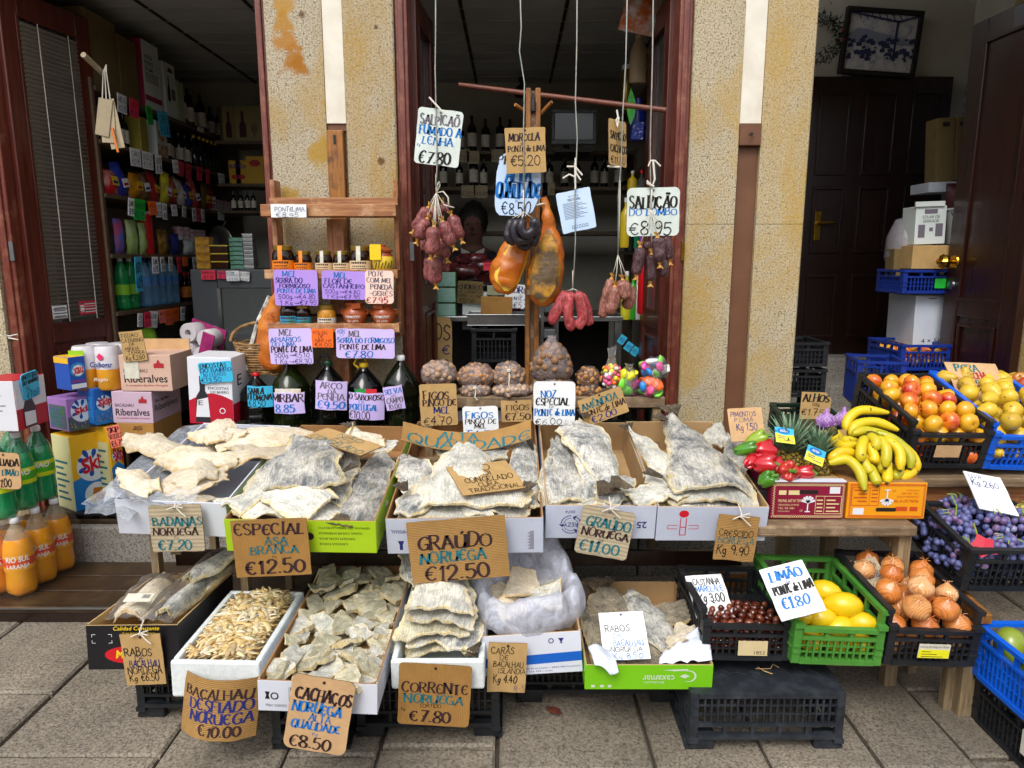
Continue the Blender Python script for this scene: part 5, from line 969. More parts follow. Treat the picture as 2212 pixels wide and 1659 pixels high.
def ham(label,M,L,wd,th,face,rim,string=True,seed=0,foot=True,cat='ham'):
 """a hung leg: foot at the top (z = 0), round end below; local y faces back"""
 t=T('cured_ham',label,cat,M);prof=[(0,.15),(.1,.16),(.2,.3),(.35,.6),(.5,.84),(.7,1),(.87,.96),(.95,.78),(1,.25)]
 def W(u):
  for(a,x),(b,y)in zip(prof[:-1],prof[1:]):
   if u<=b:s=(u-a)/(b-a);s=s*s*(3-2*s);return x+(y-x)*s
  return.1
 def f(u,v,s):
  a=v*2*math.pi;r=W(u)*wd/2;x=math.cos(a)*r+.03*math.sin(u*4+seed);y=math.sin(a)*r*th/wd
  p=V((x,y,-u*L));k=pn(p,9,seed)*.022+pn(p,26,seed)*.011;return(p.x+math.cos(a)*k,p.y+math.sin(a)*k,p.z+k*.4)
 m=MB();m.grid(28,29,lambda u,v:f(u,v,1));m.build('rind',HAMS,t,smooth=True,sharp=180)
 m=MB();c0=lambda u,k:(W(u)*wd/2*k,0)
 def g(u,v,k,off):
  u2=.3+u*.66;r=W(u2)*wd/2*k*(math.sin(min(1,u*3+.08)*1.57))*(math.sin(min(1,(1-u)*4+.1)*1.57));x=(v-.5)*2*r
  y=-math.sqrt(max(0,1-(x/(W(u2)*wd/2+1e-6))**2))*W(u2)*th/2-off+pn((x,u,0),14,seed)*.005;return(x+.03*math.sin(u2*4+seed),y-off,-u2*L+pn((x,u,1),20,seed)*.006)
 m.grid(22,15,lambda u,v:g(u,v,.93,.006));m.build('fat_rim',rim,t,smooth=True,sharp=180)
 m=MB();m.grid(22,15,lambda u,v:g(.07+u*.86,v,.76,.0095));m.build('cut_face',face,t,smooth=True,sharp=180)
 if string:m=MB();m.tube([(0,0,-.03),(.005,-.01,.08),(0,0,.25)],.004,6);m.tube([(-.02,-.02,-.03),(.02,-.025,-.028),(.03,.0,-.03),(0,.02,-.03),(-.02,-.02,-.03)],.004,6);m.build('string',MATS['pale_string'],t)
 return t
hp=at(612,625,3.3);ham('orange ham standing in the wicker basket beside the honey rack',TR(*hp)@eul(0,16,-12),.4,.17,.1,HAMS,HAMS,False,4)
m=MB();m.tube([at(583,640,3.4),at(560,690,3.36),at(545,740,3.33),at(532,800,3.3)],.012,6);tag(m.build('bag_strap',mat('striped_strap','#d8d4cc','#26221e',sc=30,rough=.7),smooth=True),'black and white striped strap rising behind the leaning ham','strap')
PK=mat('pale_pink_carton','#cfae9c','#c4a08c',sc=5,rough=.6);PK2=mat('mauve_carton','#c9b0c2','#bca2b4',sc=5,rough=.6);EST=mat('ochre_carton','#b08344','#a67838',sc=6,rough=.6)
def dec_rib(q,w,d,h,full=True):
 print_text(q,'BACALHAU',-.42*w,.04*w,h*.52,h*.62,.001,0,M=FP);print_text(q,'Riberalves',-.42*w,.42*w,h*.24,h*.46,.001,0,bold=.01,M=FP);print_text(q,'O verdadeiro Bacalhau Português',-.4*w,.42*w,h*.12,h*.19,.001,1,shear=.2,M=FP)
 q.add([(x*w,y*h,.001)for x,y in((.17,.64),(.37,.64),(.37,.76),(.3,.78),(.28,.86),(.25,.86),(.23,.78),(.17,.76))],[tuple(range(8))],1,FP);return[INK['k'],INK['r'],WHT]
RY2=3.4
_,M,w,h=quadbox('cod_carton','pale pink open codfish carton topping the stack beside the glazed door','carton',[(258,766),(372,768),(372,844),(264,846)],RY2,.24,[PK,PK,PK],dec_rib)
m=MB();m.bx(-w/2+.01,w/2,.22,.226,0,.055);m.build('rear_flap',CARD['tan'],_,M=TR(0,0,h));m=MB();m.bx(-.4*w,-.12*w,-.003,-.001,h*.35,h*.85);m.build('shipping_label',PAPER,_)
_,M,w,h=quadbox('cod_carton','mauve codfish carton in the middle of the stack beside the glazed door','carton',[(245,846),(332,847),(332,915),(245,913)],RY2,.3,[PK2,PK2,PK2],dec_rib)
m=MB();q=MB();print_text(q,'Riberalves',.02,.26,h*.35,h*.55,0,0);print_text(q,'BACALHAU',.03,.17,h*.62,h*.72,0,0);q.build('side_print',INK['k'],_,M=Matrix(((0,0,1,w/2+.0015),(1,0,0,0),(0,1,0,0),(0,0,0,1))))
def dec_est(q,w,d,h):
 print_text(q,'esther',-.05*w,.2*w,h*.62,h*.88,.001,0,flip=True,M=FP);q.add([(x*w,y*h,.001)for x,y in((-.4,.25),(-.1,.25),(-.1,.33),(-.4,.33))],[(0,1,2,3)],0,FP);q.add([(x*w,y*h,.001)for x,y in((.2,.15),(.42,.15),(.42,.62),(.3,.62))],[(0,1,2,3)],1,FP);return[INK['w'],PAPER]
_,M,w,h=quadbox('ochre_carton','upside down ochre carton at the bottom of the stack beside the glazed door','carton',[(252,913),(334,915),(334,966),(255,964)],RY2,.3,[EST]*3,dec_est)
sign('kraft card for catarino beans standing in the pink carton',[(254,718),(305,713),(320,777),(271,782)],RY2-.01,'kraft',[L('FEIJAO',.06,.2,'k',.06,.8,'pen'),L('CATARINO',.23,.36,'k',.04,.96,'pen'),L('DA',.38,.48,'k',.34,.56,'pen'),L('MINHA',.51,.63,'k',.14,.74,'pen'),L('TERRA',.65,.78,'k',.2,.96,'pen'),L('Kg €2.60',.8,.96,'k',.1,.9,'pen')],hole=False,rad=.02)
SK={k:mat('carton_'+k,v,v2,sc=3,rough=.35)for k,v,v2 in(('yellow','#e0a818','#e8bc30'),('purple','#a078b8','#8c62a8'),('blue','#1a6cb8','#2a88cc'),('deepblue','#1450a8','#1c68b8'),('cream','#d8d4a0','#ccc890'))}
DROP=mat('drop_blue','#0f4aa0',rough=.3);SKR=mat('powder_red','#c8102a',rough=.3);HALO=mat('halo_white','#dfe4e8','#c4d4dc',sc=6,rough=.35)
def dec_skip(lower,extra):
 def f(q,w,d,h):
  q.add([(-w/2,0,.0006),(w/2,0,.0006),(w/2,h*.42,.0006),(0,h*.5,.0006),(-w/2,h*.42,.0006)],[(0,1,2,3,4)],4,FP)
  q.lathe([(0,0),(w*.42,0),(w*.42,.0004)],28,2,FP@TR(.04*w,h*.58,.001))
  for a,r_ in((150,.34),(115,.4),(75,.36),(205,.34),(265,.3)):
   ca,sa=math.cos(R(a)),math.sin(R(a));cx_,cy_=.0,h*.6;L_=w*r_
   q.add([(cx_+ca*L_*t_-sa*o_*w*.06,cy_+sa*L_*t_+ca*o_*w*.06,.0018)for t_,o_ in((.35,0),(.75,1),(1.0,.9),(1.12,0),(1.0,-.9),(.75,-1))],[tuple(range(6))],1,FP)
  s=MB();print_text(s,'Skip',-.3*w,.42*w,-.13*h,.13*h,.0026,0,shear=.15,bold=.035);q.add([tuple(v)for v in s.v],s.f,0,FP@TR(.04*w,h*.58,0)@eul(0,0,12))
  if extra=='soap':
   q.lathe([(0,0),(w*.3,0),(w*.3,.0004)],20,2,FP@TR(.05*w,h*.2,.0012));q.add([(x*w,y*h,.002)for x,y in((-.08,.12),(.22,.1),(.26,.26),(-.02,.28))],[(0,1,2,3)],3,FP);q.lathe([(0,0),(w*.1,0),(w*.1,.0004)],16,5,FP@TR(-.06*w,h*.15,.0024))
  else:
   rr=random.Random(4)
   for i in range(40):x,y=rr.uniform(-.46,.46)*w,rr.uniform(.06,.3)*h;q.add([(x,y,.002),(x+.03*w,y,.002),(x+.015*w,y+.08*h,.002)],[(0,1,2)],6 if i%3 else 7,FP)
  return[SKR,DROP,HALO,mat('soap_amber','#b8721c',rough=.4),lower,mat('lemon_print','#e0c832',rough=.4),mat('lavender_print','#5a3a78',rough=.5),mat('figure_print','#c8a898',rough=.5)]
 return f
def powder(label,q,Y,depth,top,side,lower,extra,side_deco=True):
 t,M,w,h=quadbox('washing_powder_box',label,'washing powder',q,Y,depth,[top,side,top],dec_skip(lower,extra),level=True);
 s=MB();s.add([(-w/2-.0012,depth-.012,h*.05),(-w/2-.0012,.012,h*.05),(-w/2-.0012,.012,h*.78),(-w/2-.0012,depth-.012,h*.78)],[(0,1,2,3)],0)
 for k in range(7):s.add([(-w/2-.002,depth-.02,h*(.16+k*.08)),(-w/2-.002,.03+(k%3)*.02,h*(.16+k*.08)),(-w/2-.002,.03+(k%3)*.02,h*(.19+k*.08)),(-w/2-.002,depth-.02,h*(.19+k*.08))],[(0,1,2,3)],1)
 s.build('side_print',[SK['cream']if extra=='soap' else lower,INK['t']],t);return t,M,w,h
PY=3.34
powder('large yellow and blue washing powder box next to the green bottles',[(160,947),(243,926),(250,1086),(165,1110)],PY-.02,.16,SK['yellow'],SK['cream'],SK['blue'],'soap')
powder('large yellow and blue washing powder box with the salmon price card',[(243,928),(270,914),(273,1062),(250,1080)],PY+.06,.2,SK['yellow'],SK['yellow'],SK['blue'],'soap')
sign('salmon card for fifty doses of washing powder',[(232,922),(263,917),(263,963),(237,969)],PY-.03,'salmon',[L('SKIP',.06,.3,'k',.1,.9,'nib'),L('50 DOSES',.36,.58,'k',.05,.96,'pen'),L('€6.70',.66,.95,'k',.1,.96,'pen')],hole=False,rad=.03)
powder('purple washing powder box with a meadow picture on the large box',[(149,868),(204,848),(208,916),(150,938)],PY-.02,.16,SK['purple'],SK['purple'],mat('meadow_print','#3c6a34','#5a4a80',sc=22,rough=.4),'field')
powder('small blue washing powder box under the kitchen rolls',[(205,842),(243,834),(247,908),(208,922)],PY+.04,.14,SK['deepblue'],SK['deepblue'],SK['blue'],'none')
def dec_xau(q,w,d,h):
 q.lathe([(0,0),(w*.46,0),(w*.46,.0004)],24,1,FP@TR(0,h*.6,.0008));q.lathe([(0,0),(w*.34,0),(w*.34,.0004)],24,2,FP@TR(.02*w,h*.58,.0014));s=MB();print_text(s,'xau',-.3*w,.34*w,-.1*h,.1*h,.0024,0,shear=.2,bold=.03);q.add(s.v,s.f,0,FP@TR(0,h*.58,0)@eul(0,0,10));print_text(q,'NOVO XAU',-.4*w,.4*w,h*.22,h*.29,.0012,0,bold=.01,M=FP);q.add([(-.46*w,.04*h,.001),(.46*w,.04*h,.001),(.46*w,.18*h,.001),(-.46*w,.18*h,.001)],[(0,1,2,3)],2,FP);return[SKR,mat('swirl_blue','#2a9ad8','#1c6ab8',sc=30),HALO]
t,M,w,h=quadbox('soap_powder_box','slim blue soap powder box with a yellow top on the purple box','washing powder',[(148,776),(181,764),(189,835),(155,848)],PY-.02,.12,[mat('soap_box_blue','#1a4ca8',rough=.35),mat('soap_box_blue',''),SK['yellow']],dec_xau,level=True)
m=MB();m.bx(-w/2-.002,-w/2-.0005,.002,.118,h*.8,h*.98);m.build('side_band',SK['yellow'],t)
t=T('kitchen_roll_pack','pack of kitchen rolls in printed film on the blue box','kitchen rolls',TR(*at(208,842,3.42)));q0=[at(x,y,3.42)for x,y in((155,745),(262,843))];h=at(208,748,3.42).z-at(208,842,3.42).z;r_=.056
FILM_P=mat('printed_film','#d98e1c','#e0a030',sc=12,rough=.2);FILM_W=mat('white_film','#d6d3d6','#c8c4ca',sc=14,rough=.2,bump=.4,bsc=20)
for i in range(2):
 for j in range(2):
  m=MB();m.lathe([(.015,h),(.05,h),(r_,h-.012),(r_*1.01,h*.48),(r_*1.01,h*.46),(r_,.012),(.048,0),(0,0)],24,0,TR((i-.5)*r_*2.02,j*r_*2.02+.03,0),None,[0,0,0,1,1,1,1]);m.build('roll',[FILM_W,FILM_P],t,smooth=True)
q=MB();print_text(q,'Colhogar',-.0,.11,h*.5,h*.66,0,0,shear=.15,bold=.02,M=FP);print_text(q,'Regio',.01,.08,h*.2,h*.3,0,2,shear=.3,M=FP);print_text(q,'3 = 45',-.08,-.03,h*.12,h*.2,0,2,bold=.02,M=FP);q.add([(-.1,h*.58,0),(-.025,h*.58,0),(-.025,h*.92,0),(-.1,h*.92,0)],[(0,1,2,3)],1,FP);q.add([(-.085,h*.66,.0006),(-.04,h*.66,.0006),(-.04,h*.78,.0006),(-.085,h*.78,.0006)],[(0,1,2,3)],2,FP);q.add([(.045,h*.7,0),(.06,h*.7,0),(.07,h*.78,0),(.05,h*.86,0),(.035,h*.78,0)],[tuple(range(5))],3,FP);q.build('print',[mat('navy_print','#1c2c80',rough=.3),mat('lime_print','#8cbc2a',rough=.3),INK['s'],mat('rose_print','#d83a6a',rough=.3)],t,M=TR(0,-.03,0))
t=T('black_pallet','black plastic pallet under the washing powder boxes','pallet',V((at(210,1090,3.4).x,3.3,.276)));m=MB();zp=at(210,1098,3.36).z-.276
m.bx(-.24,.26,0,.35,zp-.02,zp-.002)
for i in range(7):m.bx(-.24+i*.075,-.2+i*.075,.01,.34,0,zp-.0205)
m.build('deck',BLK,t,bevel=.004)
def soda(name,label,kind,P,h=.35,r=.06,group=None,pat=None):
 t=T(name,label,'bottle',TR(*P),group);pr=[(r*.5,.004),(r*.8,0),(r*.97,.02),(r,.05),(r*.96,h*.3),(r*1.0,h*.34),(r*1.0,h*.56),(r*.97,h*.62),(r*.8,h*.74),(r*.5,h*.85),(r*.28,h*.91),(r*.26,h*.95)]
 MB().lathe(pr,20,0,None,lambda p,a,u:V((p.x*(1+.06*math.cos(5*a)),p.y*(1+.06*math.cos(5*a)),p.z))if p.z<.03 else p,[0]*8+[1]*3).build('body',[kind[0],kind[5]],t,smooth=True,sharp=180)
 MB().lathe([(r*.31,h*.93),(r*.33,h*.935),(r*.33,h*.985),(r*.28,h),(0,h)],16).build('cap',CAPW,t,smooth=True)
 m=MB();m.lathe([(r*1.012,h*.345),(r*1.012,h*.4),(r*1.012,h*.5),(r*1.012,h*.555)],24,0,None,None,[1,0,1]if kind[3]else[0,0,0]);m.f=m.f[:-2];m.m=m.m[:-2];m.build('label',[kind[1],kind[2]],t,smooth=True)
 if kind[4]:
  q=MB();m=MB()
  for k,s in enumerate(kind[4]):print_text(q,s,-.046,.046,h*(.465-k*.1),h*(.54-k*.105),0,0,bold=.03,shear=.1,M=FP)
  for v in q.v:a=-1.5708+v[0]/r+.5;m.v.append((math.cos(a)*r*1.02,math.sin(a)*r*1.02,v[2]))
  m.f=q.f;m.m=q.m;m.build('print',INK['s'],t)
 return t
ORG=mat('orange_soda','#eca40e','#e08a08',sc=9,rough=.08,coat=.8);NECKC=mat('clear_neck','#c8c0a0',rough=.05,alpha=.3,coat=.8);NECKG=mat('green_neck','#0c6a40','#1c8a58',sc=8,rough=.05,alpha=.7,coat=.9);ORL=mat('orange_soda_label','#e2521c','#d8401a',sc=6,rough=.3);GRB=mat('green_soda','#0f8a4e','#2aa868',sc=7,rough=.06,alpha=.8,coat=.9);GRL=mat('lime_band','#58b81e','#3f9a28',sc=8,rough=.3);YEB=mat('yellow_band','#c8d820',rough=.3)
KO,KG=(ORG,ORL,mat('amber_band','#e8a020',rough=.3),True,('RIO SUL','LARANJA'),NECKC),(GRB,GRL,YEB,True,('LIMAO',),NECKG)
B=at(40,1262,2.95);base=V((B.x,2.95,.083))
P6=[V((-2.3+i*.122+j*.008,2.92+j*.122,.083))for j in range(3)for i in range(2)];base=V((-2.3,2.92,.083))
for i,p in enumerate(P6):soda('orange_soda_bottle','two litre orange soda bottle in the wrapped pack on the wet step',KO,p,group='orange soda bottles on the step')
for i,p in enumerate(P6):soda('green_soda_bottle','two litre green lemon soda bottle standing on the orange soda pack',KG,p+V((-.045,.0,.352)),group='green soda bottles on the orange pack')
FILM=M_film('shrink_film',(.9,.9,.9,1),.012,.1,.5,.3);m=MB();cen=base+V((.073,.122,0))
loop=[(-.14,.0),(-.13,-.17),(-.1,-.19),(.09,-.19),(.125,-.17),(.145,.17),(.11,.19),(-.09,.19),(-.12,.17)]
def wrap(u,v):
 i=u*len(loop);a,b=loop[int(i)%len(loop)],loop[(int(i)+1)%len(loop)];f=i-int(i);s=1.02-.22*max(0,v-.75)/.25
 return(cen.x+(a[0]+(b[0]-a[0])*f)*s,cen.y+(a[1]+(b[1]-a[1])*f)*s,.085+v*.3+.006*pn((u*9,v*5,0)))
m.grid(32,8,wrap,closed_u=True);o=m.build('shrink_wrap',FILM,smooth=True,sharp=180);tag(o,'clear shrink wrap around the orange soda pack','film')
sign('rounded tan card for orange and lemon soda hanging on the green bottles',[(-26,975),(45,981),(44,1056),(-24,1056)],2.82,'tan',[L('LARANJADA',.16,.36,'k',-.3,.97,'nib'),L('LIMÃO',.46,.62,'t',.42,.93,'nib'),L('€1.00',.72,.95,'k',.2,.68,'pen')],rad=.14)
t,M,w,h=quadbox('wine_carton','white and crimson five litre wine carton standing on the green bottles','carton',[(-45,826),(38,822),(42,934),(-45,930)],2.93,.2,[WHT,CRIM,CRIM],lambda q,w,d,h:([q.add([(-.3*w,h*(.3+k*.1),.001),((.05+.1*(k%3))*w,h*(.3+k*.1),.001),((.05+.1*(k%3))*w,h*(.32+k*.1),.001),(-.3*w,h*(.32+k*.1),.001)],[(0,1,2,3)],0,FP)for k in range(5)],[INK['g']])[1])
m=MB();m.bx(w/2+.0004,w/2+.0014,.003,.197,h*.42,h*.99);m.build('side_panel_print',WHT,t);m=MB();m.add([(w/2+.002,x,y*h)for x,y in((.04,.02),(.12,.02),(.12,.4),(.1,.6),(.06,.6),(.04,.4))],[tuple(range(6))],0);m.add([(w/2+.003,x,y*h)for x,y in((.045,.06),(.115,.06),(.115,.32),(.045,.34))],[(0,1,2,3)],1);m.build('bottle_print',[MATS['bottle_print'],WHT],t)
sign('cyan card reading Encostas do Bairro five litres',[(42,812,2.95),(82,797,3.06),(86,852,3.06),(54,866,2.985)],3.0,'cyan',[L('ENCOSTAS',.04,.22,'k',.03,.95),L('DO BAIRRO',.26,.42,'k',.05,.98),L('5L.',.5,.66,'k',.18,.55,'pen'),L('€7.07',.72,.95,'k',.2,.9,'pen')],hole=False,rad=.14)
# ------------------------------------------------------------------ trays of salt cod
def tray(name,label,FL,FR,BR,BL,Yf,Yb,h,outer,inner,th=.006,edge=None,parts=True):
 a,b,d,e=at(*FL,Yf),at(*FR,Yf),at(*BR,Yb),at(*BL,Yb)
 x=(b-a)+(d-e);y=(e-a)+(d-b);M=frame((a+b)/2,x,y);w=((b-a).length+(d-e).length)/2;l=M.to_3x3().inverted()@((d+e)/2-(a+b)/2);l=l.y
 t=T(name,label,'box',M);E=edge or inner;ms=[outer,inner,E]
 def pan(nm,x0,x1,y0,y1,z0,z1,mm):m=MB();m.bx(x0,x1,y0,y1,z0,z1);m.m=mm;m.build(nm,ms,t,bevel=.0015)
 g=.0008
 pan('front_panel',-w/2,w/2,0,th,-h,0,[0,2,0,0,1,0]);pan('rear_panel',-w/2,w/2,l-th,l,-h,.004,[0,2,1,0,0,0])
 pan('side_panel',-w/2,-w/2+th,th+g,l-th-g,-h,.002,[0,2,0,1,0,0]);pan('side_panel',w/2-th,w/2,th+g,l-th-g,-h,.002,[0,2,0,0,0,1])
 pan('bottom',-w/2+th+g,w/2-th-g,th+g,l-th-g,-h,-h+.004,[0,1,0,0,0,0])
 return t,M,w,l
def backY(FL,FR,BR,BL,Yf):
 w=(at(*FR,Yf)-at(*FL,Yf)).length;return w/(at(*BR,1)-at(*BL,1)).length
CARDW=mat('white_cod_carton','#d5d8e2','#c8ccd8',sc=4,rough=.4);CARDW2=mat('bluish_cod_carton','#c3c8d8','#b4bacb',sc=4,rough=.45);LIME=mat('lime_carton','#9dbf12','#a8ca20',sc=5,rough=.4);BRC=mat('brown_carton_inside','#8a6238','#a07648',sc=6,rough=.8);TANC=mat('tan_carton_inside','#a8885e','#b8986c',sc=6,rough=.8)
FOAM=mat('white_foam','#dfe4e4','#cfd6d6',sc=60,rough=.7,bump=.25,bsc=160);GRC=mat('bright_green_carton','#6fb80e','#78c018',sc=5,rough=.4);BLKC=mat('black_printed_carton','#131216','#1a181c',sc=6,rough=.35)
SKN=M_cod('cod_skin',c('#62676c'),c('#dedace'),c('#e0cc94'),.72,0,.5)
SKB=M_cod('cod_flesh_white',c('#a3a49c'),c('#e2ded0'),c('#e0c88c'),.9,2,.3);SKC=M_cod('cod_flesh_cream',c('#c6b598'),c('#e0d5be'),c('#d0b074'),.7,4,.32,.26)
SKG=M_cod('cod_flesh_greenish',c('#9a9478'),c('#d2ccb4'),c('#d4c08c'),.55,6,.3);FIN=M_cod('cod_fin',c('#3b2f22'),c('#7a6a50'),c('#4a3a28'),.1,3);TAILM=M_cod('cod_tail_skin',c('#5e5648'),c('#a89c84'),c('#b49a64'),.5,5)
def cod(name,label,M,L,prof,th=.014,mt=SKN,seed=0,arch=.02,bend=0,ripple=.012,rag=.012,group=None,nu=40,nv=21,cat='codfish',fin=None,warp=0):
 m=MB();e=[]
 def W(u,k):
  for a,b in zip(prof[:-1],prof[1:]):
   if u<=b[0]+1e-6:s=(u-a[0])/(b[0]-a[0]);s=s*s*(3-2*s);return a[k]+(b[k]-a[k])*s
  return prof[-1][k]
 rid=lambda x,y,o:(1-abs(pn((x,y,0),1,o))*2.4)
 def P(u,v,top):
  k=1 if v<0 else 2;w=W(u,k);av=abs(v)
  w*=1+(rag*9*pn((u*7,k*9,0),1,seed)+rag*6*pn((u*26,k*5,0),1,seed+2))*av**2
  x=v*w+.01*pn((u*5,2,0),1,seed+7);y=u*L+L*(.05*pn((v*2.6,0,0),1,seed+9)+.022*pn((v*9,0,0),1,seed+4))*(1 if u<.06 or u>.94 else.6)
  end=min(1,min(u,1-u)*12);ed=1-av**6;curl=av**2.5*(pn((u*3.2,k*7,0),1,seed+5)+.15)*ripple*1.6
  z=arch*(1-v*v)+bend*(u-.5)**2*4+.007*pn((x*13,y*9,0),1,seed)+.0045*rid(x*26,y*7,seed+1)**2+.0022*rid(x*60,y*22,seed+3)+curl+(1-end)*(pn((x*9,7,0),1,seed+6)*ripple*.8+pn((x*38,3,0),1,seed)*.005)+warp*v*(u-.5)
  t_=th*.52*(.55+.45*ed)*(.75+.25*end)*(1+.5*pn((x*30,y*30,0),1,seed))
  if not top:z-=t_
  return(x,y,z)
 for top in(True,False):
  b=len(m.v)
  m.grid(nu,nv,(lambda u,v:P(u,v*2-1,True))if top else(lambda u,v:P(u,1-v*2,False)))
  for i in range(nu):
   for j in range(nv):u,v=i/(nu-1),abs(j/(nv-1)*2-1);e.append(max(v,1-min(1,u*7)*.999 if u<.5 else.5*(u>.93)))
 N_=nu*nv;rimA=[j for j in range(nv)]+[i*nv+nv-1 for i in range(1,nu)]+[(nu-1)*nv+j for j in range(nv-2,-1,-1)]+[i*nv for i in range(nu-2,0,-1)]
 def low(i):r,q=divmod(i,nv);return N_+r*nv+(nv-1-q)
 for a,b in zip(rimA,rimA[1:]+rimA[:1]):m.f.append((a,low(a),low(b),b));m.m.append(0)
 m.f=[f[::-1]for f in m.f]
 m.e=e
 o=m.build(name,mt,smooth=True,sharp=70);o.matrix_world=M;tag(o,label,cat,group)
 if fin:
  for(fx,fy,fl,fw,fa)in fin:
   q=MB();k=9;q.e=[]
   q.grid(k,5,lambda u,v:((u-.5)*fw*.8*(.35+v*.8)+.004*pn((u*9,v,0),1,seed),v*fl*.8*(1+.2*pn((u*14,1,0),1,seed)),.003*math.sin(u*28)*v));q.e=[.3+.3*(i%2)for i in range(k*5)]
   f_=q.build('fin',FIN,o,smooth=True,sharp=180,M=TR(fx,fy,arch*.6+.004)@eul(4,0,fa));f_.modifiers.new('solid','SOLIDIFY').thickness=.003
 return o
def shard(name,label,M,r,asp,th,mt,seed,curl=.01,group=None,cat='codfish',corners=5):
 rr=random.Random(seed);m=MB();na,nr=44,8;cs=sorted(((k+rr.uniform(-.3,.3))/corners*2*math.pi,rr.uniform(.62,1.1))for k in range(corners));cp=[V((math.cos(a)*q,math.sin(a)*q*asp,0))for a,q in cs];e=[]
 def rim(a):
  d=V((math.cos(a),math.sin(a),0))
  for i in range(len(cp)):
   p,q=cp[i],cp[(i+1)%len(cp)];den=d.x*(q.y-p.y)-d.y*(q.x-p.x)
   if abs(den)<1e-9:continue
   t_=(p.x*(q.y-p.y)-p.y*(q.x-p.x))/den;u=(p.x*d.y-p.y*d.x)/den
   if t_>0 and-.001<=u<=1.001:return t_*r
  return r*.7
 ax=rr.uniform(0,6.28);R_=[rim(i/na*2*math.pi)*(1+.09*pn((i*.5,seed,0),1)+.06*pn((i*1.7,seed,3),1))for i in range(na)];rid=lambda x,y,o:(1-abs(pn((x,y,0),1,o))*2.4)
 def pt(i,j,top):
  a,f=i/na*2*math.pi,j/(nr-1);x,y=math.cos(a)*R_[i]*f,math.sin(a)*R_[i]*f;s_=x*math.cos(ax)+y*math.sin(ax);z=curl*(s_/r)**2*2-curl*.8*((y*math.cos(ax)-x*math.sin(ax))/r)**2+.006*pn((x*18,y*18,0),1,seed)+.004*rid(x*30,y*12,seed)**2+.003*pn((x*70,y*50,0),1,seed)
  if not top:z-=th*(.75+.5*pn((x*25,y*25,0),1,seed+1))
  return(x,y,z)
 for top in(1,0):
  k0=len(m.v);m.v+=[pt(0,0,top)]+[pt(i,j,top)for j in range(1,nr)for i in range(na)];e+=[0]+[(j/(nr-1))**2*.97 for j in range(1,nr)for i in range(na)]
  for i in range(na):f=(k0,k0+1+i,k0+1+(i+1)%na);m.f.append(f if top else f[::-1]);m.m.append(0)
  for j in range(nr-2):
   for i in range(na):f=(k0+1+j*na+i,k0+1+(j+1)*na+i,k0+1+(j+1)*na+(i+1)%na,k0+1+j*na+(i+1)%na);m.f.append(f if top else f[::-1]);m.m.append(0)
 T_,B_=1+(nr-2)*na,1+(nr-1)*na+1+(nr-2)*na
 for i in range(na):m.f.append((T_+i,B_+i,B_+(i+1)%na,T_+(i+1)%na));m.m.append(0)
 m.e=e;o=m.build(name,mt,smooth=True,sharp=50);o.matrix_world=M;return tag(o,label,cat,group)
KITE=[(0,.55,.55),(.12,.6,.58),(.4,.48,.5),(.7,.25,.27),(.9,.1,.1),(1,.06,.06)]
def pf(shape,k):return[(u,a*k,b*k)for u,a,b in shape]
SLAB=[(0,.36,.4),(.2,.52,.45),(.5,.48,.55),(.8,.4,.42),(1,.2,.26)];LEAFP=[(0,.2,.25),(.25,.5,.42),(.6,.46,.5),(1,.08,.12)];TRI=[(0,.6,.5),(.4,.42,.5),(.8,.2,.25),(1,.05,.08)];HALF=[(0,.12,.5),(.3,.2,.55),(.7,.14,.4),(1,.04,.1)]
def pl(M,x,y,z,rz=0,rx=0,ry=0):return M@TR(x,y,z)@eul(0,0,rz)@eul(rx,ry,0)
# --- upper row, left: cream belly pieces in a plastic lined white carton
t,M1,w,l=tray('cod_carton','white carton lined with clear plastic holding cream cod pieces',(249,1079),(485,1088),(619,921),(428,915),2.3,3.02,.13,CARDW,CARDW)
spec=[(-.03,.07,-.035,14,LEAFP,.34,.2,0),(.1,.05,-.035,70,SLAB,.3,.16,4),(-.1,.12,-.01,-30,SLAB,.34,.15,6),(.06,.22,.0,62,SLAB,.34,.17,3),(-.02,.3,.02,-52,LEAFP,.4,.2,8),(.12,.4,.01,35,SLAB,.28,.18,2),(-.06,.46,.02,-70,SLAB,.34,.17,5),(.06,.5,.04,80,LEAFP,.3,.16,9),(.1,.2,.012,110,LEAFP,.3,.18,12),(-.08,.3,-.01,10,SLAB,.32,.16,14),(.02,.58,.02,-80,SLAB,.3,.14,16)]
ct=['lowest cream cod belly at the front of the lined carton','cream cod flap in the front corner of the lined carton','long cream cod belly leaning toward the plastic edge','broad pinkish cod piece across the lined carton','pointed cream cod belly on top of the lined pile','thick cod piece at the side of the lined carton','cream cod strip at the rear of the lined carton','small curled cod belly at the rear of the lined pile','smooth rounded cod piece near the lime carton','cream cod piece under the pointed belly','rearmost cream cod piece of the lined carton']
for i,(x,y,z,rz,sh,L_,k,sd)in enumerate(spec):cod('cod_piece',ct[i],pl(M1,x*.85+.035,y,z,rz,rnd.uniform(-8,4),rnd.uniform(-12,12)),L_*.9,pf(sh,k*.95),.014,SKC,sd,.03,-.012,.02)
FILMW=M_film('clear_liner',(.75,.82,.92,1),.32,.2,.8)
m=MB()
def liner(u,v):
 a=u*2.0;k=v
 if a<1:x,y=-w/2,-.06+a*(l+.05)
 else:x,y=-w/2+(a-1)*w,l-.01
 ox=(-.1*k*(1 if a<1 else.2));oy=(.02*k if a<1 else.02*k)
 n1=pn((u*6,v*2.5,0),1,3)*.04*k+pn((u*16,v*6,0),1,5)*.014
 return(x+ox+(.07*(1-k)if a<1 else 0)+n1*.8,y+oy-(.05*(1-k)if a>=1 else 0)+n1*.4,-.05+.1*k-.06*k*k+n1)
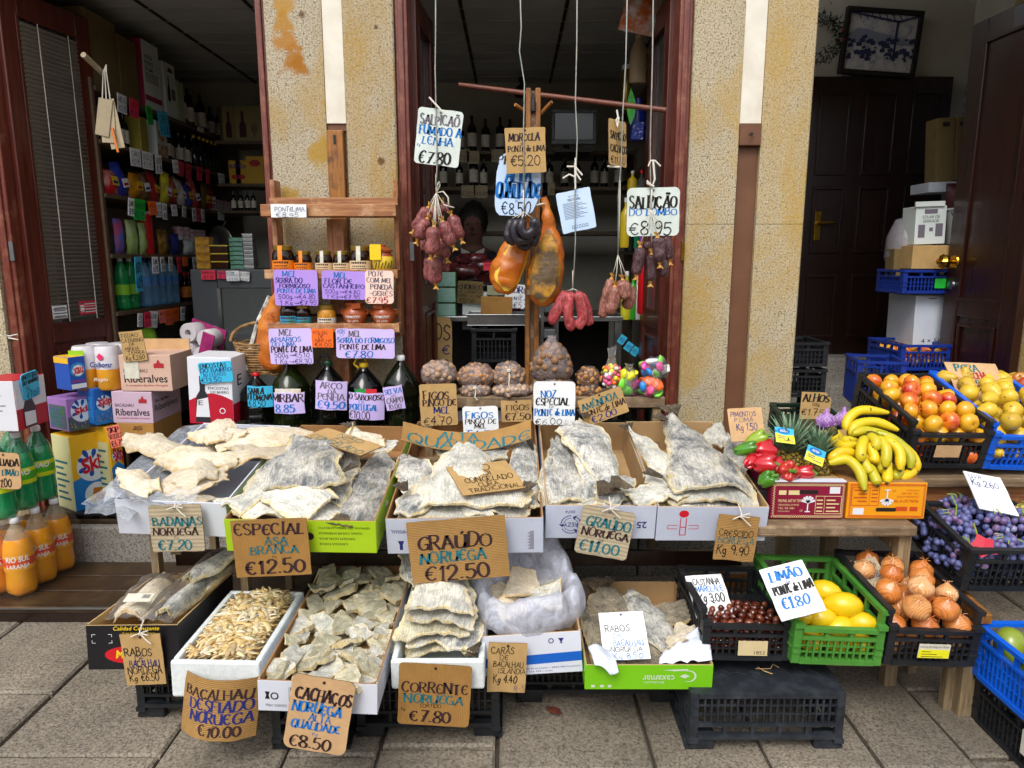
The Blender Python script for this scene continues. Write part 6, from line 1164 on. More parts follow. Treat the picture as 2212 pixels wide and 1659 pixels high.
m.grid(44,9,liner);o=m.build('plastic_liner',FILMW,t,smooth=True,sharp=180)
m=MB();m.grid(20,10,lambda u,v:(-w/2-.03+u*.3,-.015+.1*v-.02*math.sin(u*3),.004+.03*math.sin(u*5+v*3)*.5+pn((u*7,v*5,0),1,2)*.022));m.build('plastic_liner',FILMW,t,smooth=True,sharp=180)
# --- lime carton of special white wing cod
q=((482,1119),(812,1129),(881,921),(642,921));Yf=2.2
t,M2,w,l=tray('cod_carton','lime green carton heaped with grey salted cod',*q,Yf,3.08,.118,LIME,BRC)
p=MB();
for k,s in enumerate(('SEMANA DO EMBALAMENTO','VALIDADE: CONSUMIR DE PREFERENCIA','ORIGEM NORUEGA','CANADA FAROE')):print_text(p,s,.12*w+.0*k,.12*w+(.34-.05*k)*w,-.03-k*.02,-.022-k*.02,.0005,0,flip=True,M=FP)
p.add([(.06*w+.014*math.cos(a*.524),-.058+.014*math.sin(a*.524),.0005)for a in range(12)],[tuple(range(12))],0,FP);p.build('print',INK['k'],t)
cod('cod','lower cod slab hanging over the front of the lime carton',pl(M2,.1,.06,-.03,62,4,-6),.36,pf(SLAB,.2),.02,SKB,1,.03,-.02,.03)
cod('cod','long grey cod lying along the side of the lime carton',pl(M2,.13,.04,-.03,-3,2,8),.62,pf(HALF,.2),.018,SKN,7,.03,-.02,.03,fin=((0,.02,-.08,.1,0),))
cod('cod','middle cod of the lime carton with a pale cut edge',pl(M2,.03,.12,.0,6,3,2),.5,pf(SLAB,.22),.02,SKN,9,.035,-.02,.03)
cod('cod','cod with cream edge under the top fish of the lime carton',pl(M2,.06,.06,.012,58,2,-6),.32,pf(SLAB,.2),.022,SKB,13,.03,-.02,.035)
cod('cod','large top cod of the lime carton with silvery grey skin',pl(M2,-.075,.14,.045,4,5,-3),.4,[(0,.15,.2),(.12,.18,.2),(.4,.15,.17),(.75,.09,.12),(1,.07,.09)],.024,SKN,21,.035,-.035,.045,.016,nu=56,nv=33,fin=((.18,.06,.07,.05,-40),))
cod('cod','narrow cod flap reaching over the rim beside the white carton',pl(M2,-.24,.06,.03,-30,-4,-8),.3,pf(LEAFP,.13),.018,SKB,23,.02,-.05,.02)
cod('cod','rear cod of the lime carton under the card',pl(M2,-.1,.6,.0,-80,2,4),.32,pf(SLAB,.18),.018,SKB,25,.03,-.02,.04);cod('cod','curled cod end at the rear corner of the lime carton',pl(M2,.15,.58,.02,40,4,4),.2,pf(LEAFP,.14),.02,SKC,27,.02,-.02,.04,fin=((0,.2,.08,.08,0),))
# --- big white carton of large cod
q=((834,1123),(1172,1116),(1151,911),(895,910))
t,M3,w,l=tray('cod_carton','wide white carton of large cod with the bent card across it',*q,2.24,3.1,.135,CARDW2,BRC)
p=MB();print_text(p,'IMPERIAL',-.47*w,-.36*w,-.056,-.043,.0005,0,flip=True,M=FP);p.add([(x*w,y,.0005)for x,y in((-.42,-.12),(-.4,-.12),(-.4,-.1),(-.39,-.085),(-.43,-.085),(-.42,-.1))],[tuple(range(6))],0,FP)
for k in range(18):p.add([(.4*w+(k%3)*.004,-.12+k*.004,.0006),(.44*w,-.12+k*.004,.0006),(.44*w,-.118+k*.004,.0006),(.4*w+(k%3)*.004,-.118+k*.004,.0006)],[(0,1,2,3)],1,FP)
p.build('print',[INK['n'],INK['g']],t)
m=MB();m.bx(-w/2+.02,w/2-.01,l+.001,l+.006,-.01,.05);m.build('raised_flap',CARDW2,t,bevel=.001)
cod('cod','large white cod opened flat on top of the wide white carton',pl(M3,-.01,.05,.015,1,3,0),.46,[(0,.22,.22),(.12,.24,.23),(.3,.2,.2),(.5,.13,.14),(.75,.09,.1),(1,.06,.07)],.022,SKB,31,.04,-.03,.03,.014,nu=56,nv=33,fin=((.21,.05,.08,.06,-25),(-.2,.07,.07,.07,30)))
cod('cod','cod flap hanging over the near corner of the wide white carton',pl(M3,-.22,.04,.012,-34,-4,-6),.26,pf(LEAFP,.14),.018,SKN,33,.02,-.03,.02)
cod('cod','dark skinned cod along the side of the wide white carton',pl(M3,.17,.1,-.01,-2,3,8),.6,pf(HALF,.18),.018,SKN,35,.03,-.02,.03,fin=((.05,.4,.1,.07,20),))
cod('cod','lower cod of the wide white carton seen below the top one',pl(M3,.0,.03,-.03,-2,2,2),.55,pf(KITE,.4),.02,SKB,37,.03,-.02,.02);cod('cod','rear cod of the wide white carton behind the bent card',pl(M3,.15,.52,-.01,80,3,2),.32,pf(SLAB,.2),.018,SKN,39,.03,0,.03)
# --- two tan lined cartons on the right
def rezy(p):
 for k in range(3):
  a0=R(90+k*120);cx_,cy_=-.27*w,-.075
  for j in range(5):
   a1,a2=a0+j*.3,a0+(j+1)*.3-.02;p.add([(cx_+math.cos(a)*r_,cy_+math.sin(a)*r_,.0005)for a,r_ in((a1,.036),(a2,.036),(a2,.033),(a1,.033))],[(0,1,2,3)],0,FP);p.add([(cx_+math.cos(a)*r_,cy_+math.sin(a)*r_,.0005)for a,r_ in((a1,.026),(a2,.026),(a2,.024),(a1,.024))],[(0,1,2,3)],0,FP)
  a1=a0+1.55;p.add([(cx_+math.cos(a1)*.042,cy_+math.sin(a1)*.042,.0006),(cx_+math.cos(a1)*.02,cy_+math.sin(a1)*.02,.0006),(cx_+math.cos(a1+.35)*.031,cy_+math.sin(a1+.35)*.031,.0006)],[(0,1,2)],0,FP)
 print_text(p,'REZY',-.27*w-.024,-.27*w+.024,-.083,-.067,.0008,0,flip=True,M=FP);print_text(p,'3074',-.27*w-.02,-.27*w+.014,-.03,-.02,.0008,0,flip=True,M=FP);print_text(p,'25',.33*w,.42*w,-.088,-.062,.0008,0,flip=True,bold=.02,M=FP)
q=((1181,1091),(1418,1093),(1350,914),(1161,913))
t,M4,w,l=tray('cod_carton','white carton with recycling arrows holding bent cod',*q,2.3,3.02,.13,CARDW2,TANC);p=MB();rezy(p);p.build('print',INK['n'],t)
cod('cod','broad cod at the side of the carton with recycling arrows',pl(M4,-.08,.05,-.02,4,2,-4),.52,pf(KITE,.22),.02,SKN,41,.035,-.02,.025,fin=((.02,.08,.09,.06,0),))
cod('cod','middle cod bent over in the carton with recycling arrows',pl(M4,-.01,.09,.01,8,3,-2),.52,pf(HALF,.2),.02,SKN,43,.035,-.04,.03,fin=((.02,.02,-.1,.1,10),));cod('cod','top cod with dark tail in the carton with recycling arrows',pl(M4,.06,.08,.03,14,5,6),.54,[(0,.03,.035),(.12,.045,.045),(.3,.075,.075),(.6,.09,.1),(.9,.07,.08),(1,.05,.05)],.02,SKN,47,.035,-.05,.03,nu=36,fin=((0,.03,-.09,.1,0),(.05,.5,.07,.08,-20)))
cod('cod','cream edged cod end at the front of the carton with arrows',pl(M4,.1,.03,-.005,-62,2,6),.2,pf(SLAB,.1),.02,SKB,49,.02,0,.02);cod('cod','lowest cod in the carton with recycling arrows',pl(M4,-.01,.03,-.05,0,2,0),.55,pf(KITE,.28),.02,SKB,48,.03,0,.02)
q=((1422,1093),(1662,1097),(1546,911),(1358,913))
t,M5,w,l=tray('cod_carton','white carton printed with a red thermometer holding flat cod',*q,2.3,3.02,.135,CARDW2,TANC);p=MB()
p.add([(-.26*w+.017*math.cos(a*.35),-.028+.014*math.sin(a*.35),.0006)for a in range(18)],[tuple(range(18))],0,FP)
for(xa,xb,ya,yb)in((-.29,-.282,-.11,-.045),(-.238,-.23,-.11,-.045),(-.29,-.23,-.113,-.11),(-.4,-.31,-.088,-.086),(-.4,-.31,-.074,-.072),(-.4,-.395,-.086,-.074),(-.21,-.12,-.088,-.086),(-.21,-.12,-.074,-.072),(-.125,-.12,-.086,-.074),(-.285,-.235,-.082,-.079)):p.add([(xa*w,ya,.0006),(xb*w,ya,.0006),(xb*w,yb,.0006),(xa*w,yb,.0006)],[(0,1,2,3)],0,FP)
p.build('print',SKR,t)
cod('cod','big triangular cod with tail fin topping the thermometer carton',pl(M5,.015,.07,.02,3,4,0),.56,[(0,.15,.14),(.08,.16,.15),(.3,.13,.14),(.6,.08,.1),(.85,.045,.05),(1,.035,.035)],.024,SKN,51,.04,-.02,.03,.01,nu=56,nv=33,fin=((0,.56,.09,.12,0),(-.17,.06,.08,.05,50),(.16,.1,.08,.05,-60),(-.04,.5,.07,.06,40)))
cod('cod','folded cod along the side of the thermometer carton',pl(M5,-.12,.14,.0,10,2,-10),.44,pf(HALF,.13),.02,SKB,53,.03,0,.03,fin=((0,.44,.06,.07,0),));cod('cod','lower cod with cream cut edge in the thermometer carton',pl(M5,.01,.04,-.015,-2,2,0),.54,pf(KITE,.28),.022,SKB,55,.035,-.02,.03);cod('cod','bottom cod of the thermometer carton',pl(M5,.0,.03,-.05,2,1,0),.54,pf(KITE,.27),.02,SKN,57,.03,0,.02,fin=((-.06,.03,.05,.09,180),));cod('cod','cod end lying at the rear of the thermometer carton',pl(M5,.12,.46,.0,-20,4,4),.2,pf(SLAB,.1),.018,SKB,59,.02,0,.02)
for MM,items in((M2,((.1,.28,.0,40,SLAB,.3,.16,SKB,'torn cod flap layered deep in the lime carton'),(-.14,.3,.01,-20,LEAFP,.3,.15,SKN,'grey cod flap layered at the side of the lime carton'),(-.04,.05,-.015,75,LEAFP,.3,.13,SKB,'pale cod strip along the front of the lime carton'))),(M3,((-.16,.2,-.02,20,SLAB,.34,.15,SKN,'grey cod layered at the side of the wide white carton'),(.1,.05,-.015,50,LEAFP,.26,.14,SKB,'torn cod flap at the front of the wide white carton'))),(M4,((-.12,.12,.0,4,HALF,.4,.12,SKN,'narrow dark cod along the carton wall with recycling arrows'),(.02,.04,-.01,-30,SLAB,.2,.12,SKN,'short torn cod at the front of the carton with arrows'))),(M5,((.12,.2,-.01,-14,HALF,.4,.12,SKN,'narrow cod along the far wall of the thermometer carton'),(-.1,.05,-.005,30,LEAFP,.2,.12,SKB,'torn cod flap at the front corner of the thermometer carton')))):
 for i,(x,y,z,rz,sh,L_,k_,mm,lb)in enumerate(items):cod('cod',lb,pl(MM,x,y,z,rz,2,rnd.uniform(-8,8)),L_,pf(sh,k_),.014,mm,200+i+int(x*100),.022,-.015,.03)
for i,(x,y,z,rz,L_,k_,lb)in enumerate(((.08,.12,.015,30,.26,.1,'thin cream cod strip near the lime carton rim'),(-.08,.06,-.01,55,.26,.12,'torn cream cod at the plastic corner'),(.0,.42,.035,20,.26,.12,'ragged cream cod flap high in the lined pile'),(.12,.3,.02,96,.3,.13,'smooth pinkish cod flap by the far rim'),(-.12,.36,.02,75,.26,.12,'ragged cream cod flap by the plastic edge'))):cod('cod_piece',lb,pl(M1,x,y,z,rz,rnd.uniform(-4,8),rnd.uniform(-14,14)),L_,pf((SLAB,LEAFP)[i%2],k_),.016,SKC,230+i,.03,-.012,.03)
# --- lower row
t,M6,w,l=tray('fruit_box','black printed fruit box with packed cod tails',(188,1352),(380,1349),(490,1240),(318,1240),2.1,2.55,.15,BLKC,M_wood('veneer_lining',c('#b8935c'),c('#cfae76'),6,.6,'Y'));p=MB();hh=.15
p.add([(-.02*w+.29*w*math.cos(a*.3),-.1+.03*math.sin(a*.3),.0005)for a in range(21)],[tuple(range(21))],0,FP);print_text(p,'Mi Niña',-.19*w,.2*w,-.112,-.084,.001,1,shear=.15,bold=.02,M=FP);print_text(p,'FRUTAS',-.06*w,.14*w,-.08,-.07,.001,2,M=FP)
print_text(p,'Calidad Constante',-.2*w,.3*w,-.0175,-.004,.0006,1,shear=.2,bold=.01,M=FP);print_text(p,'El que de buen y más presume',-.1*w,.25*w,-.03,-.024,.0006,1,M=FP)
for(xa,ya,sx_,sy_)in((-.44,-.03,1,-1),(-.22,-.03,-1,-1),(-.44,-.06,1,1),(-.22,-.06,-1,1)):p.add([(xa*w,ya,.0006),(xa*w+sx_*.012,ya,.0006),(xa*w+sx_*.012,ya+sy_*.0012,.0006),(xa*w,ya+sy_*.0012,.0006)],[(0,1,2,3)],2,FP);p.add([(xa*w,ya,.0007),(xa*w+sx_*.0012,ya,.0007),(xa*w+sx_*.0012,ya+sy_*.01,.0007),(xa*w,ya+sy_*.01,.0007)],[(0,1,2,3)],2,FP)
p.build('print',[mat('fruit_red','#c01c24',rough=.3),mat('fruit_yellow','#e8c020',rough=.3),INK['s']],t)
cod('cod_tail','vacuum packed cream cod piece in the black fruit box',pl(M6,-.05,.07,-.02,2,5,0),.28,pf(SLAB,.13),.03,SKC,61,.04,0,.01);cod('cod_tail','long vacuum packed grey cod tail in the black fruit box',pl(M6,.08,.03,.0,-10,9,6),.5,pf(SLAB,.075),.04,SKN,63,.04,0,.01);cod('cod_tail','second grey cod tail sticking out behind the black fruit box',pl(M6,.1,.18,.07,-26,10,0),.42,pf(LEAFP,.1),.035,SKN,65,.03,0,.02,fin=((0,.4,.09,.12,0),))
FILMC=M_film('vacuum_film',(.85,.88,.9,1),.06,.12,.9)
for nm,MM,a,b,zz,lb in(('vacuum_bag',pl(M6,-.05,.21,.02,2,5),.16,.3,.045,'clear vacuum bag around the cream cod piece'),('vacuum_bag',pl(M6,.1,.26,.05,-10,9),.12,.48,.05,'clear vacuum bag around the long grey cod tail')):
 m=MB();m.grid(18,22,lambda u,v:((u-.5)*a,(v-.5)*b,zz*(1-(2*u-1)**4)*(1-(2*v-1)**6)-.01+pn((u*5,v*6,0),1,4)*.012));o=m.build(nm,FILMC,smooth=True,sharp=180);o.matrix_world=MM;tag(o,lb,'plastic bag')
m=MB();m.bx(-.045,.045,-.02,.02,0,.001,0)
for k in range(9):m.bx(.01+k*.003,.0115+k*.003,-.004,.014,.0012,.0014,1)
o=m.build('barcode_label',[PAPER,INK['k']]);o.matrix_world=pl(M6,-.02,.09,.055,0,20,0);tag(o,'white barcode label on the packed cream cod piece','label')
def foam(label,FL,FR,BR,BL,Yf,Yb,h):
 a,b,d,e=at(*FL,Yf),at(*FR,Yf),at(*BR,Yb),at(*BL,Yb);M=frame((a+b)/2,(b-a)+(d-e),(e-a)+(d-b));w=((b-a).length+(d-e).length)/2;l=(M.to_3x3().inverted()@((d+e)/2-(a+b)/2)).y
 t=T('foam_box',label,'box',M);th=.02
 for nm,q in(('front_wall',(-w/2,w/2,0,th)),('rear_wall',(-w/2,w/2,l-th,l)),('side_wall',(-w/2,-w/2+th,th+.001,l-th-.001)),('side_wall',(w/2-th,w/2,th+.001,l-th-.001))):
  m=MB();m.bx(*q,-h,0);o=m.build(nm,FOAM,t,bevel=.007)
 MB().bx(-w/2+th+.001,w/2-th-.001,th+.001,l-th-.001,-h,-h+.02).build('floor',FOAM,t);return t,M,w,l
t,M7,w,l=foam('white foam box brimming with shredded cod',(369,1429),(557,1432),(657,1277),(493,1274),1.95,2.42,.12)
m=MB();rr=random.Random(33);m.e=[]
for i in range(1300):
 x,y=rr.uniform(-.5,.5)*(w-.1),.045+rr.random()*(l-.07);a=rr.uniform(0,3.14);L_=rr.uniform(.035,.09);b0_=rr.uniform(-.012,.012);r_=rr.uniform(.0018,.0042);z=-.022+.03*(1-(2*x/w)**2)*(.4+.6*(1-(2*y/l-1)**2))+rr.uniform(-.012,.016)+.012*pn((x*12,y*12,0))
 ts=[(x+math.cos(a)*L_*(k/4-.5)+math.sin(a)*b0_*math.sin(k),y+math.sin(a)*L_*(k/4-.5)-math.cos(a)*b0_*math.sin(k),z+.004*math.sin(k*1.5+i))for k in range(5)]
 k0=len(m.v);m.tube(ts,[r_*.5,r_,r_*1.2,r_*.9,r_*.4],5,sx=2.6);g=rr.uniform(0,1);m.e+=[g]*(len(m.v)-k0)
m.grid(8,8,lambda u,v:((u-.5)*(w-.045),.022+v*(l-.044),-.03));m.e+=[.5]*64
n=N('shredded_cod_flesh');col=n.ramp(n.attr('edge'),[(.0,c('#e0d2ae')),(.35,c('#d8b878')),(.7,c('#c49a50')),(.85,c('#a88448')),(1,c('#e4dac4'))]);n.base(n.mix(n.ramp(n.noise(n.coord(),60,3),[(.4,.0),(.7,.4)]),col,c('#e0d6c0')));n.rough(.55);n.p.inputs['Subsurface Weight'].default_value=.08
o=m.build('shredded_cod',n.m,smooth=True,sharp=180);o.matrix_world=M7;o['kind']='stuff';tag(o,'heap of shredded yellowish cod filling the foam box','shredded cod')
q=((549,1467),(822,1480),(891,1222),(710,1217))
t,M8,w,l=tray('cod_carton','long white carton packed with small thick cod chunks',*q,1.85,2.6,.1,CARDW,BRC);p=MB()
print_text(p,'LÍQUIDO: 15Kgs.',-.44*w,-.26*w,-.087,-.075,.0005,0,flip=True,M=FP)
for k in range(8):p.add([(-.24*w+k*.0045,-.07,.0006),(-.24*w+k*.0045+(.001+.0015*(k%2)),-.07,.0006),(-.24*w+k*.0045+(.001+.0015*(k%2)),-.02,.0006),(-.24*w+k*.0045,-.02,.0006)],[(0,1,2,3)],0,FP)
p.lathe([(.008,0),(.012,0)],14,0,FP@TR(-.36*w,-.05,.0006));p.f=p.f[:-2];p.m=p.m[:-2];p.add([(-.44*w,-.06,.0006),(-.4*w,-.06,.0006),(-.41*w,-.048,.0006),(-.4*w,-.036,.0006),(-.44*w,-.036,.0006),(-.43*w,-.048,.0006)],[tuple(range(6))],0,FP);p.build('print',INK['k'],t)
rr=random.Random(44);k=0
for row in range(13):
 for cc in range(5):
  x=(-.38+cc*.19+rr.uniform(-.05,.05))*w;y=(.07+row*.07+rr.uniform(-.02,.02))*l
  shard('cod_chunk','thick chunk of salted cod neck packed in the long white carton',pl(M8,x,y,-.035+rr.uniform(-.01,.03)+.02*(row>8),rr.uniform(0,360),rr.uniform(-24,24),rr.uniform(-24,24)),rr.uniform(.052,.085),rr.uniform(.6,.95),rr.uniform(.014,.024),SKG if row>6 or k%3==0 else SKB,100+k,rr.uniform(-.012,.012),'cod chunks in the long white carton',corners=rr.choice((4,4,5,6)));k+=1
MB().bx(-w/2+.012,w/2-.012,.012,l-.012,-.088,-.06).build('inner_sheet',CARD['kraft'],t)
t,M9,w,l=foam('small white foam box with a stack of flat cod',(844,1428),(1045,1427),(1055,1262),(886,1262),1.98,2.46,.1)
for i,(x,y,z,rz,sh,s_,L_,mm,lb)in enumerate(((0,.06,-.03,2,KITE,.2,.42,SKG,'lowest cod of the stack in the small foam box'),(.01,.05,.0,-4,KITE,.21,.42,SKN,'second cod from the bottom in the small foam box'),(-.01,.06,.03,5,KITE,.21,.42,SKG,'middle cod of the stack in the small foam box'),(.0,.08,.062,-3,KITE,.2,.4,SKB,'second cod from the top in the small foam box'),(-.005,.09,.105,2,[(0,.5,.55),(.1,.58,.56),(.35,.45,.46),(.65,.26,.3),(1,.2,.2)],.2,.36,SKB,'creamy triangular cod topping the stack in the small foam box'))):
 cod('cod',lb,pl(M9,x,y,z,rz,3,0),L_,pf(sh,s_),.018,mm,70+i,.03,-.01,.028,fin=((.12,.02,-.06,.04,-30),)if i in(0,1)else None)
for i,(x,y,rz)in enumerate(((-.1,.34,15),(.02,.36,-4),(.1,.33,-18))):cod('cod_tail',('dark','upright','grey')[i]+' cod tail sticking up behind the small foam box',pl(M9,x,y,.06,rz,24,0),.24,pf(LEAFP,.11),.015,SKN,90+i,.015,0,.015,fin=((0,.22,.07,.1,0),))
t,M10,w,l=tray('cod_carton','white carton with a blue band under the plastic bag',(1042,1379),(1250,1359),(1238,1245),(1050,1250),2.08,2.52,.14,CARDW,TANC);p=MB()
p.add([(-w/2,-.11,.0005),(w/2,-.1,.0005),(w/2,-.068,.0005),(-w/2,-.078,.0005)],[(0,1,2,3)],0,FP);print_text(p,'Gafanha da Encarnação | 3834-909 ÍLHAVO',-.2*w,.48*w,-.123,-.115,.0006,1,M=FP);print_text(p,'Fax: 234 326 559 | www',-.18*w,.2*w,-.134,-.127,.0006,1,M=FP);p.lathe([(.006,0),(.009,0)],14,1,FP@TR(.2*w,-.028,.0006));p.f=p.f[:-2];p.m=p.m[:-2];p.add([(x*w,y,.0006)for x,y in((.27,-.02),(.33,-.02),(.31,-.03),(.305,-.036),(.32,-.038),(.28,-.038),(.295,-.036),(.29,-.03))],[tuple(range(8))],1,FP);p.build('print',[mat('blue_band','#0f5ab8',rough=.4),INK['n']],t)
for i,(x,y,z,rz,k_,lb)in enumerate(((-.03,.16,.0,30,.11,'cream cod face at the front of the plastic bag'),(.05,.18,.02,-30,.12,'broad pale cod face in the middle of the plastic bag'),(-.02,.24,.03,60,.13,'upright cod face in the plastic bag'),(.07,.26,.02,-70,.12,'small cod face at the rear of the plastic bag'),(-.08,.2,.0,100,.1,'folded cod face at the side of the plastic bag'))):shard('cod_cheek',lb,pl(M10,x,y,z+.02,rz,14,rnd.uniform(-18,18)),k_*.8,.75,.014,SKB if i%2 else SKC,120+i,.025)
BAGF=M_film('milky_bag',(.82,.86,1,1),.5,.4,.4,.25);m=MB();nu,nv=72,20
BP=[(.0,.3,-.05),(.14,.55,-.03),(.3,.72,.02),(.46,.88,.07),(.58,1.02,.1),(.7,1.16,.09),(.82,1.24,.05),(.92,1.24,.01),(1,1.18,-.015)]
def bag(u,v):
 a=u*2*math.pi;ca,sa=math.cos(a),math.sin(a)
 for p,q in zip(BP[:-1],BP[1:]):
  if v<=q[0]:k=(v-p[0])/(q[0]-p[0]);s,z=p[1]+(q[1]-p[1])*k,p[2]+(q[2]-p[2])*k;break
 rg=lambda f,o:.5-abs(pn((ca*f,sa*f,v*f*.35),1,o))*2
 out=min(1,v*2);n1,n2,n3=rg(1.6,8),rg(3.4,12),rg(7,5)
 ear=max(0,1-abs(((a-1.05+math.pi)%(2*math.pi))-math.pi)/.36)*max(0,1-abs(v-.6)/.45);ear2=max(0,1-abs(((a-2.4+math.pi)%(2*math.pi))-math.pi)/.5)*max(0,1-abs(v-.6)/.45)
 s*=1+out*(.06*n1+.05*n2+.014*n3);z+=out*(.02*n1+.02*n2+.006*n3)+max(0,sa)*.085*math.sin(min(1,v*1.6)*1.57)+.1*ear+.045*ear2
 y=.21+sa*l*.4*s
 if y<.0:z=max(z,-.03)
 return(ca*w*.5*s,y,z)
m.grid(nu,nv,bag,closed_u=True);o=m.build('plastic_bag',BAGF,smooth=True,sharp=180);o.matrix_world=M10;tag(o,'big crumpled milky plastic bag opened over the blue banded carton','plastic bag')
q=((1265,1437),(1541,1436),(1466,1258),(1240,1257))
t,M11,w,l=tray('cod_carton','bright green carton of cod tails with an upside down fish logo',*q,2.03,2.56,.088,GRC,TANC);p=MB();lg=mat('logo_grey','#c8d4c0',rough=.3)
print_text(p,'caxamar',-.05*w,.13*w+.07*w,-.052,-.036,.0006,0,flip=True,bold=.005,M=FP);print_text(p,'BACALHAU',-.04*w,.12*w,-.066,-.058,.0006,0,flip=True,M=FP)
for j in range(12):
 a1,a2=R(-120+j*20),R(-120+(j+1)*20);r1,r2_=.0155,.0155+.004*math.sin((j+.5)/12*3.14);p.add([(.3*w+math.cos(a)*r_*1.5,-.04+math.sin(a)*r_*1.2,.0006)for a,r_ in((a1,r1),(a2,r1),(a2,r2_),(a1,r2_))],[(0,1,2,3)],0,FP)
p.add([(.24*w,-.04,.0006),(.28*w,-.048,.0006),(.32*w,-.04,.0006),(.28*w,-.032,.0006)],[(0,1,2,3)],0,FP);p.add([(.1*w,-.018,.0006),(.3*w,-.014,.0006),(.31*w,-.019,.0006),(.2*w,-.022,.0006)],[(0,1,2,3)],0,FP)
for xa in(-.45,-.38,-.32):p.add([(xa*w,-.08,.0006),(xa*w+.012,-.08,.0006),(xa*w+.012,-.071,.0006),(xa*w,-.071,.0006)],[(0,1,2,3)],0,FP)
p.build('print',lg,t)
for i,(x,y,z,rz,sh,k_,L_,mm,lb,fn)in enumerate(((-.1,.1,-.03,10,SLAB,.13,.3,TAILM,'cod tail lying at the front of the green carton',None),(-.1,.3,-.005,0,LEAFP,.12,.2,TAILM,'cod tail with a broad brown fin at the rear of the green carton',((0,.17,.1,.14,0),(-.05,.16,.07,.08,30))),(.03,.27,.01,-60,SLAB,.12,.22,TAILM,'flat grey cod tail leaning in the middle of the green carton',None),(.1,.16,.0,20,SLAB,.12,.3,SKN,'dark cod tail at the side of the green carton',None),(.08,.16,.01,-55,LEAFP,.08,.14,SKC,'curled pale cod tail by the white paper',None),(.02,.34,.0,40,SLAB,.1,.2,TAILM,'small grey cod tail at the rear of the green carton',None),(.1,.14,-.04,80,SLAB,.12,.24,TAILM,'lowest cod tail of the green carton',None))):cod('cod_tail',lb,pl(M11,x,y-.06,z-.01,rz,9,rnd.uniform(-10,10)),L_,pf(sh,k_),.013,mm,140+i,.02,-.01,.024,fin=fn)
PAPW=mat('tissue_paper','#d6dae6','#c8cedc',sc=6,rough=.7)
for i,(lb,fn)in enumerate((('white paper corner folded over the front of the green carton',lambda u,v:(-.47*w+u*.075+.015*v,.05-.09*v*(1-.35*abs(u-.6)),.03-.0+.012*math.sin(u*5)-.085*max(0,v-.55)*(1-.9*abs(u-.6)))),('crumpled white paper in the corner of the green carton',lambda u,v:(.08*w+u*.17+.02*v,.015+v*.15*(.4+.6*u),-.015+.045*u*v+.03*abs(pn((u*4,v*4,0),1,3))+.02*u)))):
 m=MB();m.grid(16,14,lambda u,v:fn(u,v));o=m.build('paper_sheet',PAPW,smooth=True,sharp=180);o.modifiers.new('solid','SOLIDIFY').thickness=.0012;o.matrix_world=M11;tag(o,lb,'paper')
t=T('display_trestle','grey timber trestle carrying the upper row of codfish cartons','trestle',V((0,2.4,0)));xl,xr=at(290,1180,2.36).x,at(1655,1180,2.36).x
def zf(Y):return.575+(Y-2.3)*.185
for Y in(2.52,2.96):m=MB();m.bx(xl,xr,Y-2.4-.02,Y-2.4+.02,zf(Y)-.06,zf(Y)-.008);m.build('rail',WOOD_GZ,t,bevel=.002)
for px in(302,500,1143):x=at(px,1220,2.36).x;MB().bx(x-.014,x+.014,.06,.0985,0,zf(2.52)-.03).build('leg',WOOD_GZ,t,bevel=.002);MB().bx(x-.014,x+.014,.55,.59,0,zf(2.96)-.061).build('leg',WOOD_GZ,t)
for px in(320,1100):x=at(px,1220,2.36).x;MB().bx(x-.01,x+.03,.142,.539,zf(2.36)-.16,zf(2.36)-.11).build('cross_rail',WOOD_GZ,t)
MB().bx(xl+.05,xr-.02,.143,.16,.38,.44).build('brace',WOOD_D,t)
sign('kraft card reading badanas noruega on the lined white carton',[(321,1091),(435,1090),(442,1190),(327,1193)],2.275,'grey',[L('BADANAS',.26,.44,'t',.07,.99),L('NORUEGA',.48,.64,'w',.05,.9),L('Kg',.66,.71,'w',.44,.52,'pen'),L('€7.20',.74,.95,'t',.12,.76)],rad=.05)
sign('large ribbed card reading especial asa branca on the lime carton',[(497,1125),(661,1119),(674,1240),(511,1249)],2.17,'kraft3',[L('ESPECIAL',.06,.26,'w',.04,.96),L('ASA',.31,.44,'t',.42,.72),L('BRANCA',.46,.6,'t',.22,.86),L('Kg',.63,.67,'w',.5,.56,'pen'),L('€12.50',.7,.94,'w',.12,.92)],rad=.01,hole=False)
sign('largest ribbed card reading graudo noruega on the wide white carton',[(876,1130),(1093,1112),(1099,1245),(892,1261)],2.2,'kraft2',[L('GRAÚDO',.24,.46,'w',.09,.85),L('NORUEGA',.5,.68,'t',.1,.78),L('Kg',.7,.73,'w',.4,.46,'pen'),L('€12.50',.74,.97,'w',.12,.8)],rad=.01,hole=False)
sign('bent strip of card reading alta qualidade across the wide white carton',[(874,936),(1146,932),(1149,972),(874,976)],2.8,'kraft2',[L('ALTA',.06,.46,'t',.27,.58),L('QUALIDADE',.48,.95,'t',.04,.98,'fat')],bend=.075,Yb=2.72)
sign('tan card saying not frozen lying on the lime carton cod',[(708,924,2.8),(827,963,2.6),(779,984,2.52),(657,941,2.7)],2.8,'kraft',[L('NÃO',.06,.32,'t',.3,.74,'pen'),L('FOI',.36,.62,'t',.36,.64,'pen'),L('CONGELADO',.66,.96,'t',.06,.96,'pen')],rad=.01,hole=False)
sign('kraft card saying not frozen traditional cure lying on the big white cod',[(956,1012,2.47),(1082,994,2.56),(1149,1053,2.36),(1009,1067,2.29)],2.6,'kraft',[L('NÃO',.06,.26,'k',.16,.66,'pen'),L('FOI',.3,.44,'k',.38,.62,'pen'),L('CONGELADO',.48,.64,'k',.14,.92,'pen'),L('CURA',.67,.8,'k',.3,.64,'pen'),L('TRADICIONAL',.82,.95,'k',.12,.94,'pen')],rad=.01,hole=False)
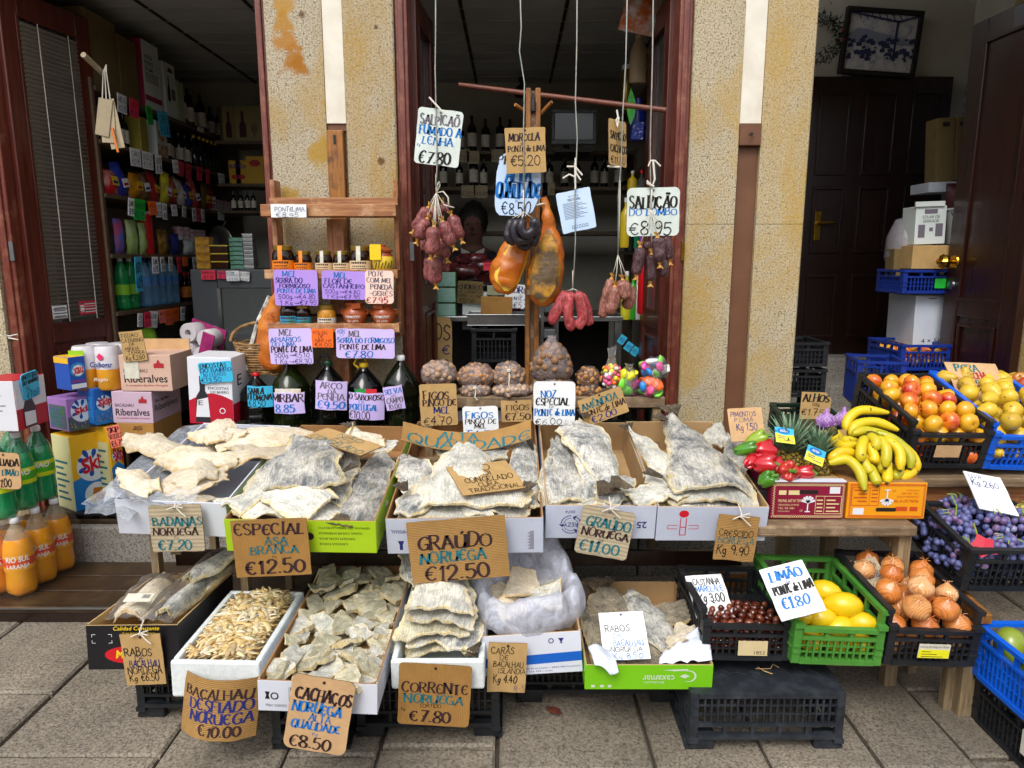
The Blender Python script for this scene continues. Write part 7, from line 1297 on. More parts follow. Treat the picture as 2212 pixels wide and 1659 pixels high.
sign('tilted card reading graudo eleven euros tied with a bow',[(1260,1091),(1374,1109),(1352,1213),(1241,1191)],2.275,'grey',[L('GRAÚDO',.2,.4,'t',.1,.96),L('NORUEGA',.43,.6,'w',.06,.96),L('Kg',.63,.68,'w',.42,.5,'pen'),L('€11.00',.71,.93,'t',.06,.84)],rad=.08)
sign('ribbed card reading crescido noruega on the thermometer carton',[(1554,1110),(1643,1118),(1626,1215),(1539,1207)],2.275,'kraft2',[L('CRESCIDO',.32,.46,'k',.06,.9,'pen'),L('NORUEGA',.48,.62,'t',.06,.94,'pen'),L('Kg 9.90',.66,.86,'k',.06,.86,'pen')],rad=.02)
for(px,py,Y)in((1318,1098,2.265),(1600,1115,2.265),(378,1094,2.265),(302,1368,2.07)):
 p=at(px,py,Y);m=MB();m.tube([p+V((0,.03,.03)),p+V((.002,0,.012)),p+V((0,-.004,-.004))],.0022,5);m.tube([p,p+V((.03,-.005,.012)),p+V((.028,-.005,-.004)),p,p+V((-.028,-.004,-.01))],.0022,5);m.tube([p,p+V((.02,-.005,-.02)),p+V((.035,-.005,-.034))],.0022,5)
 tag(m.build('string_bow',MATS['pale_string'],smooth=True),{1318:'white string bow on the graudo eleven euros card',1600:'white string knot on the crescido card',378:'frayed string on the badanas card',302:'white string knot on the black fruit box card'}[px],'string')
sign('kraft card reading rabos de bacalhau on the black fruit box',[(261,1372),(347,1368),(358,1478),(271,1480)],2.075,'kraft',[L('RABOS',.26,.42,'k',.06,.74,'pen'),L('DE',.42,.52,'n',.3,.54,'pen'),L('BACALHAU',.51,.64,'n',.14,.9,'pen'),L('NORUEGA',.63,.77,'k',.08,.94,'pen'),L('Kg €6.50',.78,.92,'k',.1,.84,'pen')],rad=.01)
sign('folded ribbed card reading bacalhau desfiado under the foam box',[(363,1468),(545,1474),(545,1612),(394,1590)],1.9,'kraft2',[L('BACALHAU',.16,.32,'w',.06,.94),L('DESFIADO',.34,.52,'n',.14,.96),L('NORUEGA',.54,.72,'n',.16,.96),L('Kg',.73,.77,'w',.5,.55,'pen'),L('€10.00',.76,.93,'w',.3,.84)],bend=-.055,Yb=1.87)
sign('large tilted tan card reading cachacos alta qualidade',[(647,1458),(777,1477),(737,1634),(597,1607)],1.815,'tan',[L('CACHAÇOS',.16,.32,'w',.08,.97),L('NORUEGA',.34,.48,'b',.06,.84),L('ALTA',.5,.59,'b',.34,.7),L('QUALIDADE',.6,.71,'b',.08,.86),L('Kg',.74,.78,'b',.44,.52,'pen'),L('€8.50',.79,.96,'w',.08,.76)],rad=.12)
sign('kraft card reading corrente sortido on the small foam box',[(867,1430),(1022,1442),(1011,1570),(854,1564)],1.955,'kraft3',[L('CORRENTE',.3,.46,'w',.04,.96),L('NORUEGA',.49,.63,'t',.08,.9),L('SORTIDO',.64,.7,'k',.3,.6,'pen'),L('Kg',.72,.77,'k',.04,.1,'pen'),L('€7.80',.76,.94,'w',.16,.74)],rad=.06)
sign('kraft card reading caras de bacalhau on the blue banded carton',[(1052,1390),(1133,1388),(1141,1500),(1055,1491)],2.045,'kraft',[L('CARAS',.09,.22,'k',.06,.66,'pen'),L('DE',.24,.34,'k',.3,.52,'pen'),L('BACALHAU',.37,.48,'k',.14,.92,'pen'),L('ISLANDIA',.5,.61,'k',.28,.98,'pen'),L('Kg 4.40',.64,.8,'k',.16,.76,'pen'),L('8-5',.84,.96,'n',.7,.98,'thin')],rad=.02)
sign('white paper reading rabos de bacalhau standing in the green carton',[(1292,1328),(1387,1316),(1407,1427),(1306,1423)],2.2,'white',[L('RABOS',.28,.42,'k',.1,.64,'pen'),L('DE',.46,.56,'b',.26,.46,'pen'),L('BACALHAU',.6,.72,'b',.24,.9,'pen'),L('NORUEGA',.74,.84,'k',.16,.86,'pen'),L('Kg 8.50',.87,.98,'b',.2,.84,'pen')],rad=.01,Yb=2.055)
# ------------------------------------------------------------------ crates, fruit and vegetables
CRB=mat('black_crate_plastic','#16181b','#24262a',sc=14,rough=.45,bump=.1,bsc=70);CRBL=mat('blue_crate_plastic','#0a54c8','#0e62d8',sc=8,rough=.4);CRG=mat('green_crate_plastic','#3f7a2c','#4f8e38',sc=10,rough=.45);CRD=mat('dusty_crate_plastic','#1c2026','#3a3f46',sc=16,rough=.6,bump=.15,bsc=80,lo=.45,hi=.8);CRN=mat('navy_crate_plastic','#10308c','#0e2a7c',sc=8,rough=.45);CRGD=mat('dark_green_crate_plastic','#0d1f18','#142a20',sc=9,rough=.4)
def wall(m,A,L,h,low,th=.012,dense=.02,top=.3,solid=None):
 """lattice wall: starts at A (Matrix), runs along local x for L, up local z to h; low = rim height of the middle"""
 b=lambda x0,x1,z0,z1,t0=0,t1=th:m.bx(x0,x1,t0,t1,z0,z1,0,A)
 pw=.026;hz=low*(1-top)
 b(0,pw,0,h);b(L-pw,L,0,h);b(pw,L-pw,0,.016,-.004,th);b(pw,L-pw,low-.014,low,-.007,th+.001);b(pw,L-pw,hz-.005,hz+.005,-.003,th)
 b(-.003,pw+.002,h-.013,h+.002,-.008,th+.002);b(L-pw-.002,L+.003,h-.013,h+.002,-.008,th+.002)
 for k in(.33,.66):z=.016+(hz-.021)*k;b(0.0005,pw-.0005,z-.003,z+.003,-.004,-.0002);b(L-pw+.0005,L-.0005,z-.003,z+.003,-.004,-.0002);b(pw,L-pw,z-.002,z+.002,.003,th-.001)
 n=max(3,int((L-2*pw)/dense));d=(L-2*pw)/n
 for i in range(1,n):b(pw+i*d-.003,pw+i*d+.003,.0165,hz-.0055,.001,th-.002)
 n2=max(2,round((L-2*pw)/.085));d2=(L-2*pw)/n2
 for i in range(1,n2):b(pw+i*d2-.006,pw+i*d2+.006,hz+.0055,low-.0145,.0,th)
 if solid:b(L*.5-solid/2,L*.5+solid/2,.03,hz-.012,-.002,th+.0005)
def crate(name,label,M,w,l,h,mm,front=None,rear=None,group=None,solid=None,dense=.02):
 """local origin: middle of the front lower edge; x across, y to the back, z up"""
 t=T(name,label,'crate',M,group);front=front or h;rear=rear or h
 m=MB();wall(m,TR(-w/2,0,0),w,max(front,h*.98 if front>=h else front+.012),front,solid=solid,dense=dense);m.build('front_end',mm,t)
 m=MB();wall(m,TR(-w/2,l-.012,0),w,rear,rear,dense=dense);m.build('rear_end',mm,t)
 for s in(-1,1):
  m=MB();A=Matrix.Translation((s*w/2,.0125 if s>0 else l-.0125,0))@eul(0,0,90*s);wall(m,A,l-.025,h,h,dense=dense);m.build('side_wall',mm,t)
 m=MB();n=9
 for i in range(n):x=-w/2+.015+(w-.03)*i/(n-1);m.bx(x-.006,x+.006,.013,l-.013,.002,.008)
 for i in range(11):y=.02+(l-.04)*i/10;m.bx(-w/2+.013,w/2-.013,y-.005,y+.005,.0085,.0125)
 m.build('floor',mm,t);return t
def crate_at(name,label,FL,FR,BR,BL,Yf,Yb,h,mm,front=None,FB=None,**k):
 """the four measured corners of the lower edge give the pose"""
 a,b,d,e=at(*FL,Yf),at(*FR,Yf),at(*BR,Yb),at(*BL,Yb);x=(b-a)+(d-e);y=(e-a)+(d-b);M=frame((a+b)/2,x,y);w=((b-a).length+(d-e).length)/2;l=(M.to_3x3().inverted()@((d+e)/2-(a+b)/2)).y
 M=M@TR(0,0,-h if front is None else-front);t=crate(name,label,M,w,l,h,mm,front,**k);return t,M,w,l
def fruit_mat(name,stops,rough=.3,spots=None,sc=9,coat=.25,bump=.05,sss=0):
 n=N(name);r=n.rand();co=n.coord();f=n.noise(co,sc,4)
 v=n.math('ADD',n.math('MULTIPLY',r,.75),n.math('MULTIPLY',n.math('SUBTRACT',f,.5),1.0));v=n.math('ADD',v,.12)
 col=n.ramp(v,stops)
 if spots:col=n.mix(n.ramp(n.noise(co,spots[1],2,.5),[(spots[2],0.0),(spots[2]+.06,.85)]),col,spots[0])
 n.base(col);n.rough(rough);n.p.inputs['Coat Weight'].default_value=coat;n.bump(n.noise(co,80,3),bump,.003);MATS[name]=n.m;return n.m
def rmat():return eul(rnd.uniform(0,360),rnd.uniform(0,360),rnd.uniform(0,360))
def one(name,mb,mm,label,cat,M,group,sharp=180):
 o=mb.build(name,mm,smooth=True,sharp=sharp);o.matrix_world=M;return tag(o,label,cat,group)
def copies(o,Ms,labels=None):
 out=[o]
 for i,M in enumerate(Ms):
  k=o.copy();COL.objects.link(k);k.matrix_world=M
  if labels:k['label']=labels[i]
  out.append(k)
 return out
def heap(M,w,l,r,z0,dome,layers=2,jit=.25,step=1.85,margin=None,rot=True,asp=1.0):
 Ms=[];mg=r*1.0 if margin is None else margin
 for k in range(layers):
  nx=max(1,int((w-2*mg)/(r*step))+1);ny=max(1,int((l-2*mg)/(r*step))+1)
  for j in range(ny):
   n_=nx-(1 if(j+k)%2 and nx>2 else 0)
   for i in range(n_):
    x=0 if n_==1 else-w/2+mg+(w-2*mg)*((i+(.5 if n_<nx else 0))/(nx-1));y=mg+(l-2*mg)*(j/max(1,ny-1))
    x+=rnd.uniform(-jit,jit)*r;y+=rnd.uniform(-jit,jit)*r
    z=z0+k*r*1.55+dome*(1-(2*x/w)**2)*(1-(2*y/l-1)**2)*(k+1)/layers+rnd.uniform(-.2,.2)*r
    Ms.append(M@TR(x,y,z)@(rmat()if rot else eul(rnd.uniform(-25,25),rnd.uniform(-25,25),rnd.uniform(0,360)))@Matrix.Scale(rnd.uniform(.9,1.08),4))
 return Ms
zt_=at(1800,1137,2.31).z
t=T('fruit_bench','weathered timber bench under the red and yellow fruit cartons','bench',V((1.05,2.5,0)));xa,xb=at(1650,1137,2.31).x-1.05,at(1984,1139,2.31).x-1.05
MB().bx(xa-.02,xb,-.19,.1,zt_-.04,zt_).build('top_board',WOOD_G,t,bevel=.008);MB().bx(xa-.02,xb-.004,.106,.4,zt_-.035,zt_+.0).build('top_board',WOOD_G,t,bevel=.006)
for(x,y)in((xb-.045,-.16),(xb-.045,.36),(xa+.03,.36)):MB().bx(x,x+.045,y,y+.045,0,zt_-.041).build('leg',WOOD_GZ,t,bevel=.003)
MB().bx(xb-.05,xb-.001,-.114,.359,zt_-.11,zt_-.0415).build('apron',WOOD_GZ,t,bevel=.003);MB().bx(xa,xb-.06,.34,.358,.12,.2).build('brace',WOOD_O,t)
m=MB();m.bar((xb-.022,-.1,zt_-.25),(xb-.022,.3,.25),.03,.03);m.build('diagonal_brace',WOOD_GZ,t)
zu=at(2060,1027,2.56).z;t=T('upper_bench','old plank bench carrying the apple and pear crates','bench',V((1.9,2.8,0)));xa,xb=at(1905,1027,2.56).x-1.9,1.0
MB().bx(xa-.2,xb,-.25,.1,zu-.045,zu-.008).build('top_board',WOOD_G,t,bevel=.006);MB().bx(xa-.2,xb,-.22,-.19,zu-.2,zu-.0455).build('front_board',WOOD_OX,t,bevel=.003)
MB().bx(xa-.2,xb,.2,.4,zu+.045,zu+.075).build('rear_board',WOOD_G,t)
for x in(xa-.15,.4,.9):MB().bx(x,x+.05,-.15,-.1,0,zu-.0455).build('leg',WOOD_GZ,t);MB().bx(x,x+.05,.3,.35,0,zu+.0445).build('leg',WOOD_GZ,t)
pA,pB=at(2002,1215,2.5),at(2098,1312,2.2);t=T('sloping_stand','sloping orange timber stand under the grape crate','stand',V((pB.x,pB.y,0)));m=MB()
a_=V((pA.x-pB.x-.01,pA.y-pB.y+.06,pA.z));b_=V((.01,-.06,pB.z-.012));
for dx in(.0,.45):MB().bar(a_+V((dx,0,0)),b_+V((dx,0,0)),.045,.035).build('rail',WOOD_O,t,bevel=.003)
for dx in(.0,.45):MB().bx(dx-.02,dx+.03,-.03,.015,0,pB.z-.05).build('leg',WOOD_GZ,t,bevel=.003);MB().bx(a_.x+dx-.02,a_.x+dx+.03,a_.y-.1,a_.y-.055,0,pA.z-.05).build('leg',WOOD_GZ,t)
MAR=mat('maroon_carton','#7c1030','#8a1438',sc=5,rough=.35);YLC=mat('yellow_carton','#e2930c','#e8a01a',sc=5,rough=.4);GLD=mat('gold_print','#d8c690',rough=.4);ORP=mat('orange_print','#c4461a',rough=.4)
def dec_frupal(up):
 def f(q,w,d,h):
  def B(x0,x1,y0,y1,mi,z=.001):
   if not up:x0,x1,y0,y1=-x1,-x0,1-y1,1-y0
   q.add([(x0*w,y0*h,z),(x1*w,y0*h,z),(x1*w,y1*h,z),(x0*w,y1*h,z)],[(0,1,2,3)],mi,FP)
  for k in range(34):
   x=-.46+k*.92/33
   for y in(.07,.93):q.tube([(x*w-.006,y*h-.004,.0008),(x*w,y*h+.005,.0014),(x*w+.006,y*h-.004,.0008)],.0011,4,0,True,FP)
  for k in range(12):
   y=.12+k*.76/11
   for x in(-.465,.465):q.tube([(x*w-.003,y*h-.005,.0008),(x*w+.004,y*h,.0014),(x*w-.003,y*h+.005,.0008)],.0011,4,0,True,FP)
  T_=lambda s,x0,x1,y0,y1,mi=1,b=0:print_text(q,s,*((x0*w,x1*w,y0*h,y1*h)if up else(-x1*w,-x0*w,(1-y1)*h,(1-y0)*h)),.0012,mi,flip=not up,bold=b,M=FP)
  T_('FRUPAL SAT Nº 7094',-.4,-.08,.46,.54,1,.01)
  for k,s in enumerate(('CTRA NACIONAL N IV KM 559','TEL 95 581','LOS PALACIOS (SEVILLA)')):T_(s,-.4,-.12-.06*k,.36-.09*k,.41-.09*k)
  T_('10',-.1,-.065,.2,.26)
  for a in(-70,-40,-15,15,40,70):q.add([(x*math.cos(R(90-a))*1-y*math.sin(R(90-a))*1+0.0*w,(x*math.sin(R(90-a))+y*math.cos(R(90-a)))*(1 if up else-1)+(.45 if up else.55)*h,.0018)for x,y in((.0,-.003),(.024,-.0045),(.026,0),(.024,.0045),(0,.003))],[(0,1,2,3,4)],2,FP)
  B(-.008,.008,.2,.45,2);B(-.035,.035,.19,.22,2,.0016)
  B(-.4,-.3,.66,.78,1);B(-.27,-.12,.66,.78,0,.0009);B(.1,.45,.14,.155,1);B(.1,.45,.62,.635,1);B(.1,.107,.155,.62,1);B(.443,.45,.155,.62,1);B(.22,.225,.155,.62,1)
  for k in range(4):B(.12,.2,.2+.1*k,.235+.1*k,1);B(.25,.42-.05*(k%2),.2+.1*k,.235+.1*k,1)
  B(.28,.42,.7,.88,2,.0014);q.add([(x*w,(.74 if up else.26)*h+y*h,.0016)for x,y in((-.12,-.05),(.12,-.05),(.13,0),(.12,.05),(-.12,.05),(-.13,0))],[tuple(range(6))],3,FP)
  return[GLD if up else ORP,GLD if up else ORP,WHT,INK['k']]
 return f
FYB=2.37
t,M,w,h=quadbox('fruit_carton','maroon printed fruit carton under the peppers and pineapples','carton',[(1661,1041),(1824,1043),(1821,1121),(1663,1121)],FYB,.34,[MAR,MAR,TANC],dec_frupal(True));MB().bx(-w/2+.002,w/2-.002,-.003,.03,h+.0006,h+.006).build('top_strip',CARDW,t,bevel=.001);MF=M
t,M,w,h=quadbox('fruit_carton','yellow printed fruit carton turned upside down under the bananas','carton',[(1830,1041),(2005,1043),(1994,1121),(1828,1121)],FYB,.36,[YLC,YLC,BRC],dec_frupal(False));MY=M
BANM=fruit_mat('banana_skin',[(0,c('#8d9c1c')),(.35,c('#d0b81a')),(.7,c('#e2be10')),(1,c('#dcae12'))],.42,(c('#3a2a0c'),42,.68),5,.1);BANT=mat('banana_tip','#5c5a1c','#2a2410',sc=40,rough=.7)
def D4(x,y):return(1539.6+.3253*x,566.3+.3253*y)
def hand(label,fingers,stem):
 o0=at(*D4(*stem[:2]),stem[2]);t=T('banana_bunch',label,'bananas',o0,'banana bunches on the yellow carton')
 for f in fingers:
  P=[at(*D4(x,y),Y)-o0 for x,y,Y in f]
  n=14;pts=[]
  for i in range(n):
   s=i/(n-1)*(len(P)-1);k=min(int(s),len(P)-2);u=s-k;p0,p1,p2,p3=P[max(k-1,0)],P[k],P[k+1],P[min(k+2,len(P)-1)]
   pts.append(.5*(2*p1+(p2-p0)*u+(2*p0-5*p1+4*p2-p3)*u*u+(p3-p0+3*p1-3*p2)*u**3))
  rr_=[.0185*min(1,.42+3.2*(i/(n-1)))*min(1,.38+3.0*(1-i/(n-1)))for i in range(n)];m=MB();m.tube(pts,rr_,10,disp=lambda q,u:0)
  b=m.build('banana',BANM,t,smooth=True,sharp=60)
  m=MB();d=(pts[-1]-pts[-2]).normalized();m.tube([pts[-1]-d*.002,pts[-1]+d*.006],[.007,.005],8);m.build('tip',BANT,b,smooth=True)
 m=MB();m.lathe([(0,-.02),(.016,-.014),(.02,0),(.014,.016),(0,.02)],10);m.build('stem',BANT,t,smooth=True)
hand('upper banana hand lying across the top of the bunch',[((905,1150,2.58),(890,1060,2.6),(980,985,2.62),(1165,1000,2.62)),((915,1150,2.55),(955,1080,2.57),(1080,1062,2.58),(1230,1115,2.56)),((930,1140,2.52),(1010,1120,2.54),(1140,1150,2.54),(1240,1210,2.52))],(915,1150,2.57))
hand('left greenish banana hand with its stalk pointing up',[((800,1115,2.5),(810,1190,2.5),(870,1225,2.5),(960,1205,2.5)),((810,1120,2.52),(850,1180,2.53),(960,1180,2.53)),((772,1320,2.44),(850,1260,2.45),(960,1275,2.45)),((772,1335,2.42),(890,1310,2.42),(975,1390,2.39),(1008,1515,2.35))],(795,1125,2.5))
hand('large front banana hand hanging over the yellow carton',[((1010,1160,2.47),(985,1240,2.42),(985,1325,2.4)),((1030,1150,2.48),(1085,1190,2.44),(1070,1255,2.43)),((1090,1160,2.47),(1150,1240,2.42),(1145,1365,2.39)),((1030,1200,2.46),(1070,1290,2.42),(1065,1335,2.41)),((1130,1165,2.48),(1235,1250,2.43),(1245,1380,2.39)),((1150,1290,2.44),(1160,1400,2.4),(1155,1465,2.37)),((985,1300,2.43),(1030,1370,2.4),(1050,1405,2.39)),((1030,1340,2.42),(1075,1430,2.38),(1095,1480,2.36)),((1090,1130,2.5),(1220,1190,2.48),(1310,1290,2.45),(1310,1370,2.43)),((1180,1160,2.52),(1320,1280,2.49),(1360,1390,2.46)),((1240,1340,2.45),(1230,1400,2.42),(1190,1435,2.41)),((1340,1380,2.46),(1290,1415,2.43),(1225,1440,2.42)),((1000,1290,2.44),(1120,1330,2.42),(1110,1400,2.41))],(1050,1155,2.5))
PIN=N('pineapple_skin');co=PIN.coord((1,1,1));v=PIN.vor(co,52,'DISTANCE_TO_EDGE');PIN.base(PIN.mix(PIN.ramp(v,[(.02,1.0),(.16,0.0)]),PIN.ramp(PIN.noise(co,16,3),[(.35,c('#8c7424')),(.65,c('#b59a38'))]),c('#241a0c')));PIN.rough(.6);PIN.bump(v,.9,.02);LEAFM=mat('pineapple_leaf','#4c6f50','#86a183',sc=14,rough=.5)
def pineapple(label,px,py,Y,r,h,tilt,yaw,ck=1.0):
 t=T('pineapple',label,'pineapple',TR(*at(px,py,Y))@eul(0,0,yaw)@eul(tilt,0,0));m=MB()
 def bump_(p,a,u):k=1+.05*math.cos(8*a+u*26)*math.cos(8*a-u*26);return V((p.x*k,p.y*k,p.z))
 m.lathe([(r*.5,0),(r*.8,h*.06),(r,h*.25),(r*1.04,h*.5),(r*.95,h*.75),(r*.68,h*.94),(r*.3,h)],40,0,None,bump_);
 m=MB();pr=[(r*(math.sin(math.pi*(.12+.78*i/24))**.55),h*i/24)for i in range(25)];m.lathe(pr,48,0,None,bump_);m.build('fruit',PIN.m,t,smooth=True,sharp=180)
 m=MB();rr=random.Random(label)
 for i in range(46):
  k=i/46;a=i*2.4;out=(1-k)*.75+.12;L_=ck*(.075*(.6+.6*math.sin(k*2.6))+.025);wd=.0085
  b=V((math.cos(a)*r*.35*(1-k),math.sin(a)*r*.35*(1-k),h*.96+k*.035));d=V((math.cos(a)*out,math.sin(a)*out,1)).normalized();s=V((-math.sin(a),math.cos(a),0));vs=[]
  for j in range(5):u=j/4;p=b+d*L_*u+V((math.cos(a),math.sin(a),-.5))*L_*.35*u*u*out;q=wd*(1-u**1.5)+.0004;vs+=[p-s*q,p+V((math.cos(a),math.sin(a),0))*-.002,p+s*q]
  m.add(vs,[f for j in range(4)for f in((j*3,j*3+1,j*3+4,j*3+3),(j*3+1,j*3+2,j*3+5,j*3+4))])
 m.build('crown',LEAFM,t,smooth=True,sharp=180);return t
pineapple('pineapple with a tall grey green crown beside the red peppers',1700,1046,2.56,.058,.14,8,-20,1.15);pineapple('pineapple with a short crown close to the bananas',1757,1046,2.5,.058,.115,4,30,.8)
TAGM=mat('fruit_tag_yellow','#e8d820','#f0e04a',sc=8,rough=.3)
for lb,q in(('blue and yellow fruit tag on the taller crowned pineapple',[(1676,921,2.5),(1718,929,2.5),(1714,958,2.46),(1674,955,2.46)]),('tilted blue and yellow fruit tag on the short crowned pineapple',[(1749,961,2.42),(1787,979,2.42),(1774,1007,2.4),(1735,991,2.4)])):
 t,M,w,h=sign(lb,q,2.45,'cyan',[],name='fruit_tag',rad=.02,hole=False,thick=.002);m=MB();m.add([(-w/2,-h/2,.0006),(w/2,-h/2,.0006),(w/2,h*.08,.0006),(0,0,.0006),(-w/2,h*.12,.0006)],[(0,1,2,3,4)],0);m.lathe([(0,0),(w*.34,0),(w*.34,.0004)],18,2,TR(-.05*w,h*.28,.001)@Matrix.Diagonal((1,.45,1,1)));print_text(m,'ROSA',-.24*w,.14*w,h*.2,h*.36,.0018,3,shear=.2,bold=.02)
 for k in range(3):m.add([((-.4+.3*(k>1))*w,(-.1-k*.12)*h,.0012),((.0+.4*(k>1))*w,(-.1-k*.12)*h,.0012),((.0+.4*(k>1))*w,(-.05-k*.12)*h,.0012),((-.4+.3*(k>1))*w,(-.05-k*.12)*h,.0012)],[(0,1,2,3)],1)
 m.build('print',[TAGM,INK['g'],INK['b'],INK['s']],t)
PEPR=mat('red_pepper_skin','#a20c1c','#c01826',sc=10,rough=.16,coat=.7);PEPG=mat('green_pepper_skin','#2f6a14','#4c8a1c',sc=10,rough=.18,coat=.6);PEPL=mat('light_green_pepper_skin','#7d9a20','#8ea82c',sc=8,rough=.2,coat=.6);PEPO=mat('orange_red_pepper_skin','#b8301c','#b01824',sc=9,rough=.16,coat=.7);STEMG=mat('green_stalk','#4a7a22','#5c8a30',sc=20,rough=.5)
def pepper(label,px,py,Y,r,L_,mm,rot):
 t=T('pepper',label,'pepper',TR(*at(px,py,Y))@eul(*rot));m=MB();pr=[(0,L_*.42),(r*.35,L_*.46),(r*.8,L_*.5),(r,L_*.36),(r*.98,0),(r*.85,-L_*.3),(r*.55,-L_*.47),(r*.2,-L_*.46),(0,-L_*.42)][::-1]
 m.lathe(pr,32,0,None,lambda p,a,u:V((p.x*(1+.14*abs(math.cos(2*a))-.07),p.y*(1+.14*abs(math.cos(2*a))-.07),p.z+.006*math.cos(4*a))));m.build('flesh',mm,t,smooth=True,sharp=180,sub=1);m=MB();m.tube([(0,0,L_*.4),(.003,0,L_*.55),(.01,0,L_*.72)],[.01,.006,.007],8);m.build('stalk',STEMG,t,smooth=True)
for a in(('dark red pepper lying on its side above the others',1649,973,2.47,.038,.075,PEPR,(0,85,20)),('red pepper in the middle row of peppers',1652,1003,2.43,.036,.075,PEPR,(10,80,-10)),('red pepper half hidden behind the orange tinged one',1678,1012,2.44,.034,.065,PEPR,(0,60,30)),('orange tinged red pepper facing forward in front of the pineapples',1701,1018,2.4,.037,.06,PEPO,(70,10,0)),('small red pepper nearest the bananas',1736,1021,2.41,.026,.06,PEPR,(20,80,10)),('light green pepper leaning on the kraft card',1634,950,2.5,.029,.075,PEPL,(0,60,-10)),('dark green pepper behind the dark red pepper',1610,970,2.48,.024,.08,PEPG,(0,70,-20)),('green pepper in the near corner by the thermometer carton',1657,1036,2.39,.03,.06,PEPG,(30,40,0)),('dull red pepper deep beside the carton wall',1624,996,2.46,.026,.07,PEPR,(0,70,40)),('hidden red pepper under the front peppers',1684,1036,2.42,.03,.06,PEPR,(0,80,0))):pepper(*a)
MB_=MB();MB_.bx(at(1597,980,2.42).x,at(1662,1040,2.42).x,2.41,2.7,.64,at(1630,1040,2.42).z-.03);tag(MB_.build('support_crate',CRB,bevel=.004),'low black box supporting the peppers beside the maroon carton','box')
GARL=mat('garlic_skin','#a87cb8','#7c4a94',sc=14,rough=.45,lo=.4,hi=.6,bump=.2,bsc=40)
def garlic(label,px,py,Y):
 t=T('garlic_bulb',label,'garlic',at(px,py,Y));m=MB();m.lathe([(0,-.03),(.022,-.027),(.036,-.008),(.034,.012),(.018,.03),(.007,.04),(.005,.055)],28,0,None,lambda p,a,u:V((p.x*(1+.1*abs(math.sin(3.5*a))),p.y*(1+.1*abs(math.sin(3.5*a))),p.z)));m.build('bulb',GARL,t,smooth=True,sharp=180);m=MB()
 for k in range(10):
  a=k*.628
  for s in(-1,1):m.tube([(math.cos(a+s*u*.7)*r_,math.sin(a+s*u*.7)*r_,z)for u,(r_,z)in enumerate(((.02,-.03),(.039,-.008),(.037,.012),(.02,.031)))],.0007,4)
 m.build('net',mat('white_net','#c8bcd0',rough=.5),t)
garlic('purple garlic bulb in a net beside the alhos card',1784,912,2.62);garlic('purple garlic bulb in a net next to the top banana',1822,909,2.64)
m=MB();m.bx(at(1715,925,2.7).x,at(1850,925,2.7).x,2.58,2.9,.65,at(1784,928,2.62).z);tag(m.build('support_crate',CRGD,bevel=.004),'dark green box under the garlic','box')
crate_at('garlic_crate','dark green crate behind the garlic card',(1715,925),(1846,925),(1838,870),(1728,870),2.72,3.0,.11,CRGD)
ta=crate_at('apple_crate','black crate heaped with yellow and red apples',(1973,934),(2145,940),(2032,826),(1884,828),2.54,3.0,.19,CRB,front=.145,solid=.1)
t,MA,w,l=ta;m=MB();m.bx(-.055,.04,-.01,-.0085,.05,.1);m.build('paper_label',CARD['tan'],t)
APP=fruit_mat('apple_skin',[(.1,c('#d89a1c')),(.5,c('#e0a820')),(.72,c('#d8701c')),(.95,c('#b02020'))],.25,(c('#c8a030'),60,.72),14,.4)
def apple_mb(r,sq=.9):m=MB();m.lathe([(0,-r*sq*.78),(r*.3,-r*sq*.86),(r*.72,-r*sq*.62),(r*.98,-r*sq*.1),(r*.95,r*sq*.35),(r*.62,r*sq*.8),(r*.25,r*sq*.82),(0,r*sq*.62)],20);m.tube([(0,0,r*sq*.62),(r*.05,0,r*sq*1.0),(r*.14,0,r*sq*1.15)],r*.045,5);return m
lay=heap(MA,w-.03,l-.04,.036,.045,.0,1)+heap(MA@TR(0,.01,0),w-.02,l-.04,.036,.115,.035,2,margin=.03)
a0=one('apple',apple_mb(.0365),APP,'yellow to red apple heaped in the black crate','apple',lay[0],'apples in the black crate');copies(a0,lay[1:])
tb=crate_at('pear_crate','bright blue crate heaped with russet pears',(2148,940),(2330,947),(2205,828),(2046,824),2.54,3.0,.19,CRBL,front=.145);t,MP_,w,l=tb
m=MB();m.bx(.0,.07,-.01,-.0085,.06,.11);m.build('paper_label',PAPER,t)
PEA=fruit_mat('pear_skin',[(0,c('#c8a42a')),(.5,c('#d8b430')),(1,c('#a88428'))],.4,(c('#5c4414'),70,.64),8,.15)
def pear_mb(r):m=MB();m.lathe([(0,-r*.95),(r*.6,-r*.82),(r,-r*.15),(r*.85,r*.45),(r*.5,r*1.0),(r*.34,r*1.35),(r*.12,r*1.5),(0,r*1.45)],18);m.tube([(0,0,r*1.4),(.004,0,r*1.9)],.002,5);return m
lay=heap(MP_,w-.02,l-.04,.038,.06,.0,1)+heap(MP_@TR(0,.01,0),w-.02,l-.04,.038,.12,.035,2,margin=.03)
p0_=one('pear',pear_mb(.034),PEA,'russet yellow pear heaped in the blue crate','pear',lay[0],'pears in the blue crate');copies(p0_,lay[1:])
bxm=at(2215,850,3.05);t=T('wooden_fruit_box','tan wooden box of reddish apples behind the pear card','box',TR(bxm.x,3.05,bxm.z-.06));VEN=MATS['veneer_lining']
for nm,q in(('front_board',(-.12,.2,0,.008,0,.07)),('side_board',(-.12,-.112,.0085,.3,0,.1)),('rear_board',(-.1115,.2,.292,.3,0,.1)),('floor_board',(-.1115,.2,.0085,.291,.0,.006))):MB().bx(*q).build(nm,VEN,t)
cpa=fruit_mat('reddish_apple_skin',[(0,c('#a02028')),(.5,c('#b03028')),(1,c('#b8a030'))],.25,None,10,.4)
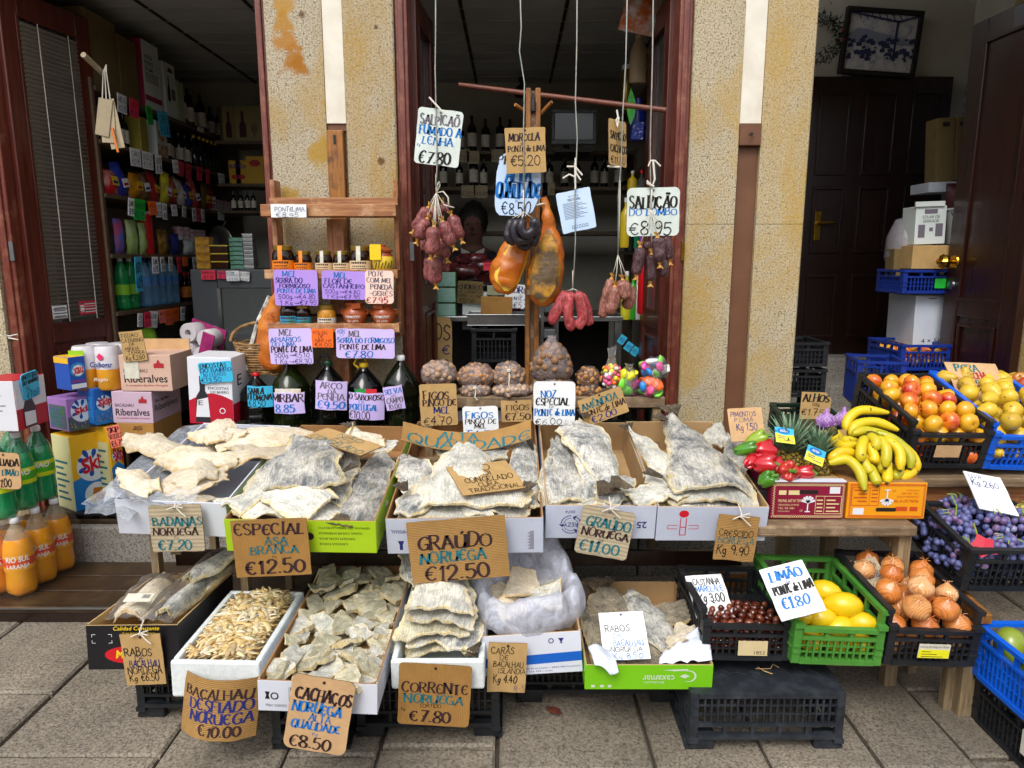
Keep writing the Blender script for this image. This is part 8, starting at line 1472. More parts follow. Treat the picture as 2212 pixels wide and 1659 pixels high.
Ms=heap(TR(bxm.x+.03,3.06,bxm.z-.06),.26,.24,.034,.04,.01,2);a1=one('apple',apple_mb(.034),cpa,'reddish apple in the tan wooden box','apple',Ms[0],'apples in the wooden box');copies(a1,Ms[1:])
tg=crate_at('grape_crate','black crate of dark grapes on the sloping stand',(2101,1186),(2320,1189),(2200,1082),(1994,1083),2.21,2.52,.165,CRB);t,MG,w,l=tg
m=MB();m.bx(.06,.12,-.0095,-.0085,.04,.09);m.build('paper_label',PAPER,t)
GRP=fruit_mat('dark_grape_skin',[(0,c('#3c4270')),(.5,c('#62699c')),(.8,c('#70466e')),(1,c('#9aa2c4'))],.45,None,40,.1);GRW=fruit_mat('white_grape_skin',[(0,c('#8f8c38')),(1,c('#b8a854'))],.3,None,30,.2)
gm_=MB();gm_.lathe([(.0122*math.sin(math.pi*i/8),-.0135*math.cos(math.pi*i/8))for i in range(9)],12)
def grapes(label,cx,cy,cz,a,b,hgt,n,mm,seed,yaw=0):
 t=T('grape_bunch',label,'grapes',MG@TR(cx,cy,cz)@eul(0,0,yaw));rr=random.Random(seed);pts=[]
 for _ in range(n*40):
  if len(pts)>=n:break
  u,v=rr.uniform(-1,1),rr.uniform(-1,1)
  if u*u+v*v>1:continue
  zz=hgt*math.sqrt(1-u*u-v*v)-rr.uniform(0,.012);p=V((u*a,v*b,zz))
  if all((p-q).length>.0185 for q in pts):pts.append(p)
 first=None
 for p in pts:
  if first is None:first=gm_.build('berry',mm,t,smooth=True,sharp=180);k=first
  else:k=first.copy();COL.objects.link(k);k.parent=t
  k.matrix_local=TR(*p)@eul(rr.uniform(-40,40),rr.uniform(-40,40),0)@Matrix.Scale(rr.uniform(.85,1.12),4)
 m=MB()
 for k in range(4):a_=rr.uniform(0,6.28);m.tube([(0,0,hgt*.5),(math.cos(a_)*a*.4,math.sin(a_)*b*.4,hgt*.95+.012),(math.cos(a_)*a*.7,math.sin(a_)*b*.7,hgt*.8+.014)],.0018,5)
 if seed in(3,0):m.tube([(0,0,hgt),(.01,.01,hgt+.03),(.0,.03,hgt+.065)],.0028,6)
 m.build('stalk',mat('grape_stalk','#7d9a2c','#98ac48',sc=30,rough=.5),t,smooth=True)
for i,(lb,x,y,z,a,b,h_,n,y_)in enumerate((('dark grape bunch at the near left corner of the crate',-.115,.07,.1,.06,.06,.04,34,0),('dark grape bunch in the middle of the crate front',.0,.07,.115,.07,.06,.045,42,20),('dark grape bunch at the front beside the white label',.11,.07,.11,.06,.06,.045,34,0),('dark grape bunch with tall green stalk at the rear left',-.11,.2,.125,.06,.07,.05,36,30),('largest dark grape bunch heaped in the middle of the crate',.0,.2,.15,.07,.075,.06,48,0),('dark grape bunch under the uva card',.11,.2,.14,.06,.07,.05,34,0),('rear dark grape bunch by the crate edge',-.02,.31,.13,.09,.05,.05,34,0))):grapes(lb,x,y,z,a,b,h_,n,GRP,i,y_)
grapes('pale yellow grape bunch beyond the uva card',.175,.22,.14,.05,.07,.05,34,GRW,11)
m=MB();n_=10;m.add([(0,0,0)]+[(math.cos(i*.628)*(.03 if i%2 else.045),math.sin(i*.628)*(.03 if i%2 else.045),.004*math.sin(i))for i in range(10)],[(0,1+i,1+(i+1)%10)for i in range(10)]);o=m.build('vine_leaf',mat('red_leaf','#c01c38','#a81830',sc=20,rough=.5));o.matrix_world=MG@TR(-.12,.02,.165)@eul(30,-20,20);tag(o,'crimson vine leaf tucked among the dark grapes','leaf')
def fill(w,x0,x1,y0,y1,z0,z1,r,n):
 m=MB();rr=random.Random(n)
 for i in range(n):m.lathe([(r*math.sin(math.pi*j/5),-r*math.cos(math.pi*j/5))for j in range(6)],8,0,TR(rr.uniform(x0,x1),rr.uniform(y0,y1),rr.uniform(z0,z1))@eul(rr.uniform(0,180),rr.uniform(0,180),0))
 return m
m=fill(0,-.19,.19,.03,.34,.03,.1,.013,520);o=m.build('grape_layer',GRP,smooth=True,sharp=180);o.matrix_world=MG;o['kind']='stuff';tag(o,'dark lower layer of grapes filling the crate','grapes')
t,MC,w,l=crate_at('chestnut_crate','black crate of chestnuts beside the bright green carton',(1520,1348),(1711,1352),(1645,1250),(1478,1248),2.1,2.46,.17,CRB,front=.122,solid=None);m=MB();m.bx(-.03,.065,-.0115,-.0095,.022,.072);q=MB();print_text(q,'1852',.022,.058,.026,.038,.0117,0,M=FP);lb=m.build('paper_label',mat('cream_label_paper','#d0be92','#c4b084',sc=12,rough=.7),t);q.build('print',INK['k'],lb)
m=MB()
for i in range(9):m.bx(.02+i*.014,.024+i*.014,.16,.26,.1,.103)
for i in range(7):m.bx(.02,.136,.16+i*.016,.164+i*.016,.1035,.106)
m.build('inner_grate',CRB,t)
CHN=fruit_mat('chestnut_shell',[(0,c('#3a120a')),(.6,c('#5c2212')),(1,c('#8a4a2c'))],.2,None,20,.5)
def chn():m=MB();m.lathe([(0,-.011),(.008,-.0105),(.015,-.004),(.0155,.002),(.011,.009),(.004,.0125),(0,.016)],14,0,None,lambda p,a,u:V((p.x,p.y*.72,p.z)));return m
Ms=heap(MC@TR(0,.012,0),w-.03,.17,.0145,.03,.0,2,step=1.9)+heap(MC@TR(0,.012,0),w-.03,.17,.0145,.085,.02,2,step=1.9);k0_=one('chestnut',chn(),CHN,'shiny brown chestnut heaped in the black crate','chestnut',Ms[0],'chestnuts in the crate');copies(k0_,Ms[1:])
o=fill(0,-w/2+.03,w/2-.03,.03,.19,.025,.075,.0145,200).build('chestnut_layer',CHN,smooth=True,sharp=180);o.matrix_world=MC;o['kind']='stuff';tag(o,'deep layer of chestnuts inside the black crate','chestnuts')
t,ML,w,l=crate_at('lemon_crate','green crate of big lemons',(1717,1352),(1916,1363),(1800,1231),(1636,1229),2.06,2.46,.185,CRG,front=.128)
LEM=fruit_mat('lemon_skin',[(0,c('#d8b00a')),(1,c('#e6c410'))],.35,None,9,.25,.35)
def lemon():m=MB();m.lathe([(0,-.058),(.008,-.054),(.02,-.045),(.034,-.02),(.0365,.002),(.033,.022),(.02,.043),(.009,.051),(0,.054)],20);return m
Ms=[ML@TR(x,y,z)@eul(*r)@Matrix.Scale(s,4)for x,y,z,r,s in((-.07,.06,.05,(80,0,30),1),(.02,.06,.05,(90,0,70),1),(.1,.06,.05,(80,0,-20),1),(-.07,.15,.06,(90,20,60),1),(.01,.15,.06,(80,0,10),1),(.09,.15,.06,(90,0,100),1),(.1,.24,.06,(90,0,60),1),(.0,.24,.06,(90,0,30),1),(-.03,.075,.12,(90,0,80),1),(.05,.1,.155,(85,10,75),1.15),(.015,.17,.165,(80,0,60),1.05),(-.1,.07,.125,(70,0,20),.8),(.1,.07,.11,(80,0,60),1),(.03,.055,.1,(90,0,100),1.0),(.11,.17,.12,(90,0,20),1),(-.05,.13,.14,(85,0,70),1),(-.13,.12,.15,(80,0,40),.8))]
l0=one('lemon',lemon(),LEM,'bright yellow lemon in the green crate','lemon',Ms[0],'lemons in the green crate');copies(l0,Ms[1:])
t,MO,w,l=crate_at('onion_crate','black crate heaped with papery onions',(1923,1355),(2121,1367),(1980,1221),(1809,1221),2.06,2.47,.19,CRB,front=.13);m=MB();m.bx(-.05,.05,-.0115,-.0095,.035,.085,0);m.bx(-.049,.049,-.0122,-.0118,.036,.066,1);lb=m.build('paper_label',[PAPER,mat('yellow_label','#e8e020',rough=.5)],t);q=MB();print_text(q,'Leonardo Augusto Pinto',-.045,.045,.071,.08,.0118,0,shear=.2,M=FP)
for k in range(3):q.add([(-.04,.04+k*.009,.0126),(.03-.02*k,.04+k*.009,.0126),(.03-.02*k,.042+k*.009,.0126),(-.04,.042+k*.009,.0126)],[(0,1,2,3)],0,FP)
q.build('print',INK['k'],lb)
n=N('onion_skin');co=n.coord();wv=n.wave(n.coord((1,1,.15)),55,2.5,2,1,'SIN','X');col=n.ramp(n.math('ADD',n.math('MULTIPLY',n.rand(),.55),n.math('MULTIPLY',n.noise(co,22,5,.6,1),.5)),[(.25,c('#b85c20')),(.5,c('#d6823a')),(.72,c('#e0a060')),(.9,c('#e8c498'))]);n.base(n.mix(n.ramp(wv,[(.3,.4),(.55,0.0)]),col,c('#7a3a14')));n.rough(.35);n.p.inputs['Coat Weight'].default_value=.3;n.bump(wv,.15,.002)
def onion():
 m=MB();m.lathe([(.002,-.034),(.014,-.033),(.032,-.018),(.039,0),(.035,.018),(.023,.029),(.012,.036),(.005,.043)],24,0,None,lambda p,a,u:p*(1+.03*math.sin(5*a)));
 for k in range(5):a=k*1.26;m.tube([(0,0,.04),(math.cos(a)*.008,math.sin(a)*.008,.048),(math.cos(a)*.018,math.sin(a)*.018,.05)],.0012,4)
 m.grid(7,6,lambda u,v:(math.cos(u*2)*(.0405+.004*v*v)*math.sin(1.0+v*1.3),math.sin(u*2)*(.0405+.005*v*v)*math.sin(1.0+v*1.3),-.03*math.cos(1.0+v*1.3)*1.1));return m
Ms=heap(MO@TR(0,.015,0),w-.02,l-.04,.039,.05,.0,1,rot=False)+heap(MO@TR(0,.012,0),w-.02,l-.03,.039,.11,.035,2,margin=.034,rot=False);o0=one('onion',onion(),n.m,'papery orange brown onion heaped in the black crate','onion',Ms[0],'onions in the crate');copies(o0,Ms[1:])
zc=at(1800,1445,2.1).z-.012
t=T('low_trestle','low timber rail with legs under the lemon and onion crates','stand',V((1.2,2.3,0)));MB().bx(at(1520,1460,2.14).x-1.2,at(2085,1460,2.14).x-1.2,-.1,-.06,zc-.04,zc-.002).build('rail',WOOD_G,t);MB().bx(at(1520,1460,2.14).x-1.2,at(2100,1460,2.14).x-1.2,.12,.17,zc-.02,zc+.04).build('rail',WOOD_G,t)
xL=at(2066,1500,2.16).x-1.2
for y in(-.095,.125):MB().bx(xL-.01,xL+.02,y,y+.03,0,zc-.0505).build('leg',WOOD_GZ,t)
def over(label,xl,xr,Yf,l,h,mm,name='overturned_crate'):
 M=TR((xl+xr)/2,Yf,h)@Matrix.Rotation(R(180),4,'Y');t=crate(name,label,M,xr-xl,l,h-.0,mm,front=h-.045,rear=h-.045)
 m=MB();w=xr-xl;m.bx(-w/2+.002,w/2-.002,.002,l-.002,.0005,.0019)
 for k in range(9):
  for j in range(2):m.tube([(-w*.42+k*w*.1,.1+j*.16,-.0015),(-w*.42+k*w*.1+.03,.13+j*.16+.02*math.sin(k),-.002),(-w*.42+k*w*.1+.05,.1+j*.16,-.0015)],.003,5)
 m.build('base_panel',mm,t,smooth=False)
 for sx_ in(-1,1):
  for y in(.006,l-.04):MB().bx(sx_*(w/2-.045)-.04,sx_*(w/2-.045)+.04,y,y+.03,h-.06,h).build('foot',mm,t,bevel=.006)
 return t,M
xl,xr=at(1493,1500,2.0).x,at(1828,1503,2.0).x;over('dusty black crate turned upside down under chestnuts and lemons',xl,xr,2.0,.38,at(1600,1498,2.0).z,CRD)
xl,xr=at(770,1520,2.06).x,at(1079,1520,2.06).x;over('black crate turned upside down under the small foam box',xl,xr,2.06,.38,.215,CRB)
xl,xr=at(560,1535,1.98).x,at(770,1535,1.98).x;over('black crate hidden in the shade under the long carton of chunks',xl+.03,xr-.04,2.0,.4,.235,CRB)
xl,xr=at(215,1470,2.16).x,at(540,1500,2.16).x;over('black crate in deep shade under the black fruit box and foam box',xl+.12,xr-.02,2.16,.36,.19,CRB)
xl,xr=at(1275,1500,2.12).x,at(1480,1500,2.12).x;over('black crate set back in the shade under the bright green carton',at(1120,1490,2.2).x,xr,2.24,.36,.168,CRB)
m=MB();m.tube([(.0,0,.004),(.02,-.012,.01),(.05,.0,.004),(.06,.012,.012),(.08,.006,.004)],.0015,5);m.tube([(.01,.01,.004),(.02,-.02,.008),(.045,-.03,.003)],.0015,5);o=m.build('straw',mat('dry_straw','#b89a68',rough=.8));o.matrix_world=TR(at(1600,1478,2.12).x+.05,2.13,at(1600,1498,2.0).z);tag(o,'wisp of dry straw on the overturned crate','straw')
zb5,zb6=.165,.0;x5=at(2113,1345,2.17).x
crate('mango_crate','bright blue crate of green mangoes in the near corner',TR(x5+.16,1.72,zb5),.32,.46,.185,CRBL);crate('lower_crate','black crate with a white label below the bright blue crate',TR(x5+.175,1.74,0),.32,.44,.16,CRB);m=MB();m.bx(-.0022,-.0005,0,.07,.05,.13);o=m.build('crate_label',PAPER);o.matrix_world=TR(x5+.008,1.86,0);tag(o,'white label on the side of the black crate below the blue one','label')
MAN=fruit_mat('mango_skin',[(0,c('#5c7a1e')),(.6,c('#86942c')),(1,c('#a8a03c'))],.3,(c('#3c4a14'),60,.66),8,.3)
def mango():m=MB();m.lathe([(.052*math.sin(math.pi*i/9)*(1+.12*math.cos(math.pi*i/9)),-.058*math.cos(math.pi*i/9))for i in range(10)],20,0,None,lambda p,a,u:V((p.x,p.y*.85,p.z)));return m
Ms=heap(TR(x5+.17,1.74,zb5),.29,.42,.045,.07,.02,2,margin=.05);g0_=one('mango',mango(),MAN,'speckled green mango in the bright blue crate','mango',Ms[0],'mangoes in the blue crate');copies(g0_,Ms[1:])
crate('black_crate','lower black crate stacked behind the yellowed pillar',TR(at(1722,850,3.72).x+.0,3.72,at(1735,850,3.72).z),.3,.3,.13,CRB);crate('black_crate','upper black crate stacked behind the yellowed pillar',TR(at(1722,850,3.72).x,3.72,at(1735,792,3.72).z),.3,.3,.13,CRB);crate('black_crate','bottom black crate of the stack behind the yellowed pillar',TR(at(1722,850,3.72).x,3.72,.43),.3,.3,at(1735,850,3.72).z-.435,CRB)
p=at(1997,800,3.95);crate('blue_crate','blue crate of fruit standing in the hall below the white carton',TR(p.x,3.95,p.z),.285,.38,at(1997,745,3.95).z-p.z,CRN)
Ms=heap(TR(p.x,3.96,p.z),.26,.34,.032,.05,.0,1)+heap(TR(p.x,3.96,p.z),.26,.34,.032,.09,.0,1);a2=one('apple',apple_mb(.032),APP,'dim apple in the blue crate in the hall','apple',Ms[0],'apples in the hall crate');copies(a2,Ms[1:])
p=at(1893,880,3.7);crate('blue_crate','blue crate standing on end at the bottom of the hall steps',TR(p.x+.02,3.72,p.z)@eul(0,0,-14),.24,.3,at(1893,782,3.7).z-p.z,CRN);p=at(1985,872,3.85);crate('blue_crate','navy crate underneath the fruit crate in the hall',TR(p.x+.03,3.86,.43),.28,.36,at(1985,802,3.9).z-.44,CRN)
def dec_45(q,w,d,h):print_text(q,'4 × 5L',-.3*w,.18*w,.05*h,.14*h,.001,0,M=FP);q.add([(-.2*w,.93*h,.001),(.0,.93*h,.001),(.0,.945*h,.001),(-.2*w,.945*h,.001)],[(0,1,2,3)],0,FP);return[INK['k']]
GW=mat('pale_grey_carton','#c3cad4','#b6bdc8',sc=4,rough=.5);quadbox('water_carton','pale grey carton marked four by five litres in the hall','carton',[(1978,640),(2066,636),(2060,746),(1970,746)],4.12,.3,[GW]*3,dec_45)
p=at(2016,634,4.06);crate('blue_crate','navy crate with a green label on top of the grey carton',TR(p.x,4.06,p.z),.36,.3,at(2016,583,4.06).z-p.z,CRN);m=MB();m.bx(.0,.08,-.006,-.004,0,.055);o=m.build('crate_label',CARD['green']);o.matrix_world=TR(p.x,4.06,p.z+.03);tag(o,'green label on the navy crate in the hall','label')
quadbox('kraft_carton','flat kraft carton on the navy crate in the hall','carton',[(1972,530),(2098,530),(2094,581),(1968,581)],4.08,.26,[CARD['kraft']]*3);quadbox('kraft_carton','olive carton behind the grey rubbish bag in the hall','carton',[(1930,538),(1962,536),(1960,614),(1928,614)],4.2,.1,[CARD['dark']]*3)
def dec_solar(q,w,d,h):
 print_text(q,'SOLAR DE',-.28*w,.28*w,h*.68,h*.76,.001,0,M=FP);print_text(q,'SERRADE',-.26*w,.26*w,h*.57,h*.65,.001,0,M=FP)
 for x0,x1,y0,y1 in((-.4,-.18,.18,.52),(.16,.4,.2,.54),(-.04,.08,.34,.44),(-.22,.2,.8,.92)):q.add([(x0*w,y0*h,.001),(x1*w,y0*h,.001),(x1*w,y1*h,.001),(x0*w,y1*h,.001)],[(0,1,2,3)],1,FP)
 return[INK['k'],INK['g']]
t,M,w,h=quadbox('wine_carton','white wine carton with a carrying flap reading solar de serrade','carton',[(1970,448),(2036,444),(2041,527),(1974,528)],4.12,.14,[WB]*3,dec_solar);MB().bx(-w/2-.01,w/2-.02,-.012,-.001,h*.99,h*1.12).build('flap',WB,t)
t=T('bucket','white plastic bucket with a wire handle in the hall','bucket',at(2080,527,4.2));m=MB();m.lathe([(.085,0),(.1,.19),(.107,.192),(.107,.205),(.098,.205),(.085,.02),(0,.02)],24);m.build('pail',CAPW,t,smooth=True);m=MB();m.tube([(-.1,-.02,.18),(-.09,-.1,.1),(-.02,-.12,.05),(.06,-.1,.12),(.1,-.02,.18)],.003,6);m.build('handle',IRON,t,smooth=True)
m=MB();m.lathe([(0,0),(.09,.01),(.13,.1),(.125,.22),(.08,.3),(.025,.34),(.03,.37),(0,.38)],22,0,None,lambda p,a,u:p*(1+.12*pn(p,9)));o=m.build('rubbish_bag',mat('grey_sack','#8d8a8c','#77747a',sc=6,rough=.35,bump=.4,bsc=14,bd=.02),smooth=True,sharp=180);o.matrix_world=TR(*at(1955,590,4.3));tag(o,'pale grey rubbish bag beside the white wine carton in the hall','bag')
for i,(q,lb)in enumerate(((([(2023,256),(2060,252),(2060,392),(2020,394)]),'patterned brown wine carton high in the hall'),(([(2063,253),(2084,252),(2080,388),(2060,389)]),'tall kraft wine carton with a slotted handle, nearer the corner'),(([(2086,252),(2108,252),(2104,388),(2083,388)]),'tall kraft wine carton with a slotted handle, next to the tiled wall'))):quadbox('wine_carton',lb,'carton',q,4.4,.12,[CARD['dark']]*3,(lambda q,w,d,h:(q.add([(-.2*w,h*.86,.001),(.2*w,h*.86,.001),(.2*w,h*.93,.001),(-.2*w,h*.93,.001)],[(0,1,2,3)],0,FP),[INK['k']])[1]))
quadbox('kraft_carton','white and grey flat box under the tall wine cartons','carton',[(2006,394),(2104,390),(2102,412),(2006,416)],4.36,.2,[GW]*3)
m=bag_mesh(.2,.2,.12,91);o=m.build('wine_red_bag',mat('wine_red_sack','#5a1018','#3a0a10',sc=8,rough=.5),smooth=True,sharp=180);o.matrix_world=TR(*at(2072,470,4.34));tag(o,'wine red bag behind the white bucket','bag')
crate('black_crate','black crate on the floor inside the middle doorway',TR(at(1067,775,3.95).x,3.95,at(1067,782,3.95).z),.25,.3,at(1067,711,3.95).z-at(1067,782,3.95).z,CRB)
sign('kraft card reading pimentos beside the yellowed pillar',[(1569,887),(1643,875),(1655,955),(1582,950)],2.66,'tan',[L('PIMENTOS',.12,.26,'n',.07,.82,'pen'),L('P.LIMA',.3,.42,'n',.16,.72,'pen'),L('Kg 1.50',.48,.68,'n',.2,.8,'pen')],rad=.02,Yb=2.6,hole=False)
sign('kraft card reading alhos over the garlic',[(1730,843),(1795,852),(1792,912),(1728,916)],2.8,'kraft',[L('ALHOS',.06,.3,'k',.05,.92,'nib'),L('500g',.34,.44,'k',.38,.62,'pen'),L('€1.75',.54,.74,'w',.04,.78,'pen')],cut=[(-.5,-.5),(.5,-.5),(.5,.3),(.3,.5),(-.5,.5)],hole=False)
sign('kraft card half hidden behind the bananas',[(1764,930),(1830,928),(1826,964),(1772,966)],2.56,'kraft',[L('ANANAS',.08,.3,'n',.05,.7,'nib'),L('€1.10',.42,.72,'n',.05,.7,'pen')],hole=False)
sign('kraft card reading maca royal gala among the apples',[(1943,843),(2019,839),(2024,878),(1949,884)],2.86,'kraft',[L('MAÇÃ',.12,.32,'t',.2,.66,'pen'),L('ROYAL GALA',.36,.6,'n',.14,.98,'pen'),L('PORTUGAL',.7,.92,'t',.16,.9,'pen')],rad=.02,hole=False)
sign('large tan card reading pera rocha above the pears',[(2039,781),(2151,787),(2188,868),(2073,866)],2.96,'tan',[L('PERA',.06,.24,'t',.16,.62,'nib'),L('ROCHA',.26,.42,'r',.26,.72,'nib'),L('Kg',.4,.46,'r',.12,.2,'pen'),L('€1.50',.46,.64,'t',.2,.64,'nib')],rad=.03,Yb=2.82,hole=False)
sign('white card reading uva standing in the grape crate',[(2084,1021),(2166,1030),(2196,1117),(2114,1094)],2.5,'white',[L('UVA',.06,.17,'n',.08,.44,'pen'),L('Kg 2.60',.2,.36,'n',.08,.8,'pen')],rad=.02,Yb=2.36,hole=False)
sign('white card reading castanha in the chestnut crate',[(1479,1246),(1561,1238),(1585,1334),(1506,1336)],2.34,'white',[L('CASTANHA',.09,.24,'k',.16,.88,'pen'),L('MARELALE',.26,.4,'b',.16,.92,'pen'),L('Kg 3.00',.44,.64,'k',.18,.88,'pen')],rad=.02,Yb=2.18,hole=False)
sign('large white card reading limao in the green crate',[(1638,1229),(1737,1211),(1781,1316),(1690,1345)],2.17,'white',[L('LIMÃO',.09,.28,'b',.14,.88,'nib'),L('de',.3,.38,'n',.42,.54,'pen'),L('PONTE de LIMA',.38,.54,'k',.1,.97,'nib'),L('Kg',.56,.61,'k',.44,.54,'pen'),L('€1.80',.62,.82,'b',.14,.76,'nib')],rad=.02,Yb=2.03,hole=False)
sign('small grey card reading cebola among the onions',[(1865,1213),(1912,1200),(1911,1281),(1866,1290)],2.36,'grey',[L('Cebola',.08,.24,'n',.14,.82,'pen'),L('Kg',.28,.34,'n',.44,.58,'pen'),L('€0.85',.37,.53,'n',.14,.94,'pen')],rad=.01,Yb=2.26,hole=False)
# ------------------------------------------------------------------ things that hang in the middle opening
STR=MATS['pale_string'];WIRE=mat('grey_green_twine','#7c8a86','#a8a49a',sc=20,rough=.7);KNOT=mat('casing_knot','#b07a2c','#d0a050',sc=40,rough=.6)
def hang(label,pts,Y,r=.0028,mm=WIRE):
 m=MB();P=[at(x,y,Y)for x,y in pts];m.tube(P,r,5);o=m.build('hanging_string',mm,smooth=True,sharp=180);return tag(o,label,'string')
HY=3.04
hang('thin twine holding the smoked salpicao sign',[(941,-60),(941,60),(940,150),(942,240),(944,360),(942,405)],HY-.006);hang('thin twine holding the morcela sign',[(1122,-60),(1126,60),(1122,110),(1133,180),(1131,280),(1133,470)],HY-.03);hang('greenish twine holding the blue rimmed white sign',[(1247,-60),(1246,90),(1243,220),(1247,300),(1242,420),(1243,520),(1238,622)],HY-.012)
hang('twine holding the narrow salpicao do cachaco sign',[(1356,-60),(1352,130),(1345,250),(1342,350),(1336,420),(1335,550)],HY-.012);hang('greenish twine holding the salpicao do lombo sign',[(1412,-60),(1409,150),(1405,300),(1405,370),(1406,452)],HY-.012)
def D_(ox,oy,s):return lambda x,y:((ox+x/s)*.8848,(oy+y/s)*.8848)
SAUS={}
def sausage_mat(name,a,b,crease,sc=11):
 n=N(name);co=n.coord((1,1,1));w=n.vor(n.coord((1,1,.55)),46,'DISTANCE_TO_EDGE');f=n.noise(co,sc,6,.65,1)
 col=n.ramp(f,[(.3,c(a)),(.68,c(b))]);col=n.mix(n.ramp(n.noise(n.coord((1,1,.45)),50,4,.6,2.5),[(.45,.6),(.54,0.0)]),col,c(crease));n.base(col);n.rough(.42);n.p.inputs['Coat Weight'].default_value=.25
 n.bump(n.noise(n.coord((1,1,.45)),42,4,.6,2.5),.8,.012);return n.m
SR=sausage_mat('red_brown_sausage','#7a3538','#a8605a','#3a1214');SP=sausage_mat('pink_red_sausage','#a02a30','#c85a5c','#5a1014');SB=sausage_mat('tan_sausage','#935246','#b98372','#4a2018');SD=sausage_mat('dark_violet_sausage','#43262c','#6a4448','#1c0c10');SK_=mat('black_pudding_skin','#16131a','#2c2831',sc=60,rough=.4,coat=.2,bump=.2,bsc=60)
def sausages(label,items,tie,Y,mm,up=None,knots=True,group=None,tail=True):
 """items: (points in picture, radius, depth offset, knots); all hang from one tie point"""
 o0=at(*tie,Y);t=T('sausage_bunch',label,'sausages',o0,group);st=MB()
 for pts,r,dy,kn in items:
  P=[at(x,y,Y+dy)-o0 for x,y in pts];n=18;q=[]
  for i in range(n):
   s=i/(n-1)*(len(P)-1);k=min(int(s),len(P)-2);u=s-k;p0,p1,p2,p3=P[max(k-1,0)],P[k],P[k+1],P[min(k+2,len(P)-1)]
   q.append(.5*(2*p1+(p2-p0)*u+(2*p0-5*p1+4*p2-p3)*u*u+(p3-p0+3*p1-3*p2)*u**3))
  L_=sum((a-b).length for a,b in zip(q,q[1:]));e=min(.45,1.15*r/L_);rr_=[]
  for i in range(n):
   s=i/(n-1);d=min(s,1-s)/e;rr_.append(r*(math.sqrt(max(.05,1-(1-min(1,d))**2))))
  m=MB();sd=rnd.uniform(0,50);m.tube(q,rr_,20,disp=lambda p,u:r*.16*(pn(p,38,sd)+.6*pn(p,85,sd+3)+.5*pn(p,14,sd+7)))
  b=m.build('sausage',mm,t,smooth=True,sharp=180)
  if kn:
   for(pt,nx)in((q[0],q[1]),(q[-1],q[-2]))[:kn if kn<3 else 2]:
    d=(pt-nx).normalized();s_=d.cross(V((0,1,0))).normalized();m=MB();m.tube([pt-d*.004,pt+d*.006],[.011,.006],7)
    for k in range(7):a=k/7*6.28;o_=(s_*math.cos(a)+V((0,1,0))*math.sin(a));x_=o_.cross(d)*.006;m.add([pt+d*.004+o_*.003,pt+d*.022+o_*(.012+.004*(k%2))-x_,pt+d*(.026-.004*(k%3))+o_*.014+x_],[(0,1,2)])
    m.build('knot',KNOT,b)
  st.tube([V((0,0,0)),(q[0])*.5+V((0,-.01,0)),q[0]+V((0,0,.004))],.0016,5)
 if tail:
  st.tube([(0,0,.0),(.004,-.004,.03),(.014,-.004,.045),(.016,0,.03),(0,0,0),(.03,-.006,.004),(.05,-.004,-.02),(.052,-.004,-.06)],.0035,6);st.tube([(.03,-.004,-.05),(.075,-.004,-.062)],.003,5)
 if up:st.tube([V((0,0,0))]+[at(x,y,Y)-o0 for x,y in up],.0032,6)
 st.build('string',STR,t,smooth=True,sharp=180);return t
q=D_(980,440,5.925)
sausages('cluster of red brown smoked sausages below the fumado sign',[([q(600,330),q(640,480)],.022,.09,1),([q(480,390),q(500,600)],.026,.08,1),([q(385,400),q(300,540),q(185,720)],.025,.02,3),([q(320,850),q(325,1020)],.018,.07,0),([q(400,1120),q(385,1450)],.022,.06,0),([q(570,870),q(655,1130)],.024,.03,3),([q(645,1130),q(645,1330)],.016,.05,1),([q(490,1110),q(480,1300),q(495,1500)],.031,.0,3),([q(725,510),q(790,680),q(860,850)],.027,.02,3),([q(375,560),q(300,700),q(235,860)],.029,-.03,3),([q(600,600),q(660,780),q(745,950)],.031,-.05,3),([q(475,670),q(455,870),q(425,1080)],.031,-.075,3)],q(505,180),HY+.03,SR,up=[q(502,60),q(502,-90)])
q=D_(1160,420,4.146)
sausages('bunch of curved black puddings below the morcela sign',[([q(430,660),q(470,750),q(530,745),q(560,660)],.0175,.02,0),([q(590,480),q(615,600),q(605,690),q(560,720)],.019,.01,0),([q(375,480),q(335,600),q(345,680),q(420,700)],.0195,.0,0),([q(430,475),q(395,590),q(430,680),q(520,690),q(560,640)],.0195,-.025,0),([q(480,470),q(470,580),q(525,630),q(590,590),q(605,520),q(570,475)],.02,-.05,0)],q(490,400),HY-.04,SK_,up=[q(490,300),q(488,180)],tail=False)
q=D_(960,640,2.989)
sausages('bunch of curved pink red chouricos low beside the wooden post',[([q(1272,215),q(1220,310),q(1150,455)],.025,.0,0),([q(1300,215),q(1278,330),q(1288,440),q(1330,478)],.0235,-.01,0),([q(1342,212),q(1376,320),q(1380,420),q(1332,476)],.0235,-.025,0),([q(1362,225),q(1412,340),q(1426,465)],.022,.03,0)],q(1310,190),HY,SP,up=[q(1312,60)],tail=False)
q=D_(1440,440,4.365)
sausages('pair of plump tan sausages hanging low near the right door leaf',[([q(232,1050),q(170,1250),q(130,1470)],.021,.03,1),([q(268,1130),q(255,1270),q(210,1430)],.027,-.01,1),([q(425,1130),q(430,1250),q(380,1370)],.027,.03,0),([q(350,1060),q(360,1150),q(395,1270)],.031,-.01,1)],q(300,790),HY,SB,up=[q(305,600),q(318,300),q(322,0)],tail=False)
